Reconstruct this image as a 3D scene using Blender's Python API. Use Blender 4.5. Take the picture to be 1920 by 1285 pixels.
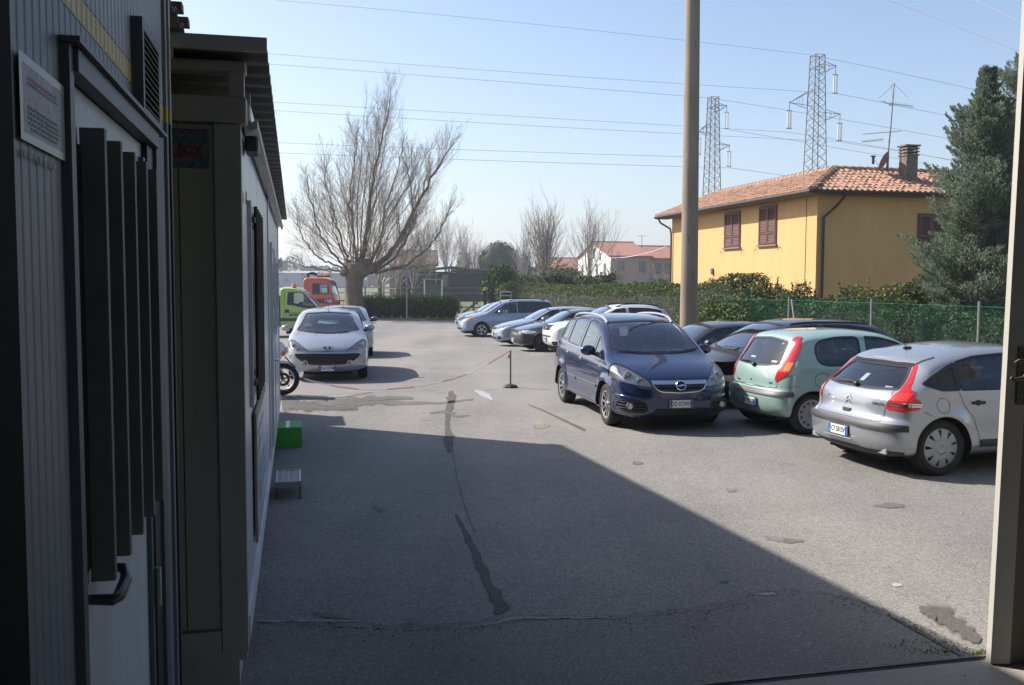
import bpy, math, random
import numpy as np
from mathutils import Vector, Matrix, noise
from mathutils.bvhtree import BVHTree

for _o in list(bpy.data.objects):
    bpy.data.objects.remove(_o)
sc = bpy.context.scene
COL = sc.collection
R = math.radians
PI = math.pi
rng = np.random.default_rng(7)
random.seed(7)

# ------------------------------------------------------------------ camera
CAM_Z, FPX = 2.17, 1750.0
PITCH = math.atan(115.5 / FPX)
ROLL = R(0.2)
CM = (Matrix.Rotation(PI / 2 - PITCH, 3, 'X') @ Matrix.Rotation(ROLL, 3, 'Z'))
cam_d = bpy.data.cameras.new('camera')
cam = bpy.data.objects.new('camera', cam_d)
COL.objects.link(cam)
cam.matrix_world = Matrix.Translation((0, 0, CAM_Z)) @ CM.to_4x4()
cam_d.sensor_fit = 'HORIZONTAL'
cam_d.sensor_width = 36.0
cam_d.lens = 36.0 * FPX / 1920.0
cam_d.clip_start = 0.05
cam_d.clip_end = 9000
sc.camera = cam

# ------------------------------------------------------------------ light
SUN_AZ_X, SUN_AZ_Y, SUN_EL = -0.906, 0.424, R(40.0)
w = bpy.data.worlds.new('World'); sc.world = w; w.use_nodes = True
nt = w.node_tree; nt.nodes.clear()
sky = nt.nodes.new('ShaderNodeTexSky'); sky.sky_type = 'NISHITA'; sky.sun_disc = False
sky.sun_elevation = SUN_EL
sky.sun_rotation = math.atan2(SUN_AZ_X, SUN_AZ_Y)
sky.air_density = 1.0; sky.dust_density = 1.5; sky.ozone_density = 3.0; sky.altitude = 50
bg = nt.nodes.new('ShaderNodeBackground'); bg.inputs['Strength'].default_value = 0.114
wo = nt.nodes.new('ShaderNodeOutputWorld')
wb = nt.nodes.new('ShaderNodeMix'); wb.data_type = 'RGBA'; wb.blend_type = 'MULTIPLY'; wb.inputs['Factor'].default_value = 1.0; wb.inputs['B'].default_value = (1.06, .995, .965, 1)   # the photograph's white balance
nt.links.new(sky.outputs[0], wb.inputs['A']); nt.links.new(wb.outputs['Result'], bg.inputs[0]); nt.links.new(bg.outputs[0], wo.inputs[0])
sun_d = bpy.data.lights.new('sun', 'SUN'); sun_d.energy = 4.8; sun_d.angle = R(0.53)
sun_d.color = (1.0, 0.93, 0.84)
sun = bpy.data.objects.new('sun', sun_d); COL.objects.link(sun)
_sv = Vector((SUN_AZ_X * math.cos(SUN_EL), SUN_AZ_Y * math.cos(SUN_EL), math.sin(SUN_EL)))
sun.rotation_euler = _sv.to_track_quat('Z', 'Y').to_euler()
sun.location = _sv * 60
sc.view_settings.view_transform = 'Standard'
sc.view_settings.look = 'None'
sc.view_settings.exposure = 0.8
sc.view_settings.gamma = 1.0
sc.view_settings.use_curve_mapping = False
sc.render.engine = 'CYCLES'
sc.cycles.max_bounces = 8
sc.cycles.transparent_max_bounces = 12
sc.cycles.caustics_reflective = False
sc.cycles.caustics_refractive = False

# ------------------------------------------------------------------ measuring helpers
def ray(px, py):
    return CM @ Vector(((px - 960) / FPX, -(py - 642.5) / FPX, -1.0))
def at(px, py, Y):
    d = ray(px, py); t = Y / d.y
    return Vector((d.x * t, Y, CAM_Z + d.z * t))
def gz(x, y):
    t = min(1.0, max(0.0, (y - 22.0) / 20.0))
    return -0.38 * t * t * (3 - 2 * t)
def ground_at(px, py):
    d = ray(px, py); z = 0.0
    for _ in range(12):
        t = (z - CAM_Z) / d.z
        z = gz(0, d.y * t)
    return Vector((d.x * t, d.y * t, z))
TH = math.atan(0.231)                       # the cabins' and houses' bearing
D2 = Vector((-math.sin(TH), math.cos(TH))); N2 = Vector((math.cos(TH), math.sin(TH)))
def on_plane(px, py, P, nrm):
    d = ray(px, py); o = Vector((0, 0, CAM_Z))
    t = (Vector((P[0], P[1], 0)) - o).dot(nrm) / d.dot(nrm)
    return o + d * t

# ------------------------------------------------------------------ materials
MATS = {}
def _new(name):
    m = bpy.data.materials.new(name); m.use_nodes = True
    n = m.node_tree.nodes; n.clear()
    o = n.new('ShaderNodeOutputMaterial')
    return m, n, m.node_tree.links, o
def mat(name, col, rough=0.6, metal=0.0, var=0.12, scale=6.0, bump=0.0, bscale=40.0, coat=0.0, emis=None, spec=0.5, detail=6, dirt=0.0, dirtcol=(.12, .10, .08), stretch=None):
    if name in MATS: return MATS[name]
    m, n, l, o = _new(name)
    b = n.new('ShaderNodeBsdfPrincipled')
    tc = n.new('ShaderNodeTexCoord')
    src = tc.outputs['Object']
    if stretch:
        mp = n.new('ShaderNodeMapping'); mp.inputs['Scale'].default_value = stretch
        l.new(src, mp.inputs[0]); src = mp.outputs[0]
    nz = n.new('ShaderNodeTexNoise'); nz.inputs['Scale'].default_value = scale; nz.inputs['Detail'].default_value = detail
    nz.inputs['Roughness'].default_value = 0.62
    l.new(src, nz.inputs['Vector'])
    r = n.new('ShaderNodeValToRGB')
    c = np.array(col, float)
    r.color_ramp.elements[0].position = 0.3; r.color_ramp.elements[1].position = 0.7
    r.color_ramp.elements[0].color = (*np.clip(c * (1 - var), 0, 1), 1)
    r.color_ramp.elements[1].color = (*np.clip(c * (1 + var), 0, 1), 1)
    l.new(nz.outputs['Fac'], r.inputs['Fac'])
    out = r.outputs['Color']
    if dirt > 0:
        n2 = n.new('ShaderNodeTexNoise'); n2.inputs['Scale'].default_value = scale * 0.37; n2.inputs['Detail'].default_value = 8
        n2.inputs['Roughness'].default_value = 0.7
        l.new(src, n2.inputs['Vector'])
        r2 = n.new('ShaderNodeValToRGB'); r2.color_ramp.elements[0].position = 0.48; r2.color_ramp.elements[1].position = 0.75
        r2.color_ramp.elements[1].color = (dirt, dirt, dirt, 1)
        l.new(n2.outputs['Fac'], r2.inputs['Fac'])
        mx = n.new('ShaderNodeMix'); mx.data_type = 'RGBA'
        l.new(r2.outputs['Color'], mx.inputs['Factor']); l.new(out, mx.inputs['A']); mx.inputs['B'].default_value = (*dirtcol, 1)
        out = mx.outputs['Result']
    l.new(out, b.inputs['Base Color'])
    b.inputs['Roughness'].default_value = rough; b.inputs['Metallic'].default_value = metal
    b.inputs['Specular IOR Level'].default_value = spec
    if coat: b.inputs['Coat Weight'].default_value = coat; b.inputs['Coat Roughness'].default_value = 0.04
    if bump > 0:
        nb = n.new('ShaderNodeTexNoise'); nb.inputs['Scale'].default_value = bscale; nb.inputs['Detail'].default_value = 6
        l.new(src, nb.inputs['Vector'])
        bp = n.new('ShaderNodeBump'); bp.inputs['Strength'].default_value = bump; bp.inputs['Distance'].default_value = 0.02
        l.new(nb.outputs['Fac'], bp.inputs['Height']); l.new(bp.outputs['Normal'], b.inputs['Normal'])
    if emis:
        b.inputs['Emission Color'].default_value = (*emis, 1); b.inputs['Emission Strength'].default_value = 1
    l.new(b.outputs[0], o.inputs[0])
    MATS[name] = m
    return m
def glass(name, tint=(0.75, 0.82, 0.82), ior=1.5, rough=0.02, mul=1.7):
    if name in MATS: return MATS[name]
    m, n, l, o = _new(name)
    t = n.new('ShaderNodeBsdfTransparent'); t.inputs[0].default_value = (*tint, 1)
    g = n.new('ShaderNodeBsdfGlossy'); g.inputs['Roughness'].default_value = rough; g.inputs['Color'].default_value = (.95, .97, 1, 1)
    f = n.new('ShaderNodeFresnel'); f.inputs['IOR'].default_value = ior
    mm = n.new('ShaderNodeMath'); mm.operation = 'MULTIPLY'; mm.inputs[1].default_value = mul; mm.use_clamp = True
    l.new(f.outputs[0], mm.inputs[0])
    mx = n.new('ShaderNodeMixShader'); l.new(mm.outputs[0], mx.inputs[0]); l.new(t.outputs[0], mx.inputs[1]); l.new(g.outputs[0], mx.inputs[2])
    l.new(mx.outputs[0], o.inputs[0])
    MATS[name] = m
    return m
def paint(name, col, metal=0.35, rough=0.32, var=0.04, dirt=0.18):
    return mat(name, col, rough, metal, var, 3.0, coat=1.0, dirt=dirt, dirtcol=tuple(np.array(col) * .6 + np.array((.10, .09, .075)) * .4))

def ground_mat(name, c0, c1, speck=0.25, mult=1.0, rough=0.92, warm=(.2, .17, .13), bump=.35, soft=False):
    if name in MATS: return MATS[name]
    m, n, l, o = _new(name)
    b = n.new('ShaderNodeBsdfPrincipled'); tc = n.new('ShaderNodeTexCoord'); src = tc.outputs['Object']
    def nz(s, d=6, r=.6):
        t = n.new('ShaderNodeTexNoise'); t.inputs['Scale'].default_value = s; t.inputs['Detail'].default_value = d; t.inputs['Roughness'].default_value = r
        l.new(src, t.inputs['Vector']); return t.outputs['Fac']
    def ramp(f, p0, p1, a, bb):
        r = n.new('ShaderNodeValToRGB'); r.color_ramp.elements[0].position = p0; r.color_ramp.elements[1].position = p1
        r.color_ramp.elements[0].color = (*a, 1); r.color_ramp.elements[1].color = (*bb, 1); l.new(f, r.inputs[0]); return r.outputs[0]
    def mix(f, a, bb, bt='MIX'):
        x = n.new('ShaderNodeMix'); x.data_type = 'RGBA'; x.blend_type = bt
        if isinstance(f, float): x.inputs['Factor'].default_value = f
        else: l.new(f, x.inputs['Factor'])
        for k, v in (('A', a), ('B', bb)):
            if isinstance(v, tuple): x.inputs[k].default_value = (*v, 1)
            else: l.new(v, x.inputs[k])
        return x.outputs['Result']
    c0 = tuple(np.array(c0) * mult); c1 = tuple(np.array(c1) * mult)
    base = ramp(nz(0.55, 8, .65), .30, .70, c0, c1)
    mp_ = n.new('ShaderNodeMapping'); mp_.inputs['Scale'].default_value = (.55, .07, 1); mp_.inputs['Rotation'].default_value = (0, 0, -.25); l.new(src, mp_.inputs[0])
    ln_ = n.new('ShaderNodeTexNoise'); ln_.inputs['Scale'].default_value = 1.0; ln_.inputs['Detail'].default_value = 6; l.new(mp_.outputs[0], ln_.inputs['Vector'])
    base = mix(1.0, base, ramp(ln_.outputs['Fac'], .36, .62, (.80, .81, .82), (1.09, 1.08, 1.07)), 'MULTIPLY')
    # warm dusty drifts
    base = mix(ramp(nz(.21, 7, .7), .50, .72, (0, 0, 0), (.5, .5, .5)), base, tuple(np.array(warm) * mult))
    # aggregate: small stones, light and dark
    v = n.new('ShaderNodeTexVoronoi'); v.inputs['Scale'].default_value = 95; l.new(src, v.inputs['Vector'])
    sx = n.new('ShaderNodeSeparateColor'); l.new(v.outputs['Color'], sx.inputs[0])
    st = ramp(sx.outputs[0], .0, 1.0, tuple([1 - speck] * 3), tuple([1 + speck] * 3))
    base = mix(1.0, base, st, 'MULTIPLY')
    fl = ramp(sx.outputs[1], .972, .980, (0, 0, 0), (.6, .6, .6))
    base = mix(fl, base, (.42 * mult, .41 * mult, .38 * mult))
    dk = ramp(nz(7.0, 8, .75), .60, .72, (1, 1, 1), (.66, .65, .64))
    base = mix(1.0, base, dk, 'MULTIPLY')
    blot = ramp(nz(1.7, 3, .5), .66, .72, (1, 1, 1), (.86, .85, .84))
    base = mix(1.0, base, blot, 'MULTIPLY')
    l.new(base, b.inputs['Base Color']); b.inputs['Roughness'].default_value = rough; b.inputs['Specular IOR Level'].default_value = .35
    bp = n.new('ShaderNodeBump'); bp.inputs['Strength'].default_value = bump; bp.inputs['Distance'].default_value = .006
    l.new(v.outputs['Distance'], bp.inputs['Height']); 
    bp2 = n.new('ShaderNodeBump'); bp2.inputs['Strength'].default_value = .4; bp2.inputs['Distance'].default_value = .03
    l.new(nz(5.0, 6, .6), bp2.inputs['Height']); l.new(bp.outputs[0], bp2.inputs['Normal']); l.new(bp2.outputs[0], b.inputs['Normal'])
    if soft:                                      # ragged, crumbling edge that follows the 'fade' attribute
        at_ = n.new('ShaderNodeAttribute'); at_.attribute_name = 'fade'
        k = n.new('ShaderNodeMath'); k.operation = 'MULTIPLY_ADD'; l.new(nz(6.5, 9, .72), k.inputs[0]); k.inputs[1].default_value = 3.4; k.inputs[2].default_value = -.6
        k2 = n.new('ShaderNodeMath'); k2.operation = 'MULTIPLY'; l.new(k.outputs[0], k2.inputs[0]); l.new(at_.outputs['Fac'], k2.inputs[1])
        mr = n.new('ShaderNodeMapRange'); mr.interpolation_type = 'SMOOTHSTEP'; mr.inputs['From Min'].default_value = .15; mr.inputs['From Max'].default_value = .80; mr.inputs['To Max'].default_value = .9; l.new(k2.outputs[0], mr.inputs['Value'])
        tr = n.new('ShaderNodeBsdfTransparent'); ms = n.new('ShaderNodeMixShader'); l.new(mr.outputs[0], ms.inputs[0]); l.new(tr.outputs[0], ms.inputs[1]); l.new(b.outputs[0], ms.inputs[2]); l.new(ms.outputs[0], o.inputs[0])
    else: l.new(b.outputs[0], o.inputs[0])
    MATS[name] = m
    return m
def leafmat(name, ca, cb, cc=None, scale=9.0, rough=.55, trans=.25):
    if name in MATS: return MATS[name]
    m, n, l, o = _new(name)
    b = n.new('ShaderNodeBsdfPrincipled'); tc = n.new('ShaderNodeTexCoord')
    t = n.new('ShaderNodeTexNoise'); t.inputs['Scale'].default_value = scale; t.inputs['Detail'].default_value = 5; t.inputs['Roughness'].default_value = .8
    l.new(tc.outputs['Object'], t.inputs['Vector'])
    r = n.new('ShaderNodeValToRGB'); r.color_ramp.elements[0].position = .34; r.color_ramp.elements[1].position = .64
    r.color_ramp.elements[0].color = (*ca, 1); r.color_ramp.elements[1].color = (*cb, 1)
    if cc:
        e = r.color_ramp.elements.new(.74); e.color = (*cc, 1)
    l.new(t.outputs['Fac'], r.inputs[0]); l.new(r.outputs[0], b.inputs['Base Color']); b.inputs['Roughness'].default_value = rough; b.inputs['Specular IOR Level'].default_value = .28
    tr = n.new('ShaderNodeBsdfTranslucent'); l.new(r.outputs[0], tr.inputs[0])
    mx = n.new('ShaderNodeMixShader'); mx.inputs[0].default_value = trans
    l.new(b.outputs[0], mx.inputs[1]); l.new(tr.outputs[0], mx.inputs[2]); l.new(mx.outputs[0], o.inputs[0])
    MATS[name] = m
    return m

# ------------------------------------------------------------------ objects
def tag(o, label=None, cat=None, group=None, kind=None):
    if label: o['label'] = label
    if cat: o['category'] = cat
    if group: o['group'] = group
    if kind: o['kind'] = kind
    return o
def empty(name, loc=(0, 0, 0), rz=0.0, label=None, cat=None, group=None, parent=None):
    o = bpy.data.objects.new(name, None); COL.objects.link(o)
    o.location = loc; o.rotation_euler = (0, 0, rz); o.empty_display_size = .2
    if parent: o.parent = parent
    return tag(o, label, cat, group)
def mesh_obj(name, V, F, m, parent=None, normals=None, smooth=False):
    me = bpy.data.meshes.new(name)
    if isinstance(F, np.ndarray):
        V = np.asarray(V, dtype=np.float32); k = F.shape[1]
        me.vertices.add(len(V)); me.vertices.foreach_set('co', V.ravel())
        me.loops.add(F.size); me.loops.foreach_set('vertex_index', F.ravel().astype(np.int32))
        me.polygons.add(len(F)); me.polygons.foreach_set('loop_start', np.arange(0, F.size, k, dtype=np.int32))
        me.polygons.foreach_set('loop_total', np.full(len(F), k, dtype=np.int32))
        me.update(calc_edges=True); me.validate()
    else:
        me.from_pydata([tuple(v) for v in V], [], [tuple(f) for f in F]); me.update()
    if m is not None: me.materials.append(m)
    if normals is not None:
        me.polygons.foreach_set('use_smooth', np.ones(len(me.polygons), dtype=bool))
        if len(normals) == len(me.vertices): me.normals_split_custom_set_from_vertices(np.asarray(normals, dtype=np.float32))
    elif smooth:
        me.polygons.foreach_set('use_smooth', np.ones(len(me.polygons), dtype=bool))
    o = bpy.data.objects.new(name, me); COL.objects.link(o)
    if parent: o.parent = parent
    return o
def inst(src, parent=None, loc=None, rot=None, name=None):
    c = src.copy(); COL.objects.link(c)
    if parent is not None: c.parent = parent
    if loc is not None: c.location = loc
    if rot is not None: c.rotation_euler = rot
    return c
def copy_tree(o, parent=None):
    c = o.copy(); COL.objects.link(c)
    if parent is not None: c.parent = parent
    for ch in [x for x in sc.objects if x.parent == o]:
        copy_tree(ch, c)
    return c

class G:
    """collects simple solids into one mesh"""
    def __init__(s): s.v = []; s.f = []
    def add(s, V, F):
        b = len(s.v); s.v += [tuple(v) for v in V]; s.f += [tuple(i + b for i in f) for f in F]; return s
    def box(s, x0, x1, y0, y1, z0, z1, M=None, bev=0.0):
        if bev > 0:
            V = []; 
            b = bev
            for z, i in ((z0, b), (z0 + b, 0), (z1 - b, 0), (z1, b)):
                for (x, y) in ((x0 + b, y0), (x1 - b, y0), (x1, y0 + b), (x1, y1 - b), (x1 - b, y1), (x0 + b, y1), (x0, y1 - b), (x0, y0 + b)):
                    cx, cy = (x0 + x1) / 2, (y0 + y1) / 2
                    sx = 1 - i / max(1e-6, abs(x1 - x0) / 2); sy = 1 - i / max(1e-6, abs(y1 - y0) / 2)
                    V.append(Vector((cx + (x - cx) * sx, cy + (y - cy) * sy, z)))
            F = [tuple(range(7, -1, -1)), tuple(range(24, 32))]
            for k in range(3):
                for j in range(8):
                    F.append((k * 8 + j, k * 8 + (j + 1) % 8, (k + 1) * 8 + (j + 1) % 8, (k + 1) * 8 + j))
        else:
            V = [Vector(p) for p in ((x0, y0, z0), (x1, y0, z0), (x1, y1, z0), (x0, y1, z0), (x0, y0, z1), (x1, y0, z1), (x1, y1, z1), (x0, y1, z1))]
            F = [(3, 2, 1, 0), (4, 5, 6, 7), (0, 1, 5, 4), (1, 2, 6, 5), (2, 3, 7, 6), (3, 0, 4, 7)]
        if M is not None: V = [M @ v for v in V]
        return s.add(V, F)
    def prism(s, pts, a, b, axis='y', M=None):
        n = len(pts)
        def mk(p, t):
            return Vector((p[0], t, p[1])) if axis == 'y' else (Vector((t, p[0], p[1])) if axis == 'x' else Vector((p[0], p[1], t)))
        V = [mk(p, a) for p in pts] + [mk(p, b) for p in pts]
        if M is not None: V = [M @ v for v in V]
        F = [tuple(range(n)), tuple(range(2 * n - 1, n - 1, -1))] + [(i, i + n, (i + 1) % n + n, (i + 1) % n) for i in range(n)]
        return s.add(V, F)
    def tube(s, pts, r, n=8, caps=True):
        pts = [Vector(p) for p in pts]; m = len(pts)
        rs = [r] * m if not hasattr(r, '__len__') else r
        V = []; up = Vector((0, 0, 1)); a = None
        for i, p in enumerate(pts):
            t = (pts[min(i + 1, m - 1)] - pts[max(i - 1, 0)])
            t = t.normalized() if t.length > 1e-9 else up
            if a is None:
                a = t.cross(up if abs(t.z) < .9 else Vector((1, 0, 0))).normalized()
            a = (a - t * a.dot(t)); a = a.normalized() if a.length > 1e-6 else t.orthogonal().normalized()
            b = t.cross(a)
            for k in range(n):
                an = 2 * PI * k / n
                V.append(p + (a * math.cos(an) + b * math.sin(an)) * rs[i])
        F = [(i * n + k, i * n + (k + 1) % n, (i + 1) * n + (k + 1) % n, (i + 1) * n + k) for i in range(m - 1) for k in range(n)]
        if caps and n > 2: F += [tuple(range(n - 1, -1, -1)), tuple((m - 1) * n + k for k in range(n))]
        return s.add(V, F)
    def lathe(s, prof, n=24, M=None, axis='z'):
        V = []; m = len(prof)
        for (r, z) in prof:
            for k in range(n):
                a = 2 * PI * k / n
                p = Vector((r * math.cos(a), r * math.sin(a), z))
                if axis == 'y': p = Vector((p.x, p.z, p.y))
                V.append(p)
        F = [(i * n + k, i * n + (k + 1) % n, (i + 1) * n + (k + 1) % n, (i + 1) * n + k) for i in range(m - 1) for k in range(n)]
        if M is not None: V = [M @ v for v in V]
        return s.add(V, F)
    def ball(s, c, r, n=10, sq=(1, 1, 1), M=None):
        V = []; F = []
        for i in range(n + 1):
            th = PI * i / n
            for k in range(2 * n):
                a = PI * k / n
                V.append(Vector((c[0] + r * sq[0] * math.sin(th) * math.cos(a), c[1] + r * sq[1] * math.sin(th) * math.sin(a), c[2] + r * sq[2] * math.cos(th))))
        for i in range(n):
            for k in range(2 * n):
                F.append((i * 2 * n + k, (i + 1) * 2 * n + k, (i + 1) * 2 * n + (k + 1) % (2 * n), i * 2 * n + (k + 1) % (2 * n)))
        if M is not None: V = [M @ v for v in V]
        return s.add(V, F)
    def obj(s, name, m, parent=None, smooth=False, kind=None):
        o = mesh_obj(name, s.v, s.f, m, parent, smooth=smooth)
        if smooth:
            try: o.data.set_sharp_from_angle(angle=R(38))
            except Exception: pass
        if kind: o['kind'] = kind
        return o
_fonts = {}
def text_obj(name, body, size, m, parent, M, bold=0.0, sx=1.0, depth=0.001, align='CENTER', shear=0.0):
    cu = bpy.data.curves.new(name, 'FONT'); cu.body = body; cu.size = size; cu.align_x = align; cu.align_y = 'CENTER'
    cu.extrude = depth; cu.offset = bold; cu.resolution_u = 2; cu.shear = shear
    o = bpy.data.objects.new(name, cu); COL.objects.link(o)
    dg = bpy.context.evaluated_depsgraph_get()
    me = bpy.data.meshes.new_from_object(o.evaluated_get(dg)); bpy.data.objects.remove(o); bpy.data.curves.remove(cu)
    me.materials.clear(); me.materials.append(m); me.name = name
    me.transform(M @ Matrix.Diagonal((sx, 1, 1, 1)))
    o = bpy.data.objects.new(name, me); COL.objects.link(o)
    if parent: o.parent = parent
    return o
# ================================================================== CAR KIT
M_tyre = mat('tyre_rubber', (.022, .021, .020), .85, var=.25, scale=14, bump=.4, bscale=60, dirt=.3, dirtcol=(.10, .085, .065))
M_blackpl = mat('black_plastic', (.022, .022, .024), .55, var=.2, scale=12, dirt=.15)
M_greypl = mat('grey_plastic', (.055, .055, .058), .5, var=.15, scale=10, dirt=.2)
M_dark = mat('dark_cavity', (.008, .008, .009), .9, var=.2)
M_seal = mat('window_rubber', (.014, .014, .015), .35, var=.1)
M_alloy = mat('alloy_silver', (.55, .56, .58), .32, .8, var=.08, scale=9, dirt=.35, dirtcol=(.13, .10, .07))
M_cover = mat('wheel_cover_grey', (.36, .37, .39), .38, .3, var=.08, scale=9, dirt=.3, dirtcol=(.12, .10, .08))
M_steel = mat('dark_steel', (.045, .045, .048), .5, .5, var=.2, scale=12)
M_chrome = mat('chrome', (.72, .73, .75), .14, 1.0, var=.03)
M_glass = glass('car_glass', (.70, .78, .78))
M_glassd = glass('car_glass_dark', (.16, .18, .19))
M_glassfw = glass('windscreen_glass', (.76, .84, .86), ior=1.58, mul=2.1)
M_lens = glass('clear_lens', (.90, .92, .93), ior=1.4, mul=.9)
M_refl = mat('lamp_reflector', (.74, .75, .76), .3, .12, var=.22, scale=20)
M_red = mat('red_lens', (.50, .012, .014), .14, 0, var=.25, scale=30, coat=1)
M_amber = mat('amber_lens', (.75, .22, .03), .2, 0, var=.15, scale=30, coat=1)
M_seat = mat('seat_fabric', (.11, .115, .135), .9, var=.2, scale=30)
M_liner = mat('cabin_liner', (.42, .42, .42), .9, var=.1)
M_linerd = mat('cabin_liner_dark', (.03, .03, .032), .9, var=.1)
M_platew = mat('plate_white', (.72, .72, .70), .45, var=.04)
M_plateb = mat('plate_blue', (.02, .10, .42), .4, var=.05)
M_ink = mat('plate_ink', (.02, .02, .022), .5, var=.05)
M_white = mat('white_print', (.75, .76, .77), .5, var=.05)

def chaikin(P, it=2, closed=True):
    P = np.asarray(P, float)
    for _ in range(it):
        if closed: Q = np.roll(P, -1, 0)
        else: Q = P[1:]; 
        A = P if closed else P[:-1]
        N = np.empty((2 * len(A), P.shape[1])); N[0::2] = A * .75 + Q * .25; N[1::2] = A * .25 + Q * .75
        if not closed: N = np.vstack([P[:1], N, P[-1:]])
        P = N
    return P
def rnd(P, r):
    P = [np.asarray(p, float) for p in P]; n = len(P); out = []
    if r <= 0: return np.array(P)
    for i in range(n):
        a, b, c = P[i - 1], P[i], P[(i + 1) % n]
        la, lc = np.linalg.norm(a - b), np.linalg.norm(c - b)
        p0 = b + (a - b) / max(la, 1e-9) * min(r, la * .45); p2 = b + (c - b) / max(lc, 1e-9) * min(r, lc * .45)
        for t in (0, .25, .5, .75, 1): out.append(p0 * (1 - t) ** 2 + b * 2 * t * (1 - t) + p2 * t * t)
    return np.array(out)
def sdf(poly, X, Y):
    P = np.asarray(poly, float); Q = np.roll(P, -1, 0)
    d2 = np.full(X.shape, 1e9); ins = np.zeros(X.shape, bool)
    for (ax, ay), (bx, by) in zip(P, Q):
        ex, ey = bx - ax, by - ay
        t = np.clip(((X - ax) * ex + (Y - ay) * ey) / (ex * ex + ey * ey + 1e-12), 0, 1)
        d2 = np.minimum(d2, (X - ax - t * ex) ** 2 + (Y - ay - t * ey) ** 2)
        c = ((ay > Y) != (by > Y))
        with np.errstate(divide='ignore', invalid='ignore'):
            xi = ax + (Y - ay) * ex / (ey if abs(ey) > 1e-12 else 1e-12)
        ins ^= c & (X < xi)
    return np.where(ins, -np.sqrt(d2), np.sqrt(d2))
def clip(m, f):
    """split triangle mesh (V,N,T) at f=0 -> (inside f<0, outside)"""
    V, N, T = m
    s = f < 0; c = s[T].sum(1)
    Tin = T[c == 3]; Tout = T[c == 0]
    ins = [Tin]; outs = [Tout]; newV = []; newN = []; base = len(V)
    for k, lone_in in ((1, True), (2, False)):
        Q = T[c == k]
        if len(Q) == 0: continue
        lone = (s[Q] == lone_in)
        idx = lone.argmax(1); r = np.arange(len(Q))
        a = Q[r, idx]; b = Q[r, (idx + 1) % 3]; d = Q[r, (idx + 2) % 3]
        tb = (f[a] / (f[a] - f[b]))[:, None]; td = (f[a] / (f[a] - f[d]))[:, None]
        n0 = base + sum(len(x) for x in newV)
        Vb = V[a] + (V[b] - V[a]) * tb; Vd = V[a] + (V[d] - V[a]) * td
        Nb = N[a] + (N[b] - N[a]) * tb; Nd = N[a] + (N[d] - N[a]) * td
        newV += [Vb, Vd]; newN += [Nb, Nd]
        ib = n0 + r; idd = n0 + len(Q) + r
        tri = np.stack([a, ib, idd], 1)
        quad = np.vstack([np.stack([ib, b, d], 1), np.stack([ib, d, idd], 1)])
        (ins if lone_in else outs).append(tri); (outs if lone_in else ins).append(quad)
    if newV:
        V = np.vstack([V] + newV); N = np.vstack([N] + newN)
        N = N / np.maximum(1e-9, np.linalg.norm(N, axis=1))[:, None]
    def pack(Ts):
        T2 = np.vstack(Ts) if Ts else np.zeros((0, 3), int)
        u, inv = np.unique(T2.ravel(), return_inverse=True)
        return (V[u], N[u], inv.reshape(-1, 3))
    return pack(ins), pack(outs)
def patch_obj(name, m, mt, parent, off=0.0):
    V, N, T = m
    if len(T) == 0: return None
    return mesh_obj(name, V + N * off, T, mt, parent, normals=N)
def solid_patch(name, m, mt, parent, off, depth=0.02):
    """patch pushed out by off with a skirt going inwards along its border"""
    V, N, T = m
    if len(T) == 0: return None
    key = np.round(V, 5); _, first, inv = np.unique(key, axis=0, return_index=True, return_inverse=True)
    inv = inv.ravel(); Tw = inv[T]; Vw = V[first]; Nw = N[first]
    ok = (Tw[:, 0] != Tw[:, 1]) & (Tw[:, 1] != Tw[:, 2]) & (Tw[:, 0] != Tw[:, 2]); Tw = Tw[ok]
    E = np.vstack([Tw[:, [0, 1]], Tw[:, [1, 2]], Tw[:, [2, 0]]])
    n = len(Vw); code = E[:, 0].astype(np.int64) * n + E[:, 1]; rev = E[:, 1].astype(np.int64) * n + E[:, 0]
    B = E[~np.isin(code, rev)]
    Vo = Vw + Nw * off; Vi = Vw + Nw * (off - depth)
    VV = np.vstack([Vo, Vo[B[:, 0]], Vo[B[:, 1]], Vi[B[:, 0]], Vi[B[:, 1]]])
    k = len(B); i0 = n + np.arange(k); i1 = i0 + k; i2 = i1 + k; i3 = i2 + k
    TT = np.vstack([Tw, np.stack([i1, i0, i2], 1), np.stack([i1, i2, i3], 1)])
    tdir = Vw[B[:, 1]] - Vw[B[:, 0]]; sn = np.cross(tdir, Nw[B[:, 0]]); sn /= np.maximum(1e-9, np.linalg.norm(sn, axis=1))[:, None]
    NN = np.vstack([Nw, sn, sn, sn, sn])
    return mesh_obj(name, VV, TT, mt, parent, normals=NN)

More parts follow.
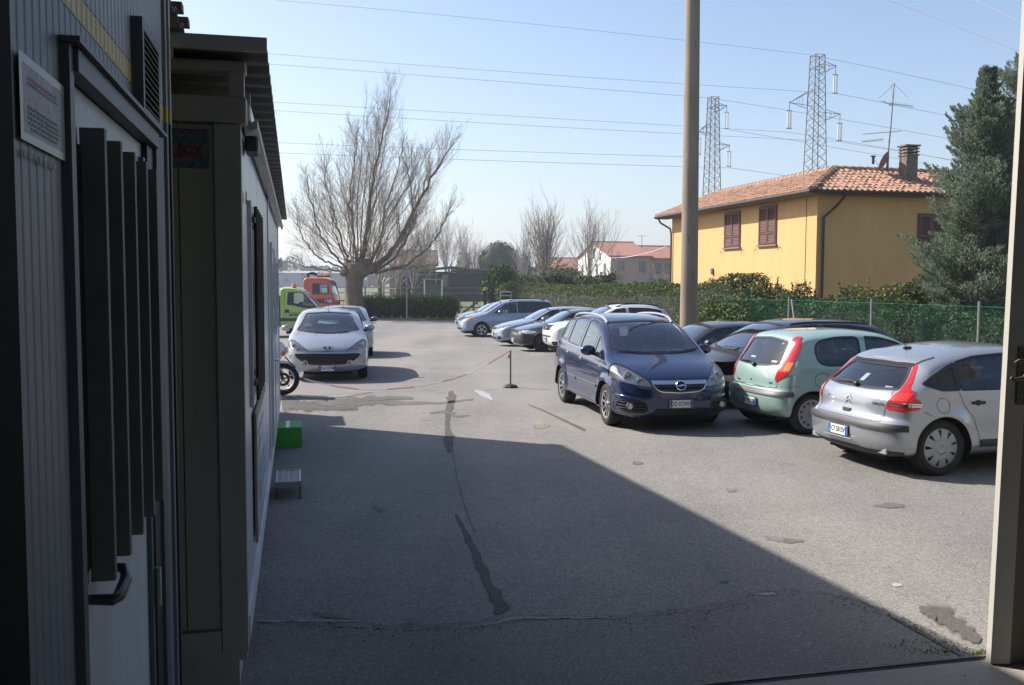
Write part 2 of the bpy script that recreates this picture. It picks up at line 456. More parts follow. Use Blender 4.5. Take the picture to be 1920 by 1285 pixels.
def make_wheel(r, wid, kind, n_sp, rimm, rr=None):
    """wheel facing +y at origin: returns (tyre mesh object, rim mesh object)"""
    rr = rr or r * .66
    g = G(); h = wid / 2
    prof = [(rr - .012, h - .035), (rr, h - .012), (rr + .012, h - .004), (r * .86, h + .006), (r * .94, h - .006), (r * .985, h - .028)]
    NT = 4
    for i in range(NT):
        a = (h - .028) - (2 * h - .056) * i / NT; b = (h - .028) - (2 * h - .056) * (i + 1) / NT
        prof += [(r, a - .004), (r, b + .010), (r - .008, b + .006), (r - .008, b + .001)]
    prof += [(r * .985, -h + .028), (r * .94, -h + .006), (r * .86, -h), (rr, -h + .012), (rr - .012, -h + .03)]
    g.lathe(prof, 40, axis='y')
    ty = g.obj('tyre', M_tyre, smooth=True)
    ty.data.polygons.foreach_set('use_smooth', np.ones(len(ty.data.polygons), bool))
    # rim: polar sheet with openings cut by a field
    nr, na = 20, 96
    V = []; 
    for i in range(nr + 1):
        q = i / nr; rad = .004 + (rr + .004 - .004) * q
        if kind == 'cover': y = h - .012 + .012 * math.sin(q * PI) + (.010 if q < .26 else 0) - (.02 * max(0, q - .9) * 10 * .5)
        elif kind == 'steel': y = h - .055 + .03 * math.sin(q * PI) - (.02 if q < .3 else 0)
        else: y = h - .035 + .028 * q ** 2 + (.006 if q < .22 else 0)
        for k in range(na): 
            a = 2 * PI * k / na; V.append((rad * math.cos(a), y, rad * math.sin(a)))
    V = np.array(V); T = []
    for i in range(nr):
        for k in range(na):
            a, b, c, d = i * na + k, i * na + (k + 1) % na, (i + 1) * na + (k + 1) % na, (i + 1) * na + k
            T += [(a, b, c), (a, c, d)]
    T = np.array(T)
    e1 = V[T[:, 1]] - V[T[:, 0]]; e2 = V[T[:, 2]] - V[T[:, 0]]; fn = np.cross(e1, e2)
    N = np.zeros_like(V); 
    for j in range(3): np.add.at(N, T[:, j], fn)
    N /= np.maximum(1e-9, np.linalg.norm(N, axis=1))[:, None]
    if N[:, 1].mean() < 0: N = -N; T = T[:, ::-1]
    rad = np.hypot(V[:, 0], V[:, 2]) / rr; ang = np.arctan2(V[:, 2], V[:, 0])
    cs = np.abs(((ang * n_sp / (2 * PI) + .5) % 1) - .5) * 2          # 0 at the middle of an opening
    if kind == 'alloy': f = np.maximum(np.maximum(.27 - rad, rad - .90), (cs - (.62 + .12 * rad)) * .3)
    elif kind == 'cover': f = np.maximum(np.maximum(.56 - rad, rad - .93), (cs - (.10 + .55 * (rad - .5))) * .35)
    elif kind == 'holes': f = np.maximum(np.abs(rad - .76) - .09, (cs - .45) * .3)
    else: f = np.maximum(np.abs(rad - .70) - .10, (cs - .40) * .3)
    hole, keep = clip((V, N, T), f * 1.0)
    rim = solid_patch('rim', keep, rimm, None, 0, .022)
    g = G()                                                            # barrel and brake disc seen through the openings
    g.lathe([(rr + .002, h - .02), (rr - .015, h - .03), (rr - .03, -h * .2), (rr - .05, -h * .5), (.02, -h * .5)], 28, axis='y')
    brl = g.obj('wheel_well_disc', M_steel, smooth=True)
    g = G()
    if kind in ('alloy', 'steel', 'holes'):
        for k in range(4 if kind == 'holes' else 5):
            a = 2 * PI * k / (4 if kind == 'holes' else 5) + .3
            g.ball((rr * .2 * math.cos(a), h - .026, rr * .2 * math.sin(a)), .011, 4)
    g.lathe([(.001, h - .004), (.03, h - .006), (.034, h - .014), (.034, h - .04)], 16, axis='y')
    cap = g.obj('hub_cap', M_chrome if kind == 'alloy' else rimm, smooth=True)
    return ty, rim, brl, cap

def plate(parent, M, txt, w=.36, h=.11, two=True):
    g = G(); g.box(-w / 2 - .012, w / 2 + .012, -h / 2 - .012, h / 2 + .012, -.012, -.001, bev=.003)
    hold = g.obj('plate_holder', M_blackpl, parent); hold.data.transform(M)
    g = G(); g.box(-w / 2, w / 2, -h / 2, h / 2, -.001, .003)
    p = g.obj('number_plate', M_platew, parent); p.data.transform(M)
    g = G(); b = w * .115
    for x0 in ((-w / 2 + .002, w / 2 - b) if two else (-w / 2 + .002,)):
        g = G(); g.box(x0, x0 + b - .002, -h / 2 + .002, h / 2 - .002, .003, .0042); o = g.obj('plate_band', M_plateb, p); o.data.transform(M)
    text_obj('plate_letter', 'I', .03, M_white, p, M @ Matrix.Translation((-w / 2 + b * .55, -h * .28, .0048)), .0012, depth=.0006)
    text_obj('plate_lettering', txt, h * .80, M_ink, p, M @ Matrix.Translation((0.002, -.001, .0048)), .0012, sx=.72 if len(txt) < 9 else .66, depth=.0006)
    return p

def seat(parent, x, y, z, m, tilt=.22):
    g = G()
    T = Matrix.Translation((x, y, z)) @ Matrix.Rotation(-tilt, 4, 'Y')
    g.box(-.06, .06, -.24, .24, 0, .60, T, bev=.05)
    g.box(-.045, .045, -.13, .13, .64, .84, T, bev=.04)
    g.tube([T @ Vector((0, -.05, .58)), T @ Vector((0, -.05, .66))], .007, 6); g.tube([T @ Vector((0, .05, .58)), T @ Vector((0, .05, .66))], .007, 6)
    g.box(-.06, .46, -.24, .24, -.10, .06, Matrix.Translation((x, y, z)), bev=.04)
    return g.obj('seat', m, parent, smooth=True)

class Car:
    def __init__(s, name, label, cat, S, group=None):
        s.S = S; s.L = S['L']; s.w = S['w']; s.xm = (S['xf'] + S['xr']) / 2
        s.root = empty(name, label=label, cat=cat, group=group)
        s.lod = S.get('lod', 1.0)
        s.build()
    def X(s, x): return s.xm - x
    def W(s, x, z):
        S = s.S; w = s.w
        zb = S.get('zb0', .95) + S.get('zbs', .03) * x
        t = z - zb
        up = np.where(t > 0, t, 0)
        up = np.sqrt(up ** 2 + .0009) - .03 * np.exp(-up * 20)
        y = w - S.get('tum', .42) * np.maximum(up, 0) - S.get('tum2', .06) * np.clip((z - .55) / .5, 0, 1) ** 2
        y = y - .22 * np.clip((.34 - z), 0, 1)
        xf = S['xf']; fx = np.clip((xf + .15 - x) / (xf + .15), 0, 1); y = y - S.get('tf', .06) * fx ** 2
        rx = np.clip((x - S['xr'] + .1) / (s.L - S['xr'] + .1), 0, 1); y = y - S.get('tr', .07) * rx ** 2
        y = y - S.get('trt', .10) * rx ** 1.5 * np.clip((z - .8) / .6, 0, 1)
        ra = S['ra']
        for xc in (S['xf'], S['xr']):
            rr = np.hypot(x - xc, z - S['rw'])
            y = y + S.get('flare', .016) * np.exp(-((rr - ra * 1.04) / .075) ** 2)
        y = y - .010 * np.exp(-((z - .50) / .13) ** 2)               # hollow in the doors
        y = y + .006 * np.exp(-((z - (zb - .10)) / .035) ** 2)       # shoulder crease
        return y
    def build(s):
        S = s.S
        P = np.array([(p[0], p[1], p[2]) for p in S['prof']], float)
        P = chaikin(P, 3, True)
        # resample evenly
        seg = np.linalg.norm((np.roll(P, -1, 0) - P)[:, :2], axis=1); cum = np.concatenate([[0], np.cumsum(seg)])
        nt = int(300 * s.lod); tt = np.linspace(0, cum[-1], nt, endpoint=False)
        PP = np.vstack([P, P[:1]]); B = np.stack([np.interp(tt, cum, PP[:, j]) for j in range(3)], 1)
        x0, x1, zs = S.get('spine', (.9, s.L - .75, .60))
        sx = np.clip(B[:, 0], x0, x1); Dv = np.stack([sx - B[:, 0], zs - B[:, 1]], 1); D = np.linalg.norm(Dv, axis=1)
        K = int(46 * s.lod)
        rows = []
        for k in range(K + 1):
            q = (k / K) ** 2.1
            x = B[:, 0] + Dv[:, 0] * q; z = B[:, 1] + Dv[:, 1] * q; d = D * q
            u = np.clip(d / B[:, 2], 0, 1)
            e = S.get('n', 2.6)
            y = s.W(x, z) * (1 - (1 - u) ** e) ** (1 / e)
            rows.append(np.stack([s.xm - x, y, z], 1))
        V = np.vstack(rows)
        T = []
        i = np.arange(nt); j = (i + 1) % nt
        for k in range(K):
            a, b, c, d = k * nt + i, k * nt + j, (k + 1) * nt + j, (k + 1) * nt + i
            T.append(np.stack([a, b, c], 1)); T.append(np.stack([a, c, d], 1))
        T = np.vstack(T)
        n0 = len(V); Vr = V * np.array([1, -1, 1]); T = np.vstack([T, T[:, ::-1] + n0]); V = np.vstack([V, Vr])
        key = np.round(V, 4); _, first, inv = np.unique(key, axis=0, return_index=True, return_inverse=True)
        T = inv.ravel()[T]; V = V[first]
        T = T[(T[:, 0] != T[:, 1]) & (T[:, 1] != T[:, 2]) & (T[:, 0] != T[:, 2])]
        fn = np.cross(V[T[:, 1]] - V[T[:, 0]], V[T[:, 2]] - V[T[:, 0]])
        cen = V[T].mean(1)
        if (fn[:, 2] * (cen[:, 2] - .7)).sum() < 0: T = T[:, ::-1]; fn = -fn
        N = np.zeros_like(V)
        for jx in range(3): np.add.at(N, T[:, jx], fn)
        N /= np.maximum(1e-9, np.linalg.norm(N, axis=1))[:, None]
        s.full = (V, N, T); s.bvh = BVHTree.FromPolygons([tuple(v) for v in V], [tuple(int(q) for q in t) for t in T])
        s.body = s.full
        # wheel arches
        for xc in (S['xf'], S['xr']):
            V, N, T = s.body
            r = np.hypot(V[:, 0] - s.X(xc), V[:, 2] - S['rw'])
            f = np.maximum(r - S['ra'], (s.w * .45 - np.abs(V[:, 1])))
            _, s.body = clip(s.body, f)
    # -------- surface lookups (x measured from the front bumper)
    def side(s, x, z, sg=1):
        h = s.bvh.ray_cast(Vector((s.X(x), sg * 3, z)), Vector((0, -sg, 0)))
        return (h[0], h[1]) if h[0] is not None else (Vector((s.X(x), sg * s.w, z)), Vector((0, sg, 0)))
    def front(s, y, z):
        h = s.bvh.ray_cast(Vector((5, y, z)), Vector((-1, 0, 0)))
        return (h[0], h[1]) if h[0] is not None else (Vector((s.X(0), y, z)), Vector((1, 0, 0)))
    def rear(s, y, z):
        h = s.bvh.ray_cast(Vector((-5, y, z)), Vector((1, 0, 0)))
        return (h[0], h[1]) if h[0] is not None else (Vector((s.X(s.L), y, z)), Vector((-1, 0, 0)))
    def top(s, x, y):
        h = s.bvh.ray_cast(Vector((s.X(x), y, 4)), Vector((0, 0, -1)))
        return (h[0], h[1]) if h[0] is not None else (Vector((s.X(x), y, 1)), Vector((0, 0, 1)))
    def field(s, m, proj, poly, sg=1, lim=None, sm=2):
        V = m[0]; P = rnd(poly, (0, .035, .09)[sm])
        if proj == 'side':
            P = P.copy(); P[:, 0] = s.xm - P[:, 0]
            f = sdf(P, V[:, 0], V[:, 2]); f = np.maximum(f, .15 - V[:, 1] * sg)
            if lim is not None: f = np.maximum(f, lim - V[:, 1] * sg)
        elif proj == 'front':
            P = P.copy(); P[:, 0] *= sg
            f = sdf(P, V[:, 1], V[:, 2]); f = np.maximum(f, s.X(lim if lim is not None else s.L * .5) - V[:, 0])
        elif proj == 'rear':
            P = P.copy(); P[:, 0] *= sg
            lx = (lim[0] + lim[1] * (V[:, 2] - 1)) if isinstance(lim, tuple) else (lim if lim is not None else s.L * .5)
            f = sdf(P, V[:, 1], V[:, 2]); f = np.maximum(f, V[:, 0] - (s.xm - lx))
        else:
            P = P.copy(); P[:, 0] = s.xm - P[:, 0]; P[:, 1] *= sg
            f = sdf(P, V[:, 0], V[:, 1]); f = np.maximum(f, (lim if lim is not None else .8) - V[:, 2])
        return f
    def cut(s, proj, poly, sg=1, lim=None, sm=2, extra=None):
        f = s.field(s.body, proj, poly, sg, lim, sm)
        if extra is not None: f = np.minimum(f, s.field(s.body, *extra))
        a, s.body = clip(s.body, f); return a
    def window(s, proj, poly, mt=None, name='side_window', ring=.022, sgs=(1, -1), lim=None, sm=2, mid=False, sealm=None):
        for sg in (sgs if not mid else (1,)):
            a = s.cut(proj, poly, sg, lim, sm)
            if len(a[2]) == 0: continue
            f = s.field(a, proj, poly, sg, lim, sm) + ring
            g, rg = clip(a, f)
            o = patch_obj(name, g, mt or M_glass, s.root, -.006)
            sl = solid_patch('window_seal', rg, sealm or M_seal, o or s.root, .001, .012)
    def piece(s, name, proj, poly, mt, off=.002, sgs=(1, -1), lim=None, sm=2, mid=False, depth=.02, extra=None, parent=None, remove=True):
        r = []
        for sg in (sgs if not mid else (1,)):
            ex = None
            if extra is not None: ex = (extra[0], extra[1], sg, extra[2] if len(extra) > 2 else None, 2)
            if remove: a = s.cut(proj, poly, sg, lim, sm, ex)
            else: a, _ = clip(s.full, s.field(s.full, proj, poly, sg, lim, sm))
            o = solid_patch(name, a, mt, parent or s.root, off, depth) if len(a[2]) else None
            r.append((o, a, sg))
        return r
    def lamp(s, proj, poly, sgs=(1, -1), lim=None, bulbs=(), extra=None, name='headlight'):
        for (o, a, sg) in s.piece(name, proj, poly, M_refl, -.022, sgs, lim, depth=-.0, extra=extra):
            if o is None: continue
            patch_obj('lamp_lens', a, M_lens, o, .003)
            V, N, T = a
            g = G()
            for (by, bz, br) in bulbs:
                p, n = s.front(by * sg, bz)
                Mx = Matrix.Translation(p - Vector((.017, 0, 0))) @ Matrix.Rotation(PI / 2, 4, 'Y')
                g.lathe([(br, .0), (br, .012), (br * .93, .012), (br * .8, .004), (br * .3, -.002), (.001, -.002)], 18, Mx)
                g.ball(tuple(p - Vector((.012, 0, 0))), br * .26, 5)
            if g.v: g.obj('lamp_bulb', M_alloy, o, smooth=True)['kind'] = 'stuff'
    def grille(s, poly, z0, z1, nb, mt_bar, lim=.7, name='grille', bh=.007, sm=1, sgs=None, proj='front'):
        for sg in (sgs or (1,)):
            a = s.cut(proj, poly, sg, lim, sm)
            if len(a[2]) == 0: continue
            o = patch_obj(name, a, M_dark, s.root, -.035)
            sk = solid_patch('grille_frame', clip(a, s.field(a, proj, poly, sg, lim, sm) + .010)[1], M_blackpl, o, .0, .035)
            for i in range(nb):
                zc = z0 + (z1 - z0) * (i + .5) / nb
                b, _ = clip(a, a[0][:, 2] - zc - bh); b, _ = clip(b, zc - bh - b[0][:, 2])
                solid_patch('grille_bar', b, mt_bar, o, -.006, .018)
    def ribbon(s, name, pts, wd, mt, proj='side', sg=1, off=.0015, parent=None, thick=.0):
        P = np.array(pts, float); seg = np.linalg.norm(np.diff(P, axis=0), axis=1); cum = np.concatenate([[0], np.cumsum(seg)])
        n = max(2, int(cum[-1] / .03)); tt = np.linspace(0, cum[-1], n); Q = np.stack([np.interp(tt, cum, P[:, 0]), np.interp(tt, cum, P[:, 1])], 1)
        hits = []
        for q in Q:
            if proj == 'side': hits.append(s.side(q[0], q[1], sg))
            elif proj == 'front': hits.append(s.front(q[0], q[1]))
            elif proj == 'rear': hits.append(s.rear(q[0], q[1]))
            else: hits.append(s.top(q[0], q[1]))
        V = []; F = []
        for i, (p, nn) in enumerate(hits):
            t = hits[min(i + 1, n - 1)][0] - hits[max(i - 1, 0)][0]; b = nn.cross(t); b = b.normalized() if b.length > 1e-8 else Vector((0, 0, 1))
            V += [p + nn * off + b * wd / 2, p + nn * (off + thick) , p + nn * off - b * wd / 2] if thick else [p + nn * off + b * wd / 2, p + nn * off - b * wd / 2]
        k = 3 if thick else 2
        for i in range(n - 1):
            for j in range(k - 1): F.append((i * k + j, i * k + j + 1, (i + 1) * k + j + 1, (i + 1) * k + j))
        return mesh_obj(name, V, F, mt, parent or s.root, smooth=bool(thick))
    def seam(s, pts, proj='side', sgs=(1, -1), wd=.007):
        for sg in sgs:
            pp = [(p[0] * sg, p[1]) for p in pts] if proj in ('front', 'rear') else ([(p[0], p[1] * sg) for p in pts] if proj == 'top' else pts)
            s.ribbon('panel_gap', pp, wd, M_dark, proj, sg, .0008)
    def handle(s, x, z, mt=None, sgs=(1, -1), ln=.17):
        for sg in sgs:
            p, n = s.side(x, z, sg)
            g = G(); Mx = Matrix.Translation(p + n * .012)
            g.box(-ln / 2, ln / 2, -.016, .016, -.017, .017, Mx, bev=.008)
            o = g.obj('door_handle', mt or s.pm, s.root, smooth=True)
            g = G(); g.ball(tuple(p + Vector((0, 0, .0))), .045, 6, (1, .12, .75)); g.obj('handle_recess', M_seal if mt is None else mt, o, smooth=True)
    def mirror(s, x, z, mt, sgs=(1, -1), sz=1.0):
        for sg in sgs:
            p, n = s.side(x, z, sg)
            g = G(); c = p + Vector((-.02, sg * .14, .05))
            V0 = len(g.v)
            g.ball(tuple(c), .115 * sz, 9, (.62, 1.0, .66))
            V = [list(v) for v in g.v]
            for v in V:
                v[0] = max(v[0], c.x - .028)
            g.v = [tuple(v) for v in V]
            o = g.obj('mirror', mt, s.root, smooth=True)
            g = G(); g.tube([p - n * .02 + Vector((0, 0, -.01)), c + Vector((0, -sg * .04, -.045))], [.035, .022], 8); g.obj('mirror_arm', M_blackpl, o, smooth=True)
            g = G(); g.ball(tuple(c + Vector((-.0295, 0, 0))), .098 * sz, 8, (.01, 1, .6)); g.obj('mirror_glass', M_chrome, o, smooth=True)
    def wheels(s, kind, nsp, rimm, wid=.2, rr=None, tyre_in=.0):
        S = s.S; ty, rim, brl, cap = make_wheel(S['rw'], wid, kind, nsp, rimm, rr)
        first = True
        for xc in (S['xf'], S['xr']):
            for sg in (1, -1):
                e = empty('wheel', (s.X(xc), sg * (s.w - wid / 2 - .025 - tyre_in), S['rw']), 0 if sg > 0 else PI, parent=s.root)
                e.rotation_euler = (0, random.uniform(0, 6), 0 if sg > 0 else PI)
                for part in (ty, rim, brl, cap):
                    if first: part.parent = e
                    else: inst(part, e)
                first = False
                g = G(); ra = S['ra']
                n = 22; pts = []
                V = []; F = []
                for q in range(n + 1):
                    a = -.35 + (PI + .7) * q / n
                    for yy in (s.w - .012, s.w - .42):
                        V.append((s.X(xc) + (ra + .004) * math.cos(a), sg * yy if yy < s.w - .1 else sg * (abs(s.side(xc - (ra + .02) * math.cos(a), max(.25, S['rw'] + (ra + .02) * math.sin(a)), sg)[0].y) - .012), S['rw'] + (ra + .004) * math.sin(a)))
                for q in range(n): F.append((2 * q, 2 * q + 1, 2 * q + 3, 2 * q + 2))
                F.append(tuple(range(1, 2 * n + 2, 2)))
                mesh_obj('wheel_arch_liner', V, F, M_dark, s.root, smooth=False)
    def interior(s, seats=True, dark=False, wheel_side=1, seatm=None):
        S = s.S; V, N, T = s.body
        ok = (V[T][:, :, 2].min(1) > .45)
        u, inv = np.unique(T[ok].ravel(), return_inverse=True)
        mesh_obj('cabin_lining', V[u] - N[u] * .035, inv.reshape(-1, 3)[:, ::-1], M_linerd if dark else M_liner, s.root, normals=-N[u])
        c = S['cab']                       # (dash x, front seat x, rear seat x, cabin rear x, seat z)
        g = G(); g.box(s.X(c[3]), s.X(c[0]), -s.w + .1, s.w - .1, .30, .42)
        p, _ = s.top(c[0] - .12, 0)
        zc = S.get('dash', 1.0)
        g.box(s.X(c[0]) - .38, s.X(c[0]) + .22, -s.w + .13, s.w - .13, .42, zc - .14)
        g.box(s.X(c[0]) - .30, s.X(c[0]) + .26, -s.w + .16, s.w - .16, zc - .16, zc - .06, bev=.03)
        g.obj('dashboard', M_seat, s.root)
        if seats:
            for y in (.36, -.36):
                seat(s.root, s.X(c[1]), y, c[4], seatm or M_seat); 
            for y in (.36, -.36): seat(s.root, s.X(c[2]), y, c[4], seatm or M_seat)
            g = G(); Mx = Matrix.Translation((s.X(c[0]) - .47, .36 * wheel_side, zc - .10)) @ Matrix.Rotation(R(62), 4, 'Y')
            n = 20; pts = [Mx @ Vector((.18 * math.cos(2 * PI * k / n), .18 * math.sin(2 * PI * k / n), 0)) for k in range(n + 1)]
            g.tube(pts, .014, 6, caps=False); g.box(-.02, .02, -.17, .17, -.01, .01, Mx); g.box(-.06, .06, -.06, .06, -.02, .02, Mx)
            g.obj('steering_wheel', M_blackpl, s.root, smooth=True)
    def underbody(s):
        g = G(); g.box(s.X(s.L) + .25, s.X(0) - .25, -s.w + .36, s.w - .36, .15, .42)
        g.obj('underbody', M_dark, s.root)
    def finish(s, pm):
        s.pm = pm
        return patch_obj('body', s.body, pm, s.root)
    def plate_at(s, proj, y, z, txt, tilt=0, out=.014):
        p, n = s.front(y, z) if proj == 'front' else s.rear(y, z)
        q = Vector((1, 0, 0)) if proj == 'front' else Vector((-1, 0, 0))
        xa = Vector((0, 1, 0)) if proj == 'front' else Vector((0, -1, 0))
        up = Vector((0, 0, 1))
        M3 = Matrix((xa, up, q)).transposed().to_4x4()
        plate(s.root, Matrix.Translation(p + q * out) @ M3, txt)
    def badge(s, proj, y, z, out=.004):
        p, n = s.front(y, z) if proj == 'front' else s.rear(y, z)
        xa = Vector((0, 0, 1)).cross(n).normalized(); up = n.cross(xa).normalized()
        return Matrix.Translation(p + n * out) @ Matrix((xa, up, n)).transposed().to_4x4()
    def place(s, wheel, px, py, yaw):
        """yaw = heading angle of the car's nose; the named wheel's outer bottom stands on pixel (px,py)"""
        S = s.S; xc = S['xf'] if wheel[0] == 'F' else S['xr']; sg = 1 if wheel[1] == 'L' else -1
        loc = Vector((s.X(xc), sg * (s.w - .05), 0)); loc.rotate(Matrix.Rotation(yaw, 3, 'Z'))
        g = ground_at(px, py); s.root.location = g - loc; s.root.rotation_euler = (0, 0, yaw)
        c = s.root.location; s.root.location = (c.x, c.y, gz(c.x, c.y))
        # settle on the sloping ground
        f = Vector((math.cos(yaw), math.sin(yaw))); a = gz(0, c.y + f.y * 1.3); b = gz(0, c.y - f.y * 1.3)
        s.root.rotation_euler = (0, -math.atan2(a - b, 2.6), yaw)
# ================================================================== THE CARS
def std_under(c): c.underbody()

def wiper(c, proj, pts, arm=.016):
    c.ribbon('wiper', pts, .022, M_seal, proj, 1, .012, thick=.012)

def lion_emblem(c, y, z):
    M = c.badge('front', y, z, .006)
    g = G(); sh = [(-.085, .05), (.085, .05), (.072, -.02), (.045, -.052), (-.045, -.052), (-.072, -.02)]
    g.prism([(a * 1.25, b * 1.25) for a, b in sh], 0, .006, 'z', M); o = g.obj('emblem', M_chrome, c.root)
    g = G(); g.prism(sh, .004, .009, 'z', M); g.obj('emblem_field', M_dark, o)
    lion = [(-.030, -.040), (-.012, -.040), (-.014, -.012), (.002, -.016), (.006, -.040), (.024, -.040), (.020, -.020), (.034, -.010), (.020, .002), (.034, .018), (.016, .016), (.012, .030), (.024, .040), (-.004, .040), (-.010, .028), (-.030, .030), (-.018, .016), (-.034, .006), (-.016, .004), (-.024, -.014)]
    g = G(); g.prism(lion, .008, .013, 'z', M); g.obj('emblem_lion', M_chrome, o)

# ---------------------------------------------------------------- silver hatchback facing the camera
def car_307(label, wheel, px, py, yaw, paintm, mirror_m, txt='DA·027EM', full=True, dz=0):
    S = dict(L=4.20, w=.872, xf=.88, xr=3.49, rw=.312, ra=.352, cab=(1.15, 1.95, 2.75, 3.75, .55), dash=1.04,
             prof=[(.16, .17, .22), (.045, .26, .34), (.005, .40, .40), (.0, .52, .40), (.03, .64, .36), (.12, .745, .30), (.42, .885, .17), (.72, .975, .14), (.90, 1.03, .13),
                   (1.30, 1.27, .15), (1.66, 1.45, .15), (2.1, 1.508, .15), (2.8, 1.515, .15), (3.35, 1.475, .15), (3.72, 1.40, .15), (3.93, 1.20, .2), (4.06, 1.0, .24), (4.14, .86, .3), (4.20, .60, .32), (4.17, .36, .3), (4.05, .2, .2),
                   (3.0, .17, .12), (1.2, .17, .12)],
             zb0=.90, zbs=.035, tum=.36, tum2=.05, tf=.10, tr=.06)
    c = Car('silver_hatchback', label, 'car', S); pm = paintm; c.pm = pm
    c.window('front', [(-.70, 1.055), (-.60, 1.20), (-.515, 1.40), (-.49, 1.425), (0, 1.452), (.49, 1.425), (.515, 1.40), (.60, 1.20), (.70, 1.055), (.35, 1.005), (0, .985), (-.35, 1.005)], M_glassfw, 'windscreen', .02, mid=True, lim=2.0, sm=1)
    c.window('side', [(1.28, 1.03), (1.62, 1.27), (2.0, 1.42), (2.28, 1.435), (2.30, 1.02)], sm=1)
    c.window('side', [(2.38, 1.02), (2.37, 1.435), (2.9, 1.42), (3.3, 1.36), (3.58, 1.22), (3.42, 1.07)], sm=1)
    c.window('rear', [(-.55, 1.05), (-.50, 1.36), (.50, 1.36), (.55, 1.05)], M_glass, 'rear_window', .02, mid=True, lim=3.5, sm=2)
    c.lamp('front', [(.835, .87), (.76, .895), (.60, .81), (.44, .695), (.375, .645), (.46, .63), (.66, .655), (.80, .70), (.85, .77)], lim=.62, bulbs=[(.60, .70, .05), (.70, .755, .055)])
    # wide black mouth with the lower grille
    c.grille([(-.69, .605), (-.69, .56), (-.62, .49), (-.44, .385), (-.33, .365), (.33, .365), (.44, .385), (.62, .49), (.69, .56), (.69, .605)], .375, .595, 7, M_greypl, lim=.5)
    for sg in (1, -1):
        c_, _n = c.front(.47 * sg, .405)
        g = G(); Mx = Matrix.Translation(c_ + Vector((.012, 0, 0))) @ Matrix.Rotation(PI / 2, 4, 'Y')
        g.lathe([(.062, -.03), (.062, .0), (.052, .004), (.05, -.012), (.001, -.02)], 18, Mx)
        o = g.obj('fog_lamp', M_alloy, c.root, smooth=True)
        g = G(); g.lathe([(.05, -.004), (.03, .002), (.001, .004)], 16, Mx); g.obj('lamp_lens', M_lens, o, smooth=True)
    c.piece('bumper_corner', 'front', [(.77, .58), (.86, .60), (.86, .48), (.79, .50)], pm, .006, lim=.6)
    c.piece('plate_recess', 'front', [(-.30, .35), (.30, .35), (.30, .235), (-.30, .235)], pm, .008, mid=True, lim=.5, sm=1)
    c.plate_at('front', 0, .292, txt, out=.022)
    lion_emblem(c, 0, .705)
    c.seam([(-.66, .77), (-.40, .655), (.0, .645), (.40, .655), (.66, .77)], 'front', sgs=(1,), wd=.008)
    c.seam([(.78, .70), (.95, .62), (1.25, .40)], 'top', wd=.006)
    c.seam([(1.26, 1.02), (1.22, .8), (1.26, .35)]); c.seam([(2.33, 1.02), (2.34, .35)]); c.seam([(1.28, .30), (3.0, .30)])
    c.handle(2.1, .90, pm); c.handle(3.12, .93, pm)
    c.mirror(1.44, 1.04, mirror_m)
    wiper(c, 'front', [(-.28, 1.015), (.10, 1.0), (.45, 1.02)])
    for y in (-.27, .27):
        p, n = c.top(.74, y); g = G(); g.ball(tuple(p), .018, 5, (1, 1, .5)); g.obj('washer_nozzle', M_blackpl, c.root)
    p, n = c.top(3.5 if not full else 1.8, .0); g = G(); g.tube([p, p + Vector((-.10, 0, .20))], .004, 6); g.ball(tuple(p), .02, 5, (1.3, 1, .5)); g.obj('aerial', M_blackpl, c.root)
    c.wheels('cover', 8, M_cover, .2)
    c.underbody(); c.finish(pm); c.interior(wheel_side=1)
    g = G(); g.ball((c.X(1.72), 0, 1.355), .12, 8, (.12, 1, .30)); g.box(c.X(1.70) - .01, c.X(1.70) + .01, -.02, .02, 1.37, 1.45); g.obj('rear_view_mirror', M_blackpl, c.root, smooth=True)
    c.place(wheel, px, py, yaw)
    return c

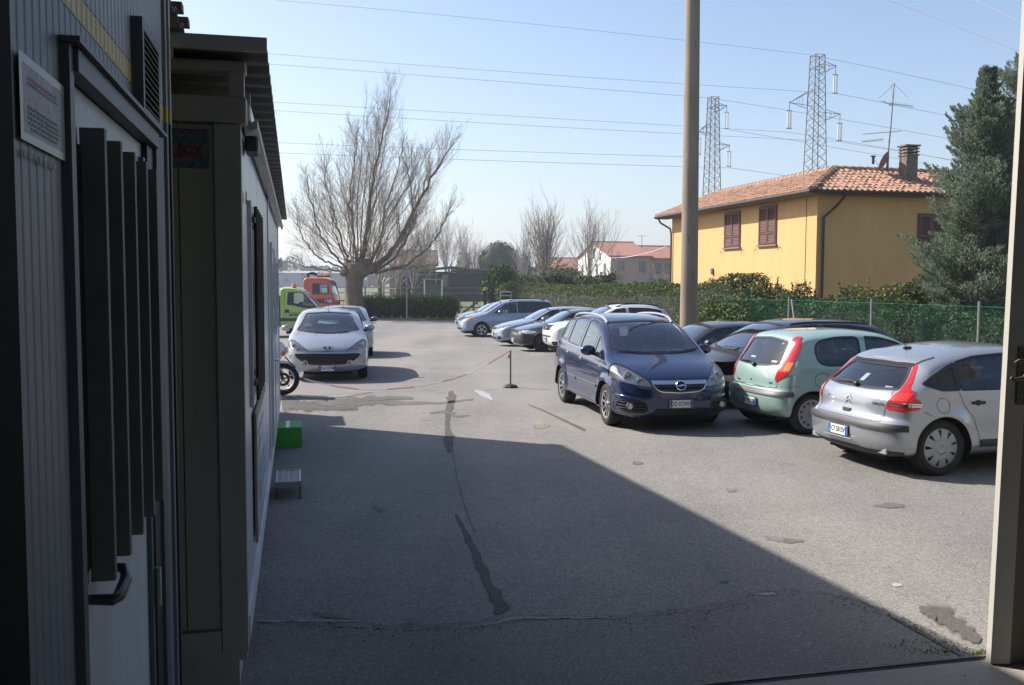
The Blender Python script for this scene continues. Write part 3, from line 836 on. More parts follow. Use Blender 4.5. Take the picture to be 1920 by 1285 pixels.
# ---------------------------------------------------------------- blue people carrier
def car_zafira():
    S = dict(L=4.467, w=.888, xf=.90, xr=3.603, rw=.318, ra=.365, cab=(1.22, 2.05, 2.95, 4.1, .60), dash=1.10,
             prof=[(.14, .18, .2), (.03, .28, .36), (.0, .42, .44), (.0, .56, .44), (.035, .68, .40), (.12, .80, .32), (.42, .93, .17), (.78, 1.03, .13), (1.0, 1.10, .13),
                   (1.40, 1.35, .15), (1.78, 1.535, .15), (2.2, 1.61, .15), (2.8, 1.635, .15), (3.5, 1.60, .15), (4.0, 1.53, .16), (4.22, 1.30, .22), (4.34, 1.05, .28), (4.42, .85, .3), (4.467, .60, .32), (4.43, .34, .3), (4.3, .2, .2),
                   (3.1, .17, .12), (1.2, .17, .12)],
             zb0=.925, zbs=.038, tum=.31, tum2=.05, tf=.13, tr=.06, flare=.026)
    pm = paint('paint_deep_blue', (.0065, .018, .072), .25, .2, dirt=.10)
    c = Car('people_carrier', 'dark blue people carrier with silver roof rails parked in front of the row', 'car', S); c.pm = pm
    c.window('front', [(-.745, 1.125), (-.65, 1.28), (-.575, 1.50), (-.55, 1.525), (0, 1.555), (.55, 1.525), (.575, 1.50), (.65, 1.28), (.745, 1.125), (.4, 1.085), (0, 1.06), (-.4, 1.085)], M_glassfw, 'windscreen', .022, mid=True, lim=2.0, sm=1)
    c.window('side', [(1.24, 1.035), (1.37, 1.17), (1.62, 1.34), (1.66, 1.06)], ring=.016, sm=1)
    c.window('side', [(1.74, 1.055), (1.69, 1.375), (2.05, 1.515), (2.38, 1.545), (2.52, 1.075)], ring=.018, sm=1)
    c.window('side', [(2.62, 1.075), (2.48, 1.55), (2.9, 1.555), (3.22, 1.54), (3.35, 1.11)], ring=.018, sm=1)
    c.window('side', [(3.44, 1.12), (3.31, 1.53), (3.7, 1.50), (3.98, 1.44), (4.15, 1.18)], ring=.018, sm=1)
    c.window('rear', [(-.60, 1.12), (-.53, 1.47), (.53, 1.47), (.60, 1.12)], M_glass, 'rear_window', .02, mid=True, lim=3.6)
    for sg in (1, -1): c.ribbon('window_trim', [(1.22, 1.015), (2.5, 1.045), (3.4, 1.085), (4.15, 1.15)], .022, M_chrome, 'side', sg, .004, thick=.006)
    c.lamp('front', [(.86, .93), (.80, .975), (.66, .93), (.50, .80), (.385, .665), (.50, .665), (.72, .70), (.86, .735), (.885, .80)], lim=.75, bulbs=[(.56, .74, .055), (.70, .80, .065)])
    for (o, a, sg) in c.piece('grille_bar_chrome', 'front', [(-.43, .745), (-.40, .695), (.40, .695), (.43, .745)], M_chrome, .012, mid=True, lim=.4, sm=0): pass
    c.grille([(-.385, .690), (-.34, .635), (-.28, .605), (0, .590), (.28, .605), (.34, .635), (.385, .690)], .60, .69, 2, M_greypl, lim=.4)
    c.ribbon('grille_trim', [(-.41, .70), (-.35, .622), (-.28, .590), (0, .575), (.28, .590), (.35, .622), (.41, .70)], .016, M_chrome, 'front', 1, .008, thick=.008)
    M = c.badge('front', 0, .672, .022)
    g = G(); n = 28; g.tube([M @ Vector((.068 * math.cos(2 * PI * k / n), .068 * math.sin(2 * PI * k / n), 0)) for k in range(n + 1)], .010, 6, caps=False)
    o = g.obj('emblem_ring', M_chrome, c.root, smooth=True)
    g = G(); g.prism([(-.095, .006), (.012, .006), (-.016, .026), (.095, -.006), (-.012, -.006), (.016, -.026)], -.004, .008, 'z', M); g.obj('emblem_bolt', M_chrome, o)
    g = G(); g.lathe([(.062, -.006), (.001, -.004)], 20, M); g.obj('emblem_field', M_dark, o)
    c.grille([(-.37, .36), (-.40, .30), (-.36, .245), (.36, .245), (.40, .30), (.37, .36)], .25, .36, 3, M_greypl, lim=.4)
    for sg in (1, -1):
        c.grille([(sg * .50, .44), (sg * .82, .47), (sg * .86, .38), (sg * .82, .30), (sg * .52, .275), (sg * .46, .33)][::sg], .285, .455, 4, M_greypl, lim=.72)
        p, n = c.front(.70 * sg, .375)
        g = G(); Mx = Matrix.Translation(p + Vector((.0, 0, 0))) @ Matrix.Rotation(PI / 2, 4, 'Y')
        g.lathe([(.056, -.05), (.056, .0), (.046, .006), (.04, -.012), (.001, -.016)], 18, Mx)
        o = g.obj('fog_lamp', M_greypl, c.root, smooth=True); g = G(); g.lathe([(.043, -.002), (.026, .004), (.001, .006)], 16, Mx); g.obj('lamp_lens', M_alloy, o, smooth=True)
        c.ribbon('bumper_crease', [(sg * .84, .52), (sg * .66, .50), (sg * .46, .475)], .03, pm, 'front', 1, .002, thick=.014)
        c.ribbon('bumper_lip', [(sg * .88, .265), (sg * .60, .225), (0, .205)], .04, pm, 'front', 1, .002, thick=.016)
    c.plate_at('front', .0, .42, 'DD·073WV', out=.016)
    c.seam([(-.80, .955), (-.62, .88), (-.45, .76), (0, .765), (.45, .76), (.62, .88), (.80, .955)], 'front', sgs=(1,), wd=.009)
    c.seam([(.42, .78), (.8, .76), (1.15, .80)], 'top', wd=.006)
    c.seam([(1.30, 1.0), (1.26, .85), (1.27, .50), (1.32, .30)]); c.seam([(2.56, 1.06), (2.52, .6), (2.54, .29)]); c.seam([(3.40, 1.10), (3.44, .90), (3.20, .60), (3.12, .33)])
    c.seam([(1.32, .29), (3.14, .29)]); c.seam([(1.2, 1.1), (1.62, 1.40), (2.05, 1.565), (2.55, 1.60), (3.3, 1.585)], wd=.006)
    for sg in (1, -1):
        c.ribbon('rub_strip', [(1.36, .545), (2.5, .545)], .05, pm, 'side', sg, .002, thick=.014)
        c.ribbon('rub_strip', [(2.6, .545), (3.12, .56)], .05, pm, 'side', sg, .002, thick=.014)
        p, n = c.side(1.22, .86, sg); g = G(); g.ball(tuple(p), .03, 6, (1, .2, .5)); g.obj('side_indicator', M_chrome, c.root, smooth=True)
        # arched silver roof rails
        pts = []
        for q in range(15):
            x = 1.86 + 2.05 * q / 14; yy = .545 + .03 * math.sin(PI * q / 14)
            p, n = c.top(x, yy * sg); h = .045 * min(1, math.sin(PI * min(max(q / 14, 0), 1)) * 4)
            pts.append(p + Vector((0, 0, h + .0)))
        g = G(); g.tube(pts, .022, 8); g.obj('roof_rail', M_alloy, c.root, smooth=True)
    c.handle(2.30, .90, M_chrome); c.handle(3.20, .93, M_chrome)
    c.mirror(1.50, 1.04, pm, sz=1.1)
    wiper(c, 'front', [(-.62, 1.105), (-.2, 1.08), (.05, 1.085)]); wiper(c, 'front', [(.0, 1.08), (.3, 1.085), (.66, 1.115)])
    c.wheels('alloy', 10, M_alloy, .215)
    c.underbody(); c.finish(pm); c.interior(wheel_side=1)
    g = G(); g.ball((c.X(1.84), 0, 1.43), .12, 8, (.12, 1, .30)); g.box(c.X(1.82) - .01, c.X(1.82) + .01, -.02, .02, 1.45, 1.53); g.obj('rear_view_mirror', M_blackpl, c.root, smooth=True)
    g = G(); g.ball((c.X(2.3), .46, 1.43), .05, 8, (1, .8, 1.2)); g.obj('hanging_ornament', mat('ornament_red', (.6, .02, .04), .4), c.root, smooth=True)
    g = G(); g.box(c.X(1.72), c.X(1.72) + .004, -.06, .09, 1.46, 1.51); g.obj('windscreen_sticker', M_platew, c.root)
    c.place('FR', 1137, 797, R(-79))
    return c

# ---------------------------------------------------------------- silver coupe-hatchback seen from behind
def car_c4():
    S = dict(L=4.27, w=.885, xf=.93, xr=3.54, rw=.318, ra=.362, cab=(1.3, 2.05, 2.85, 3.85, .50), dash=1.0,
             prof=[(.16, .18, .2), (.04, .28, .36), (.0, .42, .42), (.02, .60, .40), (.12, .74, .3), (.5, .88, .16), (.95, .97, .13), (1.25, 1.03, .13),
                   (1.7, 1.28, .15), (2.05, 1.41, .15), (2.5, 1.458, .15), (3.0, 1.43, .15), (3.4, 1.365, .15), (3.62, 1.295, .14), (3.68, 1.255, .16), (3.86, 1.11, .22), (4.07, .945, .28), (4.14, .85, .32), (4.155, .66, .34), (4.22, .60, .34), (4.27, .55, .34), (4.265, .36, .32), (4.18, .22, .25), (4.0, .18, .15),
                   (3.0, .17, .12), (1.3, .17, .12)],
             zb0=.86, zbs=.030, tum=.40, tum2=.05, tf=.08, tr=.05, trt=.08, flare=.030, n=2.8)
    pm = paint('paint_silver', (.36, .38, .415), .55, .25)
    c = Car('silver_coupe', 'silver three-door coupe seen from behind, nearest of the row by the open door', 'car', S); c.pm = pm
    c.window('side', [(1.36, .95), (1.60, 1.12), (1.85, 1.25), (2.2, 1.335), (2.6, 1.36), (3.0, 1.335), (3.29, 1.275), (3.30, .955)], M_glass, ring=.022, sm=1)
    c.window('side', [(3.30, .955), (3.29, 1.275), (3.46, 1.21), (3.64, 1.12), (3.78, 1.03), (3.55, .955)], M_glass, ring=.035, sm=1)
    c.window('rear', [(-.655, .955), (-.60, 1.10), (-.515, 1.225), (.515, 1.225), (.60, 1.10), (.655, .955), (.3, .935), (-.3, .935)], M_glass, 'rear_window', .03, mid=True, lim=3.45, sm=1)
    c.window('front', [(-.70, 1.07), (-.52, 1.36), (0, 1.40), (.52, 1.36), (.70, 1.07)], M_glassfw, 'windscreen', .02, mid=True, lim=2.2)
    # tail lights run up beside the glass and flare out on the flank
    for (o, a, sg) in c.piece('tail_light', 'rear', [(.525, 1.235), (.575, 1.235), (.665, 1.10), (.735, .975), (.86, .93), (.90, .86), (.90, .745), (.60, .745), (.625, .86), (.665, .955), (.61, 1.10)], M_red, .006, lim=(3.79, -1.05), sm=1,
                               extra=('side', [(3.79, .83), (3.98, .945), (4.3, .95), (4.3, .745), (3.87, .745)], .66)):
        if o is None: continue
        V, N, T = a
        b, _ = clip(a, V[:, 2] - .825); b, _ = clip(b, .811 - b[0][:, 2]); patch_obj('reversing_lamp', b, M_chrome, o, .010)
        b, _ = clip(a, V[:, 2] - .802); b, _ = clip(b, .788 - b[0][:, 2]); patch_obj('reversing_lamp', b, M_chrome, o, .010)
        b, _ = clip(a, V[:, 2] - .93); b, _ = clip(b, .845 - b[0][:, 2]); b, _ = clip(b, np.abs(b[0][:, 1]) - .80); patch_obj('brake_lamp', b, mat('red_lens_bright', (.8, .03, .01), .15, 0, var=.4, scale=45, coat=1), o, .010)
    # dark band and lower skirt on the bumper
    c.piece('bumper_strip', 'rear', [(-.90, .585), (.90, .585), (.90, .515), (-.90, .515)], M_blackpl, .016, mid=True, lim=3.98, sm=0, depth=.03)
    c.piece('bumper_skirt', 'rear', [(-.88, .285), (.62, .285), (.86, .33), (.86, .20), (-.88, .12)], M_blackpl, .006, mid=True, lim=4.0, sm=0)
    for sg in (1, -1):
        p, n = c.rear(.62 * sg, .275); g = G(); g.box(-.005, .02, -.09, .09, -.028, .028, Matrix.Translation(p), bev=.004); g.obj('rear_reflector', M_cover, c.root)
    sp = c.piece('rear_spoiler', 'top', [(3.44, -.58), (3.44, .58), (3.66, .55), (3.70, .3), (3.70, -.3), (3.66, -.55)], pm, .016, mid=True, lim=1.1, sm=0, depth=.05, remove=False)[0][0]
    c.ribbon('spoiler_underside', [(-.53, 1.228), (0, 1.243), (.53, 1.228)], .055, M_seal, 'rear', 1, .006, parent=sp)
    c.ribbon('brake_lamp_high', [(-.17, 1.262), (.17, 1.262)], .016, M_cover, 'rear', 1, .018, parent=sp)
    g = G(); p, n = c.rear(0, .66)
    g.box(-.010, .006, -.075, .075, -.032, .032, Matrix.Translation(p), bev=.006); o = g.obj('boot_handle', M_greypl, c.root, smooth=True)
    for dz in (.0, -.05):
        M = c.badge('rear', 0, .815 + dz, .006)
        g = G(); g.prism([(-.062, -.020), (0, .030), (.062, -.020), (.046, -.020), (0, .016), (-.046, -.020)], 0, .007, 'z', M); g.obj('emblem_chevron', M_chrome, c.root)
    text_obj('badge_lettering', 'CITROËN', .042, M_chrome, c.root, c.badge('rear', -.50, .79, .004) @ Matrix.Rotation(0, 4, 'Z'), .001)
    text_obj('badge_lettering', 'C4', .055, M_chrome, c.root, c.badge('rear', .42, .79, .004), .001)
    c.plate_at('rear', .0, .435, 'CY 501SV', out=.016)
    g = G(); p, n = c.rear(0, .435); g.box(-.028, .002, -.27, .27, -.085, -.072, Matrix.Translation(p), bev=.004); g.obj('plate_sill', pm, c.root)
    c.seam([(-.60, .95), (-.635, .84), (-.60, .74), (-.60, .60), (.60, .60), (.60, .74), (.635, .84), (.60, .95)], 'rear', sgs=(1,), wd=.009)
    c.seam([(3.33, .95), (3.27, .80), (3.15, .66), (3.06, .45), (3.06, .30)]); c.seam([(1.35, .27), (3.06, .27)]); c.seam([(1.3, 1.0), (1.34, .30)])
    c.seam([(3.80, .74), (3.64, .66)]); 
    th = [2 * PI * k / 24 for k in range(25)]
    c.seam([(3.55 + .085 * math.cos(a), .80 + .085 * math.sin(a)) for a in th], sgs=(-1,), wd=.007)
    for sg in (1, -1): c.ribbon('rub_strip', [(1.45, .36), (3.04, .36)], .085, M_blackpl, 'side', sg, .002, thick=.018)
    c.handle(3.08, .82, M_blackpl)
    c.mirror(1.62, .96, pm)
    c.ribbon('wiper', [(-.02, .965), (.14, .985), (.42, .965)], .028, M_seal, 'rear', 1, .016, thick=.02)
    p, n = c.rear(-.02, .96); g = G(); g.ball(tuple(p + n * .02), .035, 7, (1, 1.3, .8)); g.obj('wiper_hub', M_seal, c.root, smooth=True)
    for (yy, zz, w_, h_) in ((-.48, .99, .10, .035), (.02, 1.06, .075, .13), (.42, .985, .05, .03)):
        p, n = c.rear(yy, zz); Mx = c.badge('rear', yy, zz, -.02); g = G(); g.box(-w_ / 2, w_ / 2, -h_ / 2, h_ / 2, 0, .003, Mx); g.obj('window_sticker', M_platew, c.root)
    p, n = c.top(3.35, 0); g = G(); g.tube([p, p + Vector((-.10, 0, .17))], [.006, .003], 6); g.box(-.05, .05, -.025, .025, -.01, .03, Matrix.Translation(p), bev=.01); g.obj('aerial', M_seal, c.root)
    c.piece('headlight', 'front', [(.50, .70), (.78, .80), (.82, .72), (.55, .62)], M_refl, .004, lim=.6)
    c.wheels('cover', 9, M_cover, .2, rr=.225)
    c.underbody(); c.finish(pm); c.interior(dark=True, wheel_side=1)
    c.place('RR', 1761, 893, R(15.5))
    return c

# ---------------------------------------------------------------- pale green small hatchback seen from behind
def car_punto():
    S = dict(L=3.80, w=.835, xf=.74, xr=3.20, rw=.293, ra=.335, cab=(1.1, 1.8, 2.55, 3.45, .52), dash=1.02,
             prof=[(.14, .18, .2), (.03, .28, .36), (.0, .42, .42), (.02, .60, .38), (.12, .74, .3), (.5, .88, .16), (.8, .96, .13), (1.05, 1.02, .13),
                   (1.5, 1.30, .15), (1.8, 1.43, .15), (2.3, 1.478, .15), (2.8, 1.472, .15), (3.2, 1.44, .15), (3.34, 1.40, .14), (3.42, 1.30, .20), (3.56, 1.08, .24), (3.66, .95, .28), (3.70, .82, .3), (3.715, .64, .3), (3.76, .60, .32), (3.80, .54, .32), (3.795, .36, .3), (3.72, .24, .25), (3.55, .19, .15),
                   (2.8, .17, .12), (1.1, .17, .12)],
             zb0=.87, zbs=.030, tum=.30, tum2=.04, tf=.08, tr=.05, trt=.05, n=2.8)
    pm = paint('paint_pale_green', (.30, .44, .40), .25, .34)
    c = Car('green_hatchback', 'pale green three-door small hatchback with tall red tail lights', 'car', S); c.pm = pm
    c.window('side', [(1.2, .95), (1.42, 1.12), (1.72, 1.30), (2.0, 1.375), (2.27, 1.39), (2.27, .955)], sm=1)
    c.window('side', [(2.36, .96), (2.36, 1.39), (2.75, 1.385), (3.06, 1.33), (3.14, 1.22), (3.10, 1.02), (2.98, .965)], sm=2, ring=.028)
    c.window('rear', [(-.585, .955), (-.50, 1.33), (0, 1.36), (.50, 1.33), (.585, .955), (0, .935)], M_glass, 'rear_window', .022, mid=True, lim=3.1, sm=1)
    c.window('front', [(-.66, 1.06), (-.52, 1.38), (0, 1.42), (.52, 1.38), (.66, 1.06)], M_glassfw, 'windscreen', .02, mid=True, lim=2.0)
    for (o, a, sg) in c.piece('tail_light', 'rear', [(.505, 1.38), (.60, 1.38), (.78, 1.16), (.86, 1.0), (.82, .92), (.68, .80), (.585, .735), (.57, .80), (.60, .98), (.545, 1.2)], M_red, .010, lim=(3.47, -.62), sm=1):
        if o is None: continue
        V, N, T = a
        b, _ = clip(a, V[:, 2] - 1.02); b, _ = clip(b, .90 - b[0][:, 2]); b, _ = clip(b, np.abs(np.abs(b[0][:, 1]) - .71) - .045); patch_obj('indicator_lens', b, M_amber, o, .013)
    c.piece('bumper_strip', 'rear', [(-.86, .615), (.86, .615), (.86, .545), (-.86, .545)], M_greypl, .016, mid=True, lim=3.5, sm=0, depth=.03)
    c.piece('bumper_skirt', 'rear', [(-.80, .255), (.80, .255), (.80, .18), (-.80, .18)], M_blackpl, .006, mid=True, lim=3.5, sm=0)
    c.plate_at('rear', -.14, .43, 'BY·931ZD', out=.016)
    c.seam([(-.57, .94), (-.615, .82), (-.62, .66), (0, .635), (.62, .66), (.615, .82), (.57, .94)], 'rear', sgs=(1,), wd=.009)
    c.seam([(2.31, .96), (2.32, .6), (2.30, .30)]); c.seam([(3.42, .70), (3.75, .66)])
    sq = chaikin([(2.93, .87), (3.17, .87), (3.17, .68), (2.93, .68)], 2)
    c.seam(list(map(tuple, sq)) + [tuple(sq[0])], sgs=(-1,), wd=.008)
    p, n = c.rear(.0, .735); g = G(); g.ball(tuple(p), .018, 5); g.obj('boot_lock', M_seal, c.root)
    text_obj('badge_lettering', 'Punto', .05, M_chrome, c.root, c.badge('rear', .36, .70, .004), .001, shear=.25)
    text_obj('badge_lettering', 'FIAT', .035, M_chrome, c.root, c.badge('rear', -.50, .72, .004), .001)
    c.ribbon('wiper', [(.0, .955), (.14, .985), (.42, .975)], .026, M_seal, 'rear', 1, .014, thick=.018)
    p, n = c.rear(-.02, .94); g = G(); g.ball(tuple(p + n * .02), .032, 7); g.obj('wiper_hub', M_seal, c.root, smooth=True)
    for (yy, zz, w_, h_) in ((-.40, 1.03, .12, .035), (.2, 1.06, .14, .03)):
        Mx = c.badge('rear', yy, zz, -.02); g = G(); g.box(-w_ / 2, w_ / 2, -h_ / 2, h_ / 2, 0, .003, Mx); g.obj('window_sticker', M_platew, c.root)
    p, n = c.rear(.36, .27); g = G(); g.tube([p + Vector((.25, 0, .0)), p + Vector((-.03, 0, .0))], .024, 12); g.obj('exhaust_pipe', M_alloy, c.root, smooth=True)
    c.mirror(1.45, .96, M_blackpl); c.handle(2.18, .80, M_blackpl)
    c.wheels('holes', 12, M_cover, .175, rr=.205)
    c.underbody(); c.finish(pm); c.interior(dark=True)
    c.place('RR', 1519, 815, R(15.5))
    return c

# ---------------------------------------------------------------- dark hatchback with its front end taken off
def car_damaged():
    S = dict(L=4.20, w=.872, xf=.88, xr=3.49, rw=.312, ra=.40, cab=(1.15, 1.95, 2.75, 3.75, .50), dash=1.0,
             prof=[(.36, .30, .2), (.30, .40, .2), (.28, .60, .22), (.26, .70, .25), (.34, .83, .2), (.60, .93, .15), (.88, 1.02, .13),
                   (1.30, 1.27, .15), (1.66, 1.45, .15), (2.1, 1.508, .15), (2.8, 1.505, .15), (3.35, 1.465, .15), (3.72, 1.37, .15), (3.93, 1.18, .2), (4.06, 1.0, .24), (4.14, .86, .3), (4.20, .60, .32), (4.17, .36, .3), (4.05, .2, .2),
                   (3.0, .17, .12), (1.2, .17, .12)],
             zb0=.90, zbs=.035, tum=.36, tum2=.05, tf=.10, tr=.06, spine=(.95, 3.4, .60))
    pm = paint('paint_near_black', (.022, .024, .032), .3, .34, dirt=.22)
    c = Car('damaged_hatchback', 'near-black hatchback with its bumper and headlights missing, propped on a dolly', 'car', S); c.pm = pm
    c.window('front', [(-.70, 1.055), (-.60, 1.20), (-.515, 1.40), (-.49, 1.425), (0, 1.452), (.49, 1.425), (.515, 1.40), (.60, 1.20), (.70, 1.055), (.35, 1.005), (0, .985), (-.35, 1.005)], M_glassfw, 'windscreen', .02, mid=True, lim=2.0, sm=1)
    c.window('side', [(1.28, 1.03), (1.62, 1.27), (2.0, 1.42), (2.28, 1.435), (2.30, 1.02)], M_glassd, sm=1)
    c.window('side', [(2.38, 1.02), (2.37, 1.435), (2.9, 1.42), (3.3, 1.36), (3.58, 1.22), (3.42, 1.07)], M_glassd, sm=1)
    c.window('rear', [(-.55, 1.05), (-.50, 1.34), (.50, 1.34), (.55, 1.05)], M_glassd, 'rear_window', .02, mid=True, lim=3.5)
    # everything ahead of and below the bonnet edge is gone
    V = c.body[0]; xfb = c.xm - V[:, 0]
    f = np.maximum(xfb - .86, V[:, 2] - (.80 + .10 * np.clip(xfb - .3, 0, 1))); a, c.body = clip(c.body, f)
    g = G(); g.box(c.X(1.0), c.X(.62), -.66, .66, .32, .80); g.box(c.X(.62), c.X(.50), -.55, .55, .30, .44); g.tube([(c.X(.55), -.62, .75), (c.X(.50), .62, .75)], .02, 8)
    g.box(c.X(.75), c.X(.5), .1, .45, .44, .74, bev=.03); g.box(c.X(.8), c.X(.55), -.5, -.15, .44, .70, bev=.03)
    g.obj('engine_bay', M_dark, c.root)
    c.seam([(.36, .52), (.8, .66), (1.25, .78)], 'top', wd=.010); c.seam([(1.26, 1.02), (1.22, .8), (1.26, .35)]); c.seam([(2.33, 1.02), (2.34, .35)])
    c.mirror(1.44, 1.04, pm)
    g = G()
    for k in range(3):
        p, n = c.top(.86 - .035 * k, .20); g.box(-.010, .010, -.24, .24, 0, .02, Matrix.Translation(p) @ Matrix.Rotation(-.3, 4, 'Y'))
    g.obj('bonnet_vent', M_seal, c.root)
    wiper(c, 'front', [(-.5, 1.03), (-.1, 1.0), (.3, 1.01)])
    for sg in (1, -1): c.ribbon('roof_rail', [(1.8, .55 * sg), (2.6, .56 * sg), (3.4, .55 * sg)], .03, M_seal, 'top', sg, .004, thick=.02)
    c.wheels('cover', 8, M_steel, .2)
    c.underbody(); c.finish(pm); c.interior(dark=True)
    c.place('FL', 1406, 768, R(196))
    # four small caster wheels of the dolly
    d = empty('car_dolly', c.root.matrix_world.translation.copy(), label='low trolley with small pale wheels under the dark damaged hatchback', cat='trolley')
    d.location = c.root.location; d.rotation_euler = c.root.rotation_euler
    g = G(); g.box(c.X(.72), c.X(.40), -.70, .70, .13, .17); g.box(c.X(.6), c.X(.5), -.1, .1, .17, .30); g.obj('frame', M_steel, d)
    for y in (-.62, -.40, .40, .62):
        g = G(); g.lathe([(.001, .03), (.075, .03), (.078, .015), (.078, -.015), (.075, -.03), (.001, -.03)], 16, Matrix.Translation((c.X(.46), y, .078)), axis='y')
        wq = g.obj('caster', mat('caster_pale', (.42, .41, .38), .6), d, smooth=True)
        g = G(); g.box(c.X(.48), c.X(.44), y - .045, y + .045, .075, .13); g.obj('fork', M_steel, wq)
    return c

# ---------------------------------------------------------------- plain builder for the cars further off
def far_car(name, label, pm, S, front=None, wins=(), whl=('cover', 8, None), place=None, cat='car', glassm=None, mirror_m=None, rails=None, plate_txt=None, extra=None, lod=.75, strip=None, group=None):
    S = dict(S); S['lod'] = lod
    c = Car(name, label, cat, S, group); c.pm = pm
    gm = glassm or M_glass
    for (proj, poly, kind) in wins:
        if kind == 'windscreen': c.window('front', poly, M_glassfw, 'windscreen', .02, mid=True, lim=S['ws'], sm=1)
        elif kind == 'rear_window': c.window('rear', poly, gm, 'rear_window', .02, mid=True, lim=S['L'] - 1.0, sm=1)
        else: c.window('side', poly, M_glassd if kind == 'dark' else gm, sm=1, ring=.018)
    if front: front(c)
    if strip: c.piece('bumper_strip', 'front', strip, M_blackpl, .012, mid=True, lim=.8, sm=0)
    if plate_txt: c.plate_at('front', 0, S.get('plz', .38), plate_txt)
    if rails:
        for sg in (1, -1):
            pts = []
            for q in range(9):
                x = rails[0] + (rails[1] - rails[0]) * q / 8; p, n = c.top(x, rails[2] * sg); pts.append(p + Vector((0, 0, .045 if 0 < q < 8 else .0)))
            g = G(); g.tube(pts, .018, 6); g.obj('roof_rail', M_seal, c.root, smooth=True)
    for x in S.get('doors', ()): c.seam([(x, S.get('zb0') + .08), (x, .35)])
    for (x, z) in S.get('handles', ()): c.handle(x, z, pm)
    c.mirror(S['mx'], S['zb0'] + .10, mirror_m or pm)
    c.wheels(whl[0], whl[1], whl[2] or M_cover, .195)
    c.underbody(); c.finish(pm); c.interior(seats=True, dark=False)
    if extra: extra(c)
    if place: c.place(*place)
    return c

HATCH = dict(L=4.05, w=.85, xf=.82, xr=3.32, rw=.30, ra=.345, cab=(1.15, 1.95, 2.65, 3.5, .50), dash=1.0, ws=2.0, mx=1.55,
             prof=[(.14, .18, .2), (.03, .28, .30), (.0, .42, .34), (.02, .60, .32), (.08, .72, .26), (.5, .85, .14), (.95, .93, .12), (1.18, .97, .12),
                   (1.55, 1.20, .14), (1.85, 1.36, .14), (2.3, 1.42, .14), (2.9, 1.42, .14), (3.35, 1.37, .14), (3.55, 1.28, .14), (3.75, 1.0, .2), (3.92, .86, .25), (4.0, .62, .3), (4.05, .5, .3), (4.03, .34, .3), (3.9, .2, .2), (3.0, .17, .12), (1.1, .17, .12)],
             zb0=.86, zbs=.025, tum=.36, tf=.06, tr=.05, doors=(1.30, 2.28), handles=((2.12, .80),))
WINS_H = [('front', [(-.66, 1.0), (-.52, 1.33), (0, 1.37), (.52, 1.33), (.66, 1.0), (0, .945)], 'windscreen'),
          ('side', [(1.35, .94), (1.60, 1.13), (1.88, 1.29), (2.24, 1.33), (2.26, .945)], 'g'), ('side', [(2.34, .95), (2.33, 1.335), (2.75, 1.33), (3.1, 1.28), (3.22, 1.10), (3.1, .97)], 'g'),
          ('rear', [(-.54, .98), (-.48, 1.28), (.48, 1.28), (.54, .98)], 'rear_window')]

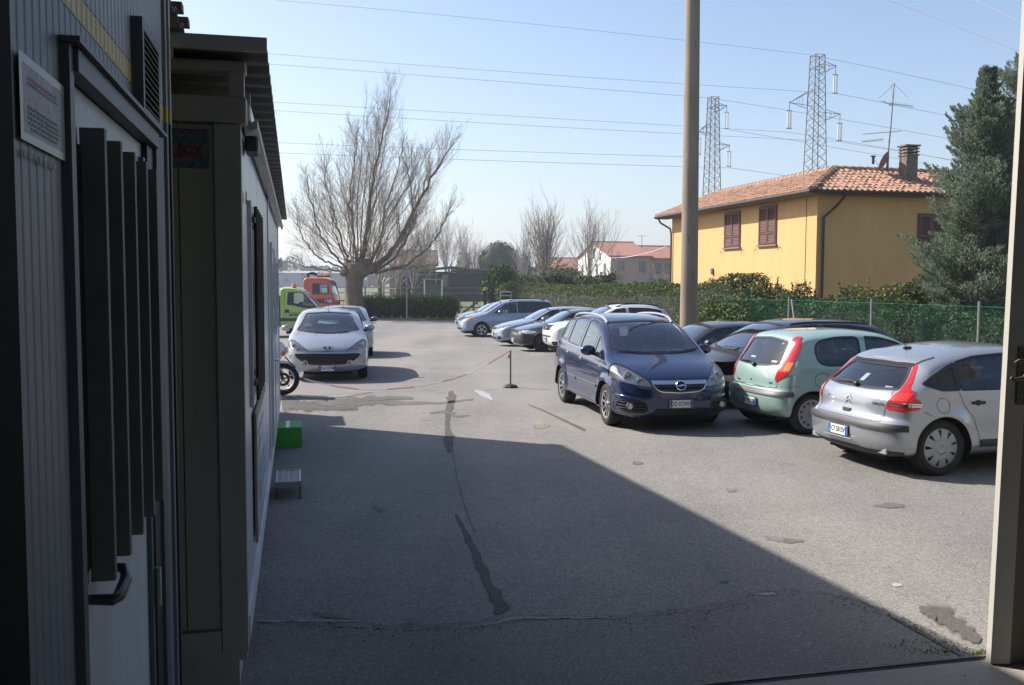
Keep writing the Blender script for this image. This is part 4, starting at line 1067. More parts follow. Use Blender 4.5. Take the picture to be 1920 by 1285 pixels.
def all_cars():
    silver = paint('paint_silver_warm', (.37, .40, .44), .55, .26)
    silverblue = paint('paint_silver_blue', (.31, .35, .43), .5, .27)
    car_307('silver hatchback facing the camera with a lion badge and wide black grille', 'FL', 686, 708, R(-80), silver, silver)
    c2 = car_307('silver hatchback mostly hidden behind the one with the wide black grille', 'FL', 697, 668, R(-80), silver, paint('paint_blue_mirror', (.05, .09, .16), .3, .3), txt='CJ·418KR')
    car_zafira(); car_c4(); car_punto(); car_damaged()
    YAW = R(193)
    # long silver people carrier
    def fr_van(c):
        c.lamp('front', [(.84, .90), (.70, .93), (.45, .82), (.42, .72), (.84, .72)], lim=.7, bulbs=[(.6, .80, .05)], sgs=(1, -1))
        c.piece('indicator_lens', 'side', [(.30, .88), (.62, .93), (.62, .80), (.40, .76)], M_amber, .008)
        c.grille([(-.36, .90), (-.30, .72), (.30, .72), (.36, .90)], .73, .89, 3, M_chrome, lim=.5)
        c.grille([(-.62, .42), (-.58, .32), (.58, .32), (.62, .42)], .33, .41, 2, M_greypl, lim=.5)
    VAN = dict(L=4.70, w=.92, xf=.95, xr=3.86, rw=.325, ra=.385, cab=(1.3, 2.15, 3.0, 4.3, .62), dash=1.1, ws=2.1, mx=1.75,
               prof=[(.14, .22, .2), (.03, .30, .30), (.0, .44, .36), (.03, .62, .34), (.10, .80, .26), (.45, .95, .16), (.9, 1.06, .13), (1.15, 1.12, .12),
                     (1.55, 1.38, .14), (1.9, 1.60, .14), (2.4, 1.70, .14), (3.2, 1.72, .14), (4.1, 1.69, .14), (4.38, 1.60, .16), (4.5, 1.30, .2), (4.60, 1.0, .24), (4.68, .75, .28), (4.70, .5, .3), (4.66, .34, .3), (4.5, .22, .2), (3.3, .19, .12), (1.3, .19, .12)],
               zb0=.99, zbs=.012, tum=.26, tf=.08, tr=.04, doors=(1.50, 2.60, 3.55), handles=((2.4, .93), (2.85, .93)))
    far_car('silver_people_carrier', 'long silver people carrier with dark rear side glass and black roof rails', silverblue, VAN, fr_van,
            [('front', [(-.74, 1.16), (-.62, 1.56), (0, 1.62), (.62, 1.56), (.74, 1.16), (0, 1.09)], 'windscreen'),
             ('side', [(1.50, 1.07), (1.85, 1.34), (2.15, 1.54), (2.60, 1.60), (2.62, 1.08)], 'g'), ('side', [(2.66, 1.08), (2.64, 1.60), (3.5, 1.61), (4.15, 1.56), (4.30, 1.38), (4.28, 1.12)], 'dark'),
             ('rear', [(-.6, 1.15), (-.55, 1.55), (.55, 1.55), (.6, 1.15)], 'rear_window')],
            ('alloy', 5, M_alloy), ('FL', 903, 632, YAW), rails=(2.3, 4.0, .56))
    # the small silver one that just shows beyond it
    far_car('silver_saloon', 'silver car whose bonnet shows beyond the long people carrier', silverblue, HATCH, fr_generic, WINS_H, ('cover', 8, None), ('FL', 888, 618, YAW), plate_txt='AX 614FD')
    # silver estate
    def fr_est(c):
        c.lamp('front', [(.80, .80), (.66, .84), (.46, .70), (.42, .62), (.70, .66)], lim=.7, bulbs=[(.6, .72, .045)])
        c.grille([(-.34, .70), (-.28, .62), (.28, .62), (.34, .70)], .62, .70, 1, M_chrome, lim=.4)
        c.grille([(-.40, .36), (-.36, .24), (.36, .24), (.40, .36)], .25, .35, 2, M_greypl, lim=.5)
        for sg in (1, -1): c.grille([(sg * .48, .38), (sg * .76, .40), (sg * .72, .28), (sg * .50, .26)][::sg], .27, .38, 1, M_greypl, lim=.7)
        c.plate_at('front', 0, .46, 'CW 275HL')
    EST = dict(L=4.51, w=.876, xf=.93, xr=3.63, rw=.315, ra=.36, cab=(1.3, 2.1, 2.9, 4.1, .52), dash=1.0, ws=2.2, mx=1.70,
               prof=[(.14, .18, .2), (.03, .28, .30), (.0, .42, .38), (.02, .58, .36), (.09, .70, .28), (.5, .86, .15), (.95, .96, .13), (1.3, 1.02, .12),
                     (1.7, 1.26, .14), (2.05, 1.42, .14), (2.5, 1.49, .14), (3.2, 1.50, .14), (3.9, 1.46, .14), (4.15, 1.38, .15), (4.28, 1.1, .2), (4.42, .92, .25), (4.48, .7, .3), (4.51, .5, .3), (4.48, .34, .3), (4.35, .2, .2), (3.1, .17, .12), (1.2, .17, .12)],
               zb0=.90, zbs=.022, tum=.36, tf=.09, tr=.05, doors=(1.42, 2.45, 3.35), handles=((2.25, .86), (3.2, .88)))
    far_car('silver_estate', 'silver estate car parked between the long people carrier and the dark green hatchback', silverblue, EST, fr_est,
            [('front', [(-.70, 1.05), (-.54, 1.39), (0, 1.44), (.54, 1.39), (.70, 1.05), (0, .995)], 'windscreen'),
             ('side', [(1.48, .99), (1.80, 1.21), (2.10, 1.37), (2.42, 1.41), (2.43, 1.0)], 'g'), ('side', [(2.51, 1.0), (2.50, 1.415), (3.0, 1.42), (3.38, 1.41), (3.4, 1.03)], 'dark'), ('side', [(3.47, 1.03), (3.46, 1.405), (4.02, 1.36), (4.16, 1.08)], 'dark'),
             ('rear', [(-.55, 1.05), (-.50, 1.38), (.50, 1.38), (.55, 1.05)], 'rear_window')],
            ('cover', 8, None), ('FL', 978, 650, YAW), mirror_m=silver)
    # dark green small hatch with big square lamps
    dk = paint('paint_dark_green', (.028, .040, .040), .3, .3)
    def fr_vw(c):
        c.lamp('front', [(.74, .74), (.50, .74), (.44, .62), (.50, .58), (.74, .60)], lim=.5, bulbs=[(.6, .665, .05)])
        c.piece('indicator_lens', 'front', [(.76, .73), (.84, .72), (.84, .62), (.76, .61)], M_refl, .004, lim=.6)
        c.grille([(-.42, .72), (-.42, .62), (.42, .62), (.42, .72)], .62, .72, 2, M_greypl, lim=.4)
        c.ribbon('bumper_line', [(-.80, .50), (0, .50), (.80, .50)], .02, M_chrome, 'front', 1, .006)
    far_car('dark_green_hatchback', 'dark green small hatchback with pale square headlights and black bumper', dk, HATCH, fr_vw, WINS_H, ('steel', 8, M_steel), ('FL', 1017, 660, YAW), strip=[(-.86, .56), (.86, .56), (.86, .30), (-.86, .30)], plate_txt='AR 302PC')
    # white compact off-roader
    wh = paint('paint_white', (.62, .64, .65), .05, .35)
    def fr_suv(c):
        c.piece('headlight', 'front', [(.84, .94), (.60, .94), (.52, .80), (.60, .76), (.84, .78)], M_refl, .004, lim=.6)
        c.grille([(-.44, .93), (-.38, .77), (.38, .77), (.44, .93)], .78, .92, 3, M_greypl, lim=.5)
        c.grille([(-.50, .62), (-.50, .57), (.50, .57), (.50, .62)], .57, .62, 1, M_blackpl, lim=.5)
        M = c.badge('front', 0, .85, .012); g = G(); n = 20
        for (a, b) in ((.075, .048), (.030, .045)): g.tube([M @ Vector((a * math.cos(2 * PI * k / n), b * math.sin(2 * PI * k / n), 0)) for k in range(n + 1)], .008, 5, caps=False)
        g.obj('emblem', M_chrome, c.root, smooth=True)
        for sg in (1, -1): c.grille([(sg * .52, .44), (sg * .78, .46), (sg * .76, .34), (sg * .54, .32)][::sg], .33, .44, 1, M_greypl, lim=.7)
    SUV = dict(L=4.2, w=.86, xf=.82, xr=3.30, rw=.34, ra=.40, cab=(1.3, 2.05, 2.8, 3.7, .65), dash=1.12, ws=2.1, mx=1.7, plz=.50,
               prof=[(.14, .28, .2), (.03, .36, .28), (.0, .50, .34), (.0, .74, .32), (.06, .92, .26), (.5, 1.02, .14), (.95, 1.06, .12), (1.22, 1.11, .12),
                     (1.6, 1.33, .14), (1.92, 1.50, .14), (2.4, 1.58, .14), (3.1, 1.58, .14), (3.6, 1.50, .14), (3.82, 1.38, .16), (4.0, 1.1, .2), (4.1, .85, .25), (4.17, .7, .3), (4.2, .5, .3), (4.16, .36, .3), (4.05, .28, .2), (3.0, .25, .12), (1.1, .25, .12)],
               zb0=.96, zbs=.025, tum=.30, tf=.06, tr=.05, doors=(1.45, 2.4), handles=((2.2, .92),))
    far_car('white_off_roader', 'white compact off-roader with black roof rails half hidden behind the blue people carrier', wh, SUV, fr_suv,
            [('front', [(-.68, 1.15), (-.56, 1.46), (0, 1.52), (.56, 1.46), (.68, 1.15), (0, 1.09)], 'windscreen'),
             ('side', [(1.48, 1.06), (1.75, 1.25), (2.02, 1.43), (2.35, 1.48), (2.37, 1.07)], 'g'), ('side', [(2.46, 1.07), (2.45, 1.485), (3.1, 1.47), (3.5, 1.40), (3.62, 1.12)], 'dark'),
             ('rear', [(-.55, 1.12), (-.50, 1.42), (.50, 1.42), (.55, 1.12)], 'rear_window')],
            ('cover', 6, None), ('FL', 1084, 668, YAW), rails=(2.1, 3.6, .52), plate_txt='DB 846NM')
    # black low hatchback by the concrete pole
    bk = paint('paint_black', (.012, .013, .017), .3, .28)
    far_car('black_hatchback', 'black hatchback parked by the foot of the concrete pole', bk, HATCH, fr_generic,
            [(a, b, 'dark' if k == 'g' else k) for a, b, k in WINS_H], ('cover', 8, None), None, glassm=M_glassd)
    o = [x for x in sc.objects if x.name.startswith('black_hatchback')][0]
    o.location = (4.05, 19.2, gz(0, 19.2)); o.rotation_euler = (0, 0, R(196)); o.scale = (1, 1, .96)

def fr_generic(c):
    c.lamp('front', [(.78, .76), (.56, .78), (.42, .66), (.46, .60), (.76, .62)], lim=.6, bulbs=[(.6, .68, .045)])
    c.grille([(-.36, .72), (-.34, .60), (.34, .60), (.36, .72)], .60, .72, 2, M_greypl, lim=.4)
    c.grille([(-.5, .38), (-.46, .26), (.46, .26), (.5, .38)], .27, .37, 2, M_greypl, lim=.5)
all_cars()
# ================================================================== GROUND
def grid_sheet(name, xs, ys, zf, m, kind='structure'):
    X, Y = np.meshgrid(xs, ys); Z = np.vectorize(zf)(X, Y)
    V = np.stack([X.ravel(), Y.ravel(), Z.ravel()], 1); nx = len(xs); F = []
    i = np.arange(len(ys) - 1)[:, None] * nx + np.arange(nx - 1)[None, :]; i = i.ravel()
    F = np.stack([i, i + 1, i + nx + 1, i + nx], 1)
    o = mesh_obj(name, V, F, m, smooth=True); o['kind'] = kind; return o
def fence_x(Y): return 9.15 - .351 * (Y - 18.3) if Y < 27 else 6.10 - .194 * (Y - 27)
A0, A1, AW = (.182, .177, .168), (.235, .225, .210), (.262, .236, .203)
M_asph = ground_mat('asphalt', A0, A1, warm=AW, speck=.34)
M_grass = ground_mat('field_grass', (.075, .095, .035), (.15, .15, .075), speck=.5, warm=(.17, .14, .09))
M_conc = ground_mat('apron_concrete', (.195, .187, .172), (.25, .236, .215), speck=.24, warm=(.245, .215, .18), soft=True)
ys = list(np.arange(-12, 70, 2.0)) + [80, 100, 140, 200, 300, 500, 900, 1600, 3000, 6000]
xs = [-4000, -1500, -500, -200, -100] + list(np.arange(-60, 61, 6.0)) + [100, 200, 500, 1500, 4000]
grid_sheet('ground_terrain', xs, ys, lambda x, y: gz(x, y) - .012, M_grass)
# the car park surface, its right edge runs along the fence
ysA = np.arange(-10, 60.1, 1.0); U = np.linspace(0, 1, 24); V = []; 
for y in ysA:
    xr = min(fence_x(y) + .1, 16) if y < 60 else fence_x(60); xl = -34 
    for u in U: V.append((xl + (xr - xl) * u, y, gz(0, y)))
nx = len(U); i = (np.arange(len(ysA) - 1)[:, None] * nx + np.arange(nx - 1)[None, :]).ravel()
o = mesh_obj('car_park', np.array(V), np.stack([i, i + 1, i + nx + 1, i + nx], 1), M_asph, smooth=True); o['kind'] = 'structure'
# kerb at the far end
g = G(); 
for k in range(28):
    x0 = -34 + k * 1.02
    g = G(); g.box(x0, x0 + 1.0, 59.9, 60.05, gz(0, 60) - .05, gz(0, 60) + .10 + .004 * (k % 3), bev=.012)
    if k == 0: kerb = g.obj('kerb', mat('kerb_concrete', (.26, .25, .23), .9, bump=.3)); tag(kerb, 'low pale concrete kerb at the far edge of the car park', 'kerb')
    else: g.obj('kerb_stone', MATS['kerb_concrete'], kerb)
# ---- shapes on the asphalt: stains, patches, cracks (sheets a few mm above)
def asph(name, mult, warm=None, c0=A0, c1=A1): return ground_mat(name, c0, c1, warm=warm or AW, mult=mult, soft=True)
def fade(o, vals): a = o.data.attributes.new('fade', 'FLOAT', 'POINT'); a.data.foreach_set('value', vals)
def stain(name, px_pts, wpx, m, h=.004, jag=.35, seed=1, n=60):
    r = np.random.default_rng(seed)
    P = np.array(px_pts, float); seg = np.linalg.norm(np.diff(P, axis=0), axis=1); cum = np.concatenate([[0], np.cumsum(seg)])
    t = np.linspace(0, cum[-1], n); Q = np.stack([np.interp(t, cum, P[:, j]) for j in range(2)], 1)
    Wd = np.interp(t, cum, wpx) if hasattr(wpx, '__len__') else np.full(n, wpx)
    G0 = [ground_at(*q) for q in Q]; V = []; F = []
    nz = np.convolve(r.normal(0, 1, n + 4), [.2, .3, .3, .2], 'valid')[:n]; nz2 = np.convolve(r.normal(0, 1, n + 4), [.2, .3, .3, .2], 'valid')[:n]
    for k in range(n):
        a, b = Q[max(k - 1, 0)], Q[min(k + 1, n - 1)]; d = (b - a) / (np.linalg.norm(b - a) + 1e-9); nn = np.array([-d[1], d[0]])
        if abs(nn[0]) < .3: nn = np.array([0, 1.0]) 
        wa = Wd[k] * .5 * (1 + jag * nz[k] if k % n else 0); wb = Wd[k] * .5 * (1 + jag * nz2[k] if k % n else 0)
        if k in (0, n - 1): wa = wb = .2
        for off in (wa * 1.75, wa * .3, -wb * .3, -wb * 1.75):
            p = ground_at(*(Q[k] + nn * off)); V.append((p.x, p.y, p.z + h))
    for k in range(n - 1):
        for j in range(3): F.append((4 * k + j, 4 * k + j + 1, 4 * k + j + 5, 4 * k + j + 4))
    o = mesh_obj(name, V, F, m); o['kind'] = 'structure'; fade(o, [0.0 if (j in (0, 3) or k in (0, n - 1)) else 1.0 for k in range(n) for j in range(4)]); return o
def blob(name, cx, cy, rx, ry, m, h=.004, jag=.25, seed=1, rot=0.0, n=48):
    r = np.random.default_rng(seed); ph = r.uniform(0, 6, 6); am = r.uniform(.3, 1, 6)
    V = []; 
    for k in range(n):
        a = 2 * PI * k / n; q = 1 + jag * sum(am[j] * math.sin((j + 2) * a + ph[j]) for j in range(6)) / 3
        x = rx * q * math.cos(a); y = ry * q * math.sin(a); X = x * math.cos(rot) - y * math.sin(rot); Y = x * math.sin(rot) + y * math.cos(rot)
        for q2 in (1.5, .35): p = ground_at(cx + X * q2, cy + Y * q2); V.append((p.x, p.y, p.z + h))
    p = ground_at(cx, cy); V.append((p.x, p.y, p.z + h)); F = []
    for k in range(n): a, b = 2 * k, 2 * ((k + 1) % n); F += [(a, b, b + 1, a + 1), (a + 1, b + 1, 2 * n)]
    o = mesh_obj(name, V, F, m); o['kind'] = 'structure'; fade(o, [0.0, 1.0] * n + [1.0]); return o
D1 = asph('asphalt_damp', .5); D2m = asph('asphalt_old_stain', .70); D3 = asph('asphalt_crack', .45); Dw = ground_mat('asphalt_whitish', (.34, .35, .36), (.42, .43, .44), warm=(.36, .36, .36), soft=True)
Ddark = asph('asphalt_darker', .66)
stain('oil_stain', [(844, 733), (847, 745), (842, 770), (838, 800), (842, 826), (843, 850)], [8, 14, 9, 7, 15, 10], D1, seed=3)
stain('oil_stain', [(805, 775), (830, 773), (854, 776)], [2, 5, 3], D2m, .005, seed=4); stain('oil_stain', [(846, 780), (862, 782), (880, 779)], [2, 4, 2], D2m, .005, seed=5)
stain('oil_stain', [(853, 962), (878, 1010), (900, 1060), (925, 1110), (943, 1152)], [4, 9, 14, 17, 26], D1, seed=6)
stain('crack', [(851, 860), (858, 905), (870, 945), (880, 975), (892, 1000)], [1.5, 2.5, 3, 3, 2], D2m, .005, seed=7)
stain('crack', [(846, 838), (851, 862)], 2, D2m, .005, seed=8)
stain('whitish_patch', [(890, 733), (902, 738), (915, 744), (924, 751)], [3, 11, 10, 2], Dw, .0065, .25, 5)
stain('dark_streak', [(540, 762), (620, 757), (690, 752), (760, 757), (830, 756), (890, 749)], [10, 13, 14, 5, 3, 3], Ddark, seed=11, n=90)  # these three: a long darker band across the asphalt, heavier at its left end
stain('dark_streak', [(690, 750), (730, 747), (775, 747)], [4, 7, 3], Ddark, .007, seed=12)
stain('dark_streak', [(527, 756), (560, 760), (610, 766), (672, 767)], [22, 16, 8, 5], asph('asphalt_darker2', .5), .006, seed=13)
stain('tar_crack', [(990, 759), (1020, 771), (1060, 790), (1098, 808)], [1.5, 2, 3, 4], D3, seed=14, jag=.2)
blob('rusty_mark', 1668, 949, 26, 4.5, asph('asphalt_reddish', .72, (.20, .14, .10)), .005, .35, 8, .02)
stain('damp_patch', [(1722, 1143), (1760, 1152), (1800, 1180), (1838, 1205)], [10, 26, 24, 12], D1, .009, seed=15, jag=.25)
blob('whitish_patch', 1682, 1098, 10, 3, Dw, .005, .3, 9); blob('whitish_patch', 1440, 1116, 16, 3, Dw, .009, .3, 19)
blob('oil_spot', 1196, 869, 9, 3, D2m, .005, .2, 10); blob('oil_spot', 1358, 1092, 8, 2.5, D2m, .005, .2, 12); blob('oil_spot', 1488, 1015, 20, 3, Ddark, .005, .3, 14)
rq = np.random.default_rng(44)
for k in range(5):
    px_, py_ = rq.uniform(600, 1500), rq.uniform(860, 1230); s_ = (py_ - 520) / 400
    blob('faint_mark', px_, py_, rq.uniform(5, 20) * s_, rq.uniform(1.5, 4) * s_, asph('asphalt_faint', .88), .0045 + .0001 * (k % 9), .35, 100 + k, rq.normal(0, .2))
blob('orange_dust', 1015, 800, 14, 4, asph('asphalt_orange', 1.1, (.30, .21, .13), (.22, .17, .13), (.26, .20, .15)), .005, .4, 16)
stain('crack', [(530, 743), (600, 748), (640, 746), (700, 736)], [1, 1.2, 1.2, .8], D3, .005, seed=17, jag=.3)
# concrete apron in front of the warehouse, ragged outer edge
edge = [(300, 1178), (400, 1172), (480, 1166), (560, 1164), (640, 1165), (720, 1173), (820, 1172), (900, 1166), (945, 1158), (1010, 1152), (1080, 1158), (1160, 1155), (1240, 1146), (1320, 1138), (1380, 1124), (1420, 1109), (1480, 1106), (1560, 1113), (1640, 1136), (1720, 1172), (1790, 1204), (1850, 1229), (1900, 1240)]
P = np.array(edge, float); tt = np.linspace(0, len(P) - 1, 130); r = np.random.default_rng(5)
Q = np.stack([np.interp(tt, range(len(P)), P[:, j]) for j in range(2)], 1); Q[:, 1] += r.normal(0, 1.3, len(Q))
V = []; F = []
for q in Q:
    p = ground_at(q[0], q[1] - 5); p2 = ground_at(q[0], q[1] + 9)
    V += [(p.x, p.y, .004), (p2.x, p2.y, .004), (p.x + .231 * (p.y + 3), -3.0, .004)]
for k in range(len(Q) - 1): F += [(3 * k + j, 3 * k + j + 1, 3 * k + j + 4, 3 * k + j + 3) for j in (0, 1)]
o = mesh_obj('concrete_apron', V, F, M_conc); o['kind'] = 'structure'; fade(o, [0.0, 1.0, 1.0] * len(Q))
stain('apron_joint', [(480, 1171), (620, 1176), (760, 1184), (880, 1180), (960, 1168), (1060, 1163), (1200, 1158), (1330, 1146), (1430, 1126)], [.5, .8, 1.3, .7, .5, .5, .5, .7, .5], ground_mat('joint_dark', (.14, .135, .125), (.19, .18, .17), warm=(.18, .16, .14), soft=True), .007, 1.2, 21, 160)
stain('joint_fill', [(480, 1167), (560, 1166), (680, 1167)], [3, 5, 2], ground_mat('joint_pale', (.27, .265, .25), (.33, .32, .30), warm=(.31, .29, .26), soft=True), .008, .5, 22)
stain('joint_fill', [(905, 1176), (960, 1162), (1040, 1160), (1160, 1161)], [3, 5, 3, 2], MATS['joint_pale'], .008, .6, 23)
# smoother threshold slab and door track
tr = [(N2 * a) for a in (-9, 12)]; P0 = Vector((2.91, 5.30)); 
V = []; 
for a in (-9, 3.5): 
    q = P0 + N2 * a; V += [(q.x, q.y, .010), (q.x + D2.x * -9, q.y + D2.y * -9, .010)]
o = mesh_obj('warehouse_floor', V, [(0, 1, 3, 2)], ground_mat('floor_concrete', (.27, .255, .23), (.34, .32, .29), speck=.06, warm=(.3, .27, .23), bump=.1)); o['kind'] = 'structure'
Mw = Matrix.Translation((P0.x, P0.y, 0)) @ Matrix.Rotation(TH, 4, 'Z')
for nm, y0, y1, z1, c_ in (('door_groove', -.028, -.004, .0125, (.03, .026, .024)), ('door_track', -.002, .022, .019, (.17, .155, .14))):
    g = G(); g.box(-9, 3.5, y0, y1, .0, z1, Mw); g.obj(nm, mat('metal_' + nm, c_, .7, .3, var=.3, scale=20))['kind'] = 'structure'
# weeds and grit by the track
def blades(name, cx, cy, n, spread, h, m, parent=None, seed=0):
    r = np.random.default_rng(seed); V = []; F = []
    for k in range(n):
        p = ground_at(cx + r.normal(0, spread[0]), cy + r.normal(0, spread[1])); a = r.uniform(0, 6.28); hh = h * r.uniform(.5, 1.2); l = r.uniform(.2, .9) * hh
        d = Vector((math.cos(a), math.sin(a), 0)); s_ = Vector((-d.y, d.x, 0)) * .004
        b = len(V); V += [p + s_, p - s_, p + d * l * .4 + Vector((0, 0, hh * .7)) + s_ * .7, p + d * l * .4 + Vector((0, 0, hh * .7)) - s_ * .7, p + d * l + Vector((0, 0, hh))]
        F += [(b, b + 1, b + 3, b + 2), (b + 2, b + 3, b + 4)]
    o = mesh_obj(name, V, F, m, parent); return o
M_weed = leafmat('weed_leaf', (.10, .15, .03), (.22, .24, .06), (.30, .26, .09))
for (a, b, n, sp, sd) in ((1838, 1228, 120, (12, 3), 1), (1755, 1224, 60, (22, 3), 2), (1700, 1212, 30, (26, 4), 3)):
    o = blades('weeds', a, b, n, sp, .022, M_weed, seed=sd); tag(o, kind='stuff')
r = np.random.default_rng(9); g = G()
for k in range(520):
    q = r.integers(0, 3)
    px, py = (r.uniform(1560, 1850), 0) if q == 0 else ((r.uniform(480, 1500), 0) if q == 1 else (r.uniform(300, 1850), 0))
    ye = np.interp(px, P[:, 0] if False else [e[0] for e in edge], [e[1] for e in edge]); py = ye + abs(r.normal(0, 22 if q else 10))
    if py > 1280: continue
    p = ground_at(px, py); s_ = r.uniform(.003, .009)
    g.ball((p.x, p.y, p.z + .008 + s_ * .4), s_, 3, (1, r.uniform(.6, 1.2), .6))
o = g.obj('grit', mat('grit_stone', (.26, .25, .23), .9, var=.45, scale=12)); tag(o, kind='stuff')

# ================================================================== WAREHOUSE (the camera stands in its doorway)
M_wh = mat('warehouse_panel', (.30, .30, .29), .8, dirt=.2)
wh = empty('warehouse', (P0.x, P0.y, 0), TH, 'dark warehouse whose doorway frames the view', 'warehouse')
g = G(); g.box(-9, 9, -16, .3, 5.2, 5.35); g.obj('roof', M_wh, wh)
g = G(); g.box(-9, -3, -16.1, -15.9, 0, 5.2); g.obj('wall', M_wh, wh)
g = G(); g.box(4, 9, -16.1, -15.9, 0, 5.2); g.obj('wall', M_wh, wh)
g = G(); g.box(8.9, 9.1, -16, .3, 0, 5.2); g.obj('wall', M_wh, wh)
g = G(); g.box(-9.1, -8.9, -16, .3, 0, 5.2); g.obj('wall', M_wh, wh)
g = G(); g.box(1.6, 9, .1, .3, 0, 5.2); g.obj('wall', M_wh, wh)
g = G(); g.box(-9, 9, .1, .3, 4.4, 5.2); g.obj('lintel', M_wh, wh)
# dark jamb at the left edge of the view
pj = Vector((-.856, 1.62))
g = G(); g.box(-.30, 0, -.55, .0, 0, 5.1, Matrix.Translation((pj.x, pj.y, 0)) @ Matrix.Rotation(TH, 4, 'Z'))
o = g.obj('door_jamb', mat('jamb_black', (.006, .006, .008), .8, spec=.1)); tag(o, 'black steel upright closing the view at its left edge', 'post')

# right-hand door leaf
dl = empty('sliding_door', label='pale painted metal door leaf with lever handle at the right edge of the doorway', cat='door')
b0 = ground_at(1857, 1251); b0.z = .02
dang = math.atan2(.055, .117)
dl.location = b0; dl.rotation_euler = (0, R(.95), 0)
M_dl = mat('door_paint_cream', (.43, .415, .375), .55, var=.05, scale=5, dirt=.45, dirtcol=(.30, .27, .22), bump=.1, stretch=(1, 1, .25))
M_dg = mat('door_paint_inner', (.14, .125, .105), .6, var=.12, scale=4, dirt=.5, dirtcol=(.10, .09, .07), stretch=(1, 1, .25))
Md = Matrix.Rotation(dang, 4, 'Z')
g = G(); g.prism([(0, 0), (.108, -.002), (.112, .05), (.0, .052)], 0, 4.3, 'z'); g.obj('door_edge', M_dl, dl)
Mp = Matrix.Translation((.1085, .0, 0)) @ Md
g = G(); g.box(.0, 1.2, .022, .048, 0, 4.3, Mp); g.obj('door_panel', M_dg, dl)
for (x0, x1, z0, z1) in ((.002, .10, .0, 4.3), (1.10, 1.2, .0, 4.3), (.10, 1.1, .0, .16), (.10, 1.1, 2.0, 2.12)):
    g = G(); g.box(x0, x1, .004, .0215, z0, z1, Mp); g.obj('door_rail', M_dg, dl)
M_iron = mat('worn_iron', (.16, .13, .10), .5, .6, var=.3, scale=25, dirt=.3)
lp = at(1894, 705, b0.y) - b0
g = G(); g.box(.055, .105, -.012, -.0025, lp.z - .16, lp.z + .16, bev=.003)
o = g.obj('lock_plate', M_iron, dl)
for dz in (-.10, -.13, .13):
    g = G(); g.ball((.08, -.014, lp.z + dz), .007, 5); g.obj('screw', M_iron, o)
g = G(); g.tube([(.085, -.01, lp.z + .01), (.085, -.05, lp.z + .0), (.06, -.062, lp.z - .005), (.015, -.060, lp.z - .015), (-.005, -.055, lp.z - .005)], [.014, .013, .012, .011, .010], 10); g.ball((.085, -.012, lp.z), .024, 7, (1, .5, 1)); g.obj('lever_handle', M_iron, o, smooth=True)
g = G(); g.tube([(.085, -.01, lp.z + .085), (.085, -.035, lp.z + .088), (.04, -.045, lp.z + .09), (.02, -.04, lp.z + .075)], .009, 8); g.obj('latch_hook', M_iron, o, smooth=True)

# ================================================================== WHITE CABIN (left)
M_cab = mat('cabin_white_sheet', (.56, .60, .64), .28, .15, var=.03, scale=3, dirt=.16, dirtcol=(.30, .26, .22), spec=.6, stretch=(1, 1, .3))
M_cabf = mat('cabin_frame_beige', (.52, .50, .45), .55, var=.08, scale=4, dirt=.4, dirtcol=(.17, .13, .09), stretch=(1, 1, .25))
M_cabw = mat('cabin_front_beige', (.50, .47, .39), .6, var=.08, scale=3, dirt=.4, dirtcol=(.14, .11, .08), stretch=(1, 1, .2))
M_skid = mat('cabin_skid', (.62, .64, .66), .5, .2, var=.1, scale=6, dirt=.4, dirtcol=(.25, .22, .19))
M_corr = mat('corrugated_sheet', (.30, .285, .26), .6, .2, var=.12, scale=5, dirt=.4, dirtcol=(.12, .09, .06))
M_barsm = mat('window_bar_dark', (.06, .062, .065), .5, .3)
M_curtain = mat('dark_window_inside', (.03, .034, .04), .25, spec=.7)
C0 = Vector((-1.357, 4.73)); CL = 9.6
wc = empty('white_cabin', (C0.x, C0.y, 0), TH, 'long white panelled cabin with barred window, door and corrugated roof edge', 'cabin')
def wpt(px, py, P=C0):
    p = on_plane(px, py, P, Vector((N2.x, N2.y, 0))); d = Vector((p.x - P[0], p.y - P[1])); return d.dot(D2), p.z
ZB, ZT = .30, 2.96
# long wall as butt-jointed sheets with small vertical gaps
u = 0.0; r = np.random.default_rng(2)
us = [0.0] + [1.0 + 1.0 * k for k in range(5)]; 
useam = 4.4; uend = CL
cuts = [.0]; 
while cuts[-1] + 1.15 < useam - .1: cuts.append(cuts[-1] + 1.0)
cuts.append(useam - .06); cuts2 = [useam + .14]
while cuts2[-1] + 1.15 < uend: cuts2.append(cuts2[-1] + 1.0)
cuts2.append(uend - .1)
g = G(); g.box(-2.3, -.035, .02, CL - .02, ZB, ZT); g.obj('cabin_core', mat('cabin_core_dark', (.05, .05, .05), .9), wc)
for lst in (cuts, cuts2):
    for a, b in zip(lst[:-1], lst[1:]):
        g = G(); g.box(-.034, -.008 + r.uniform(0, .001), a + .004, b - .004, ZB + .14, ZT - .02); g.obj('wall_panel', M_cab, wc)
g = G(); g.box(-.034, .004, useam - .058, useam + .136, ZB + .14, ZT); g.obj('seam_post', M_cab, wc)
g = G(); g.box(-.034, .004, CL - .1, CL, ZB, ZT); g.obj('corner_post', M_cab, wc)
g = G(); g.box(-.05, .006, .0, CL, ZB, ZB + .135); g.obj('skid', M_skid, wc)
g = G(); g.box(-.05, -.012, 0.01, CL, ZB - .10, ZB - .002); g.obj('skid_foot', M_cabf, wc)
for k in range(6):
    g = G(); g.box(-.35, -.06, .15 + k * 1.85, .45 + k * 1.85, .0, ZB - .10); g.obj('support_block', M_cabf, wc)
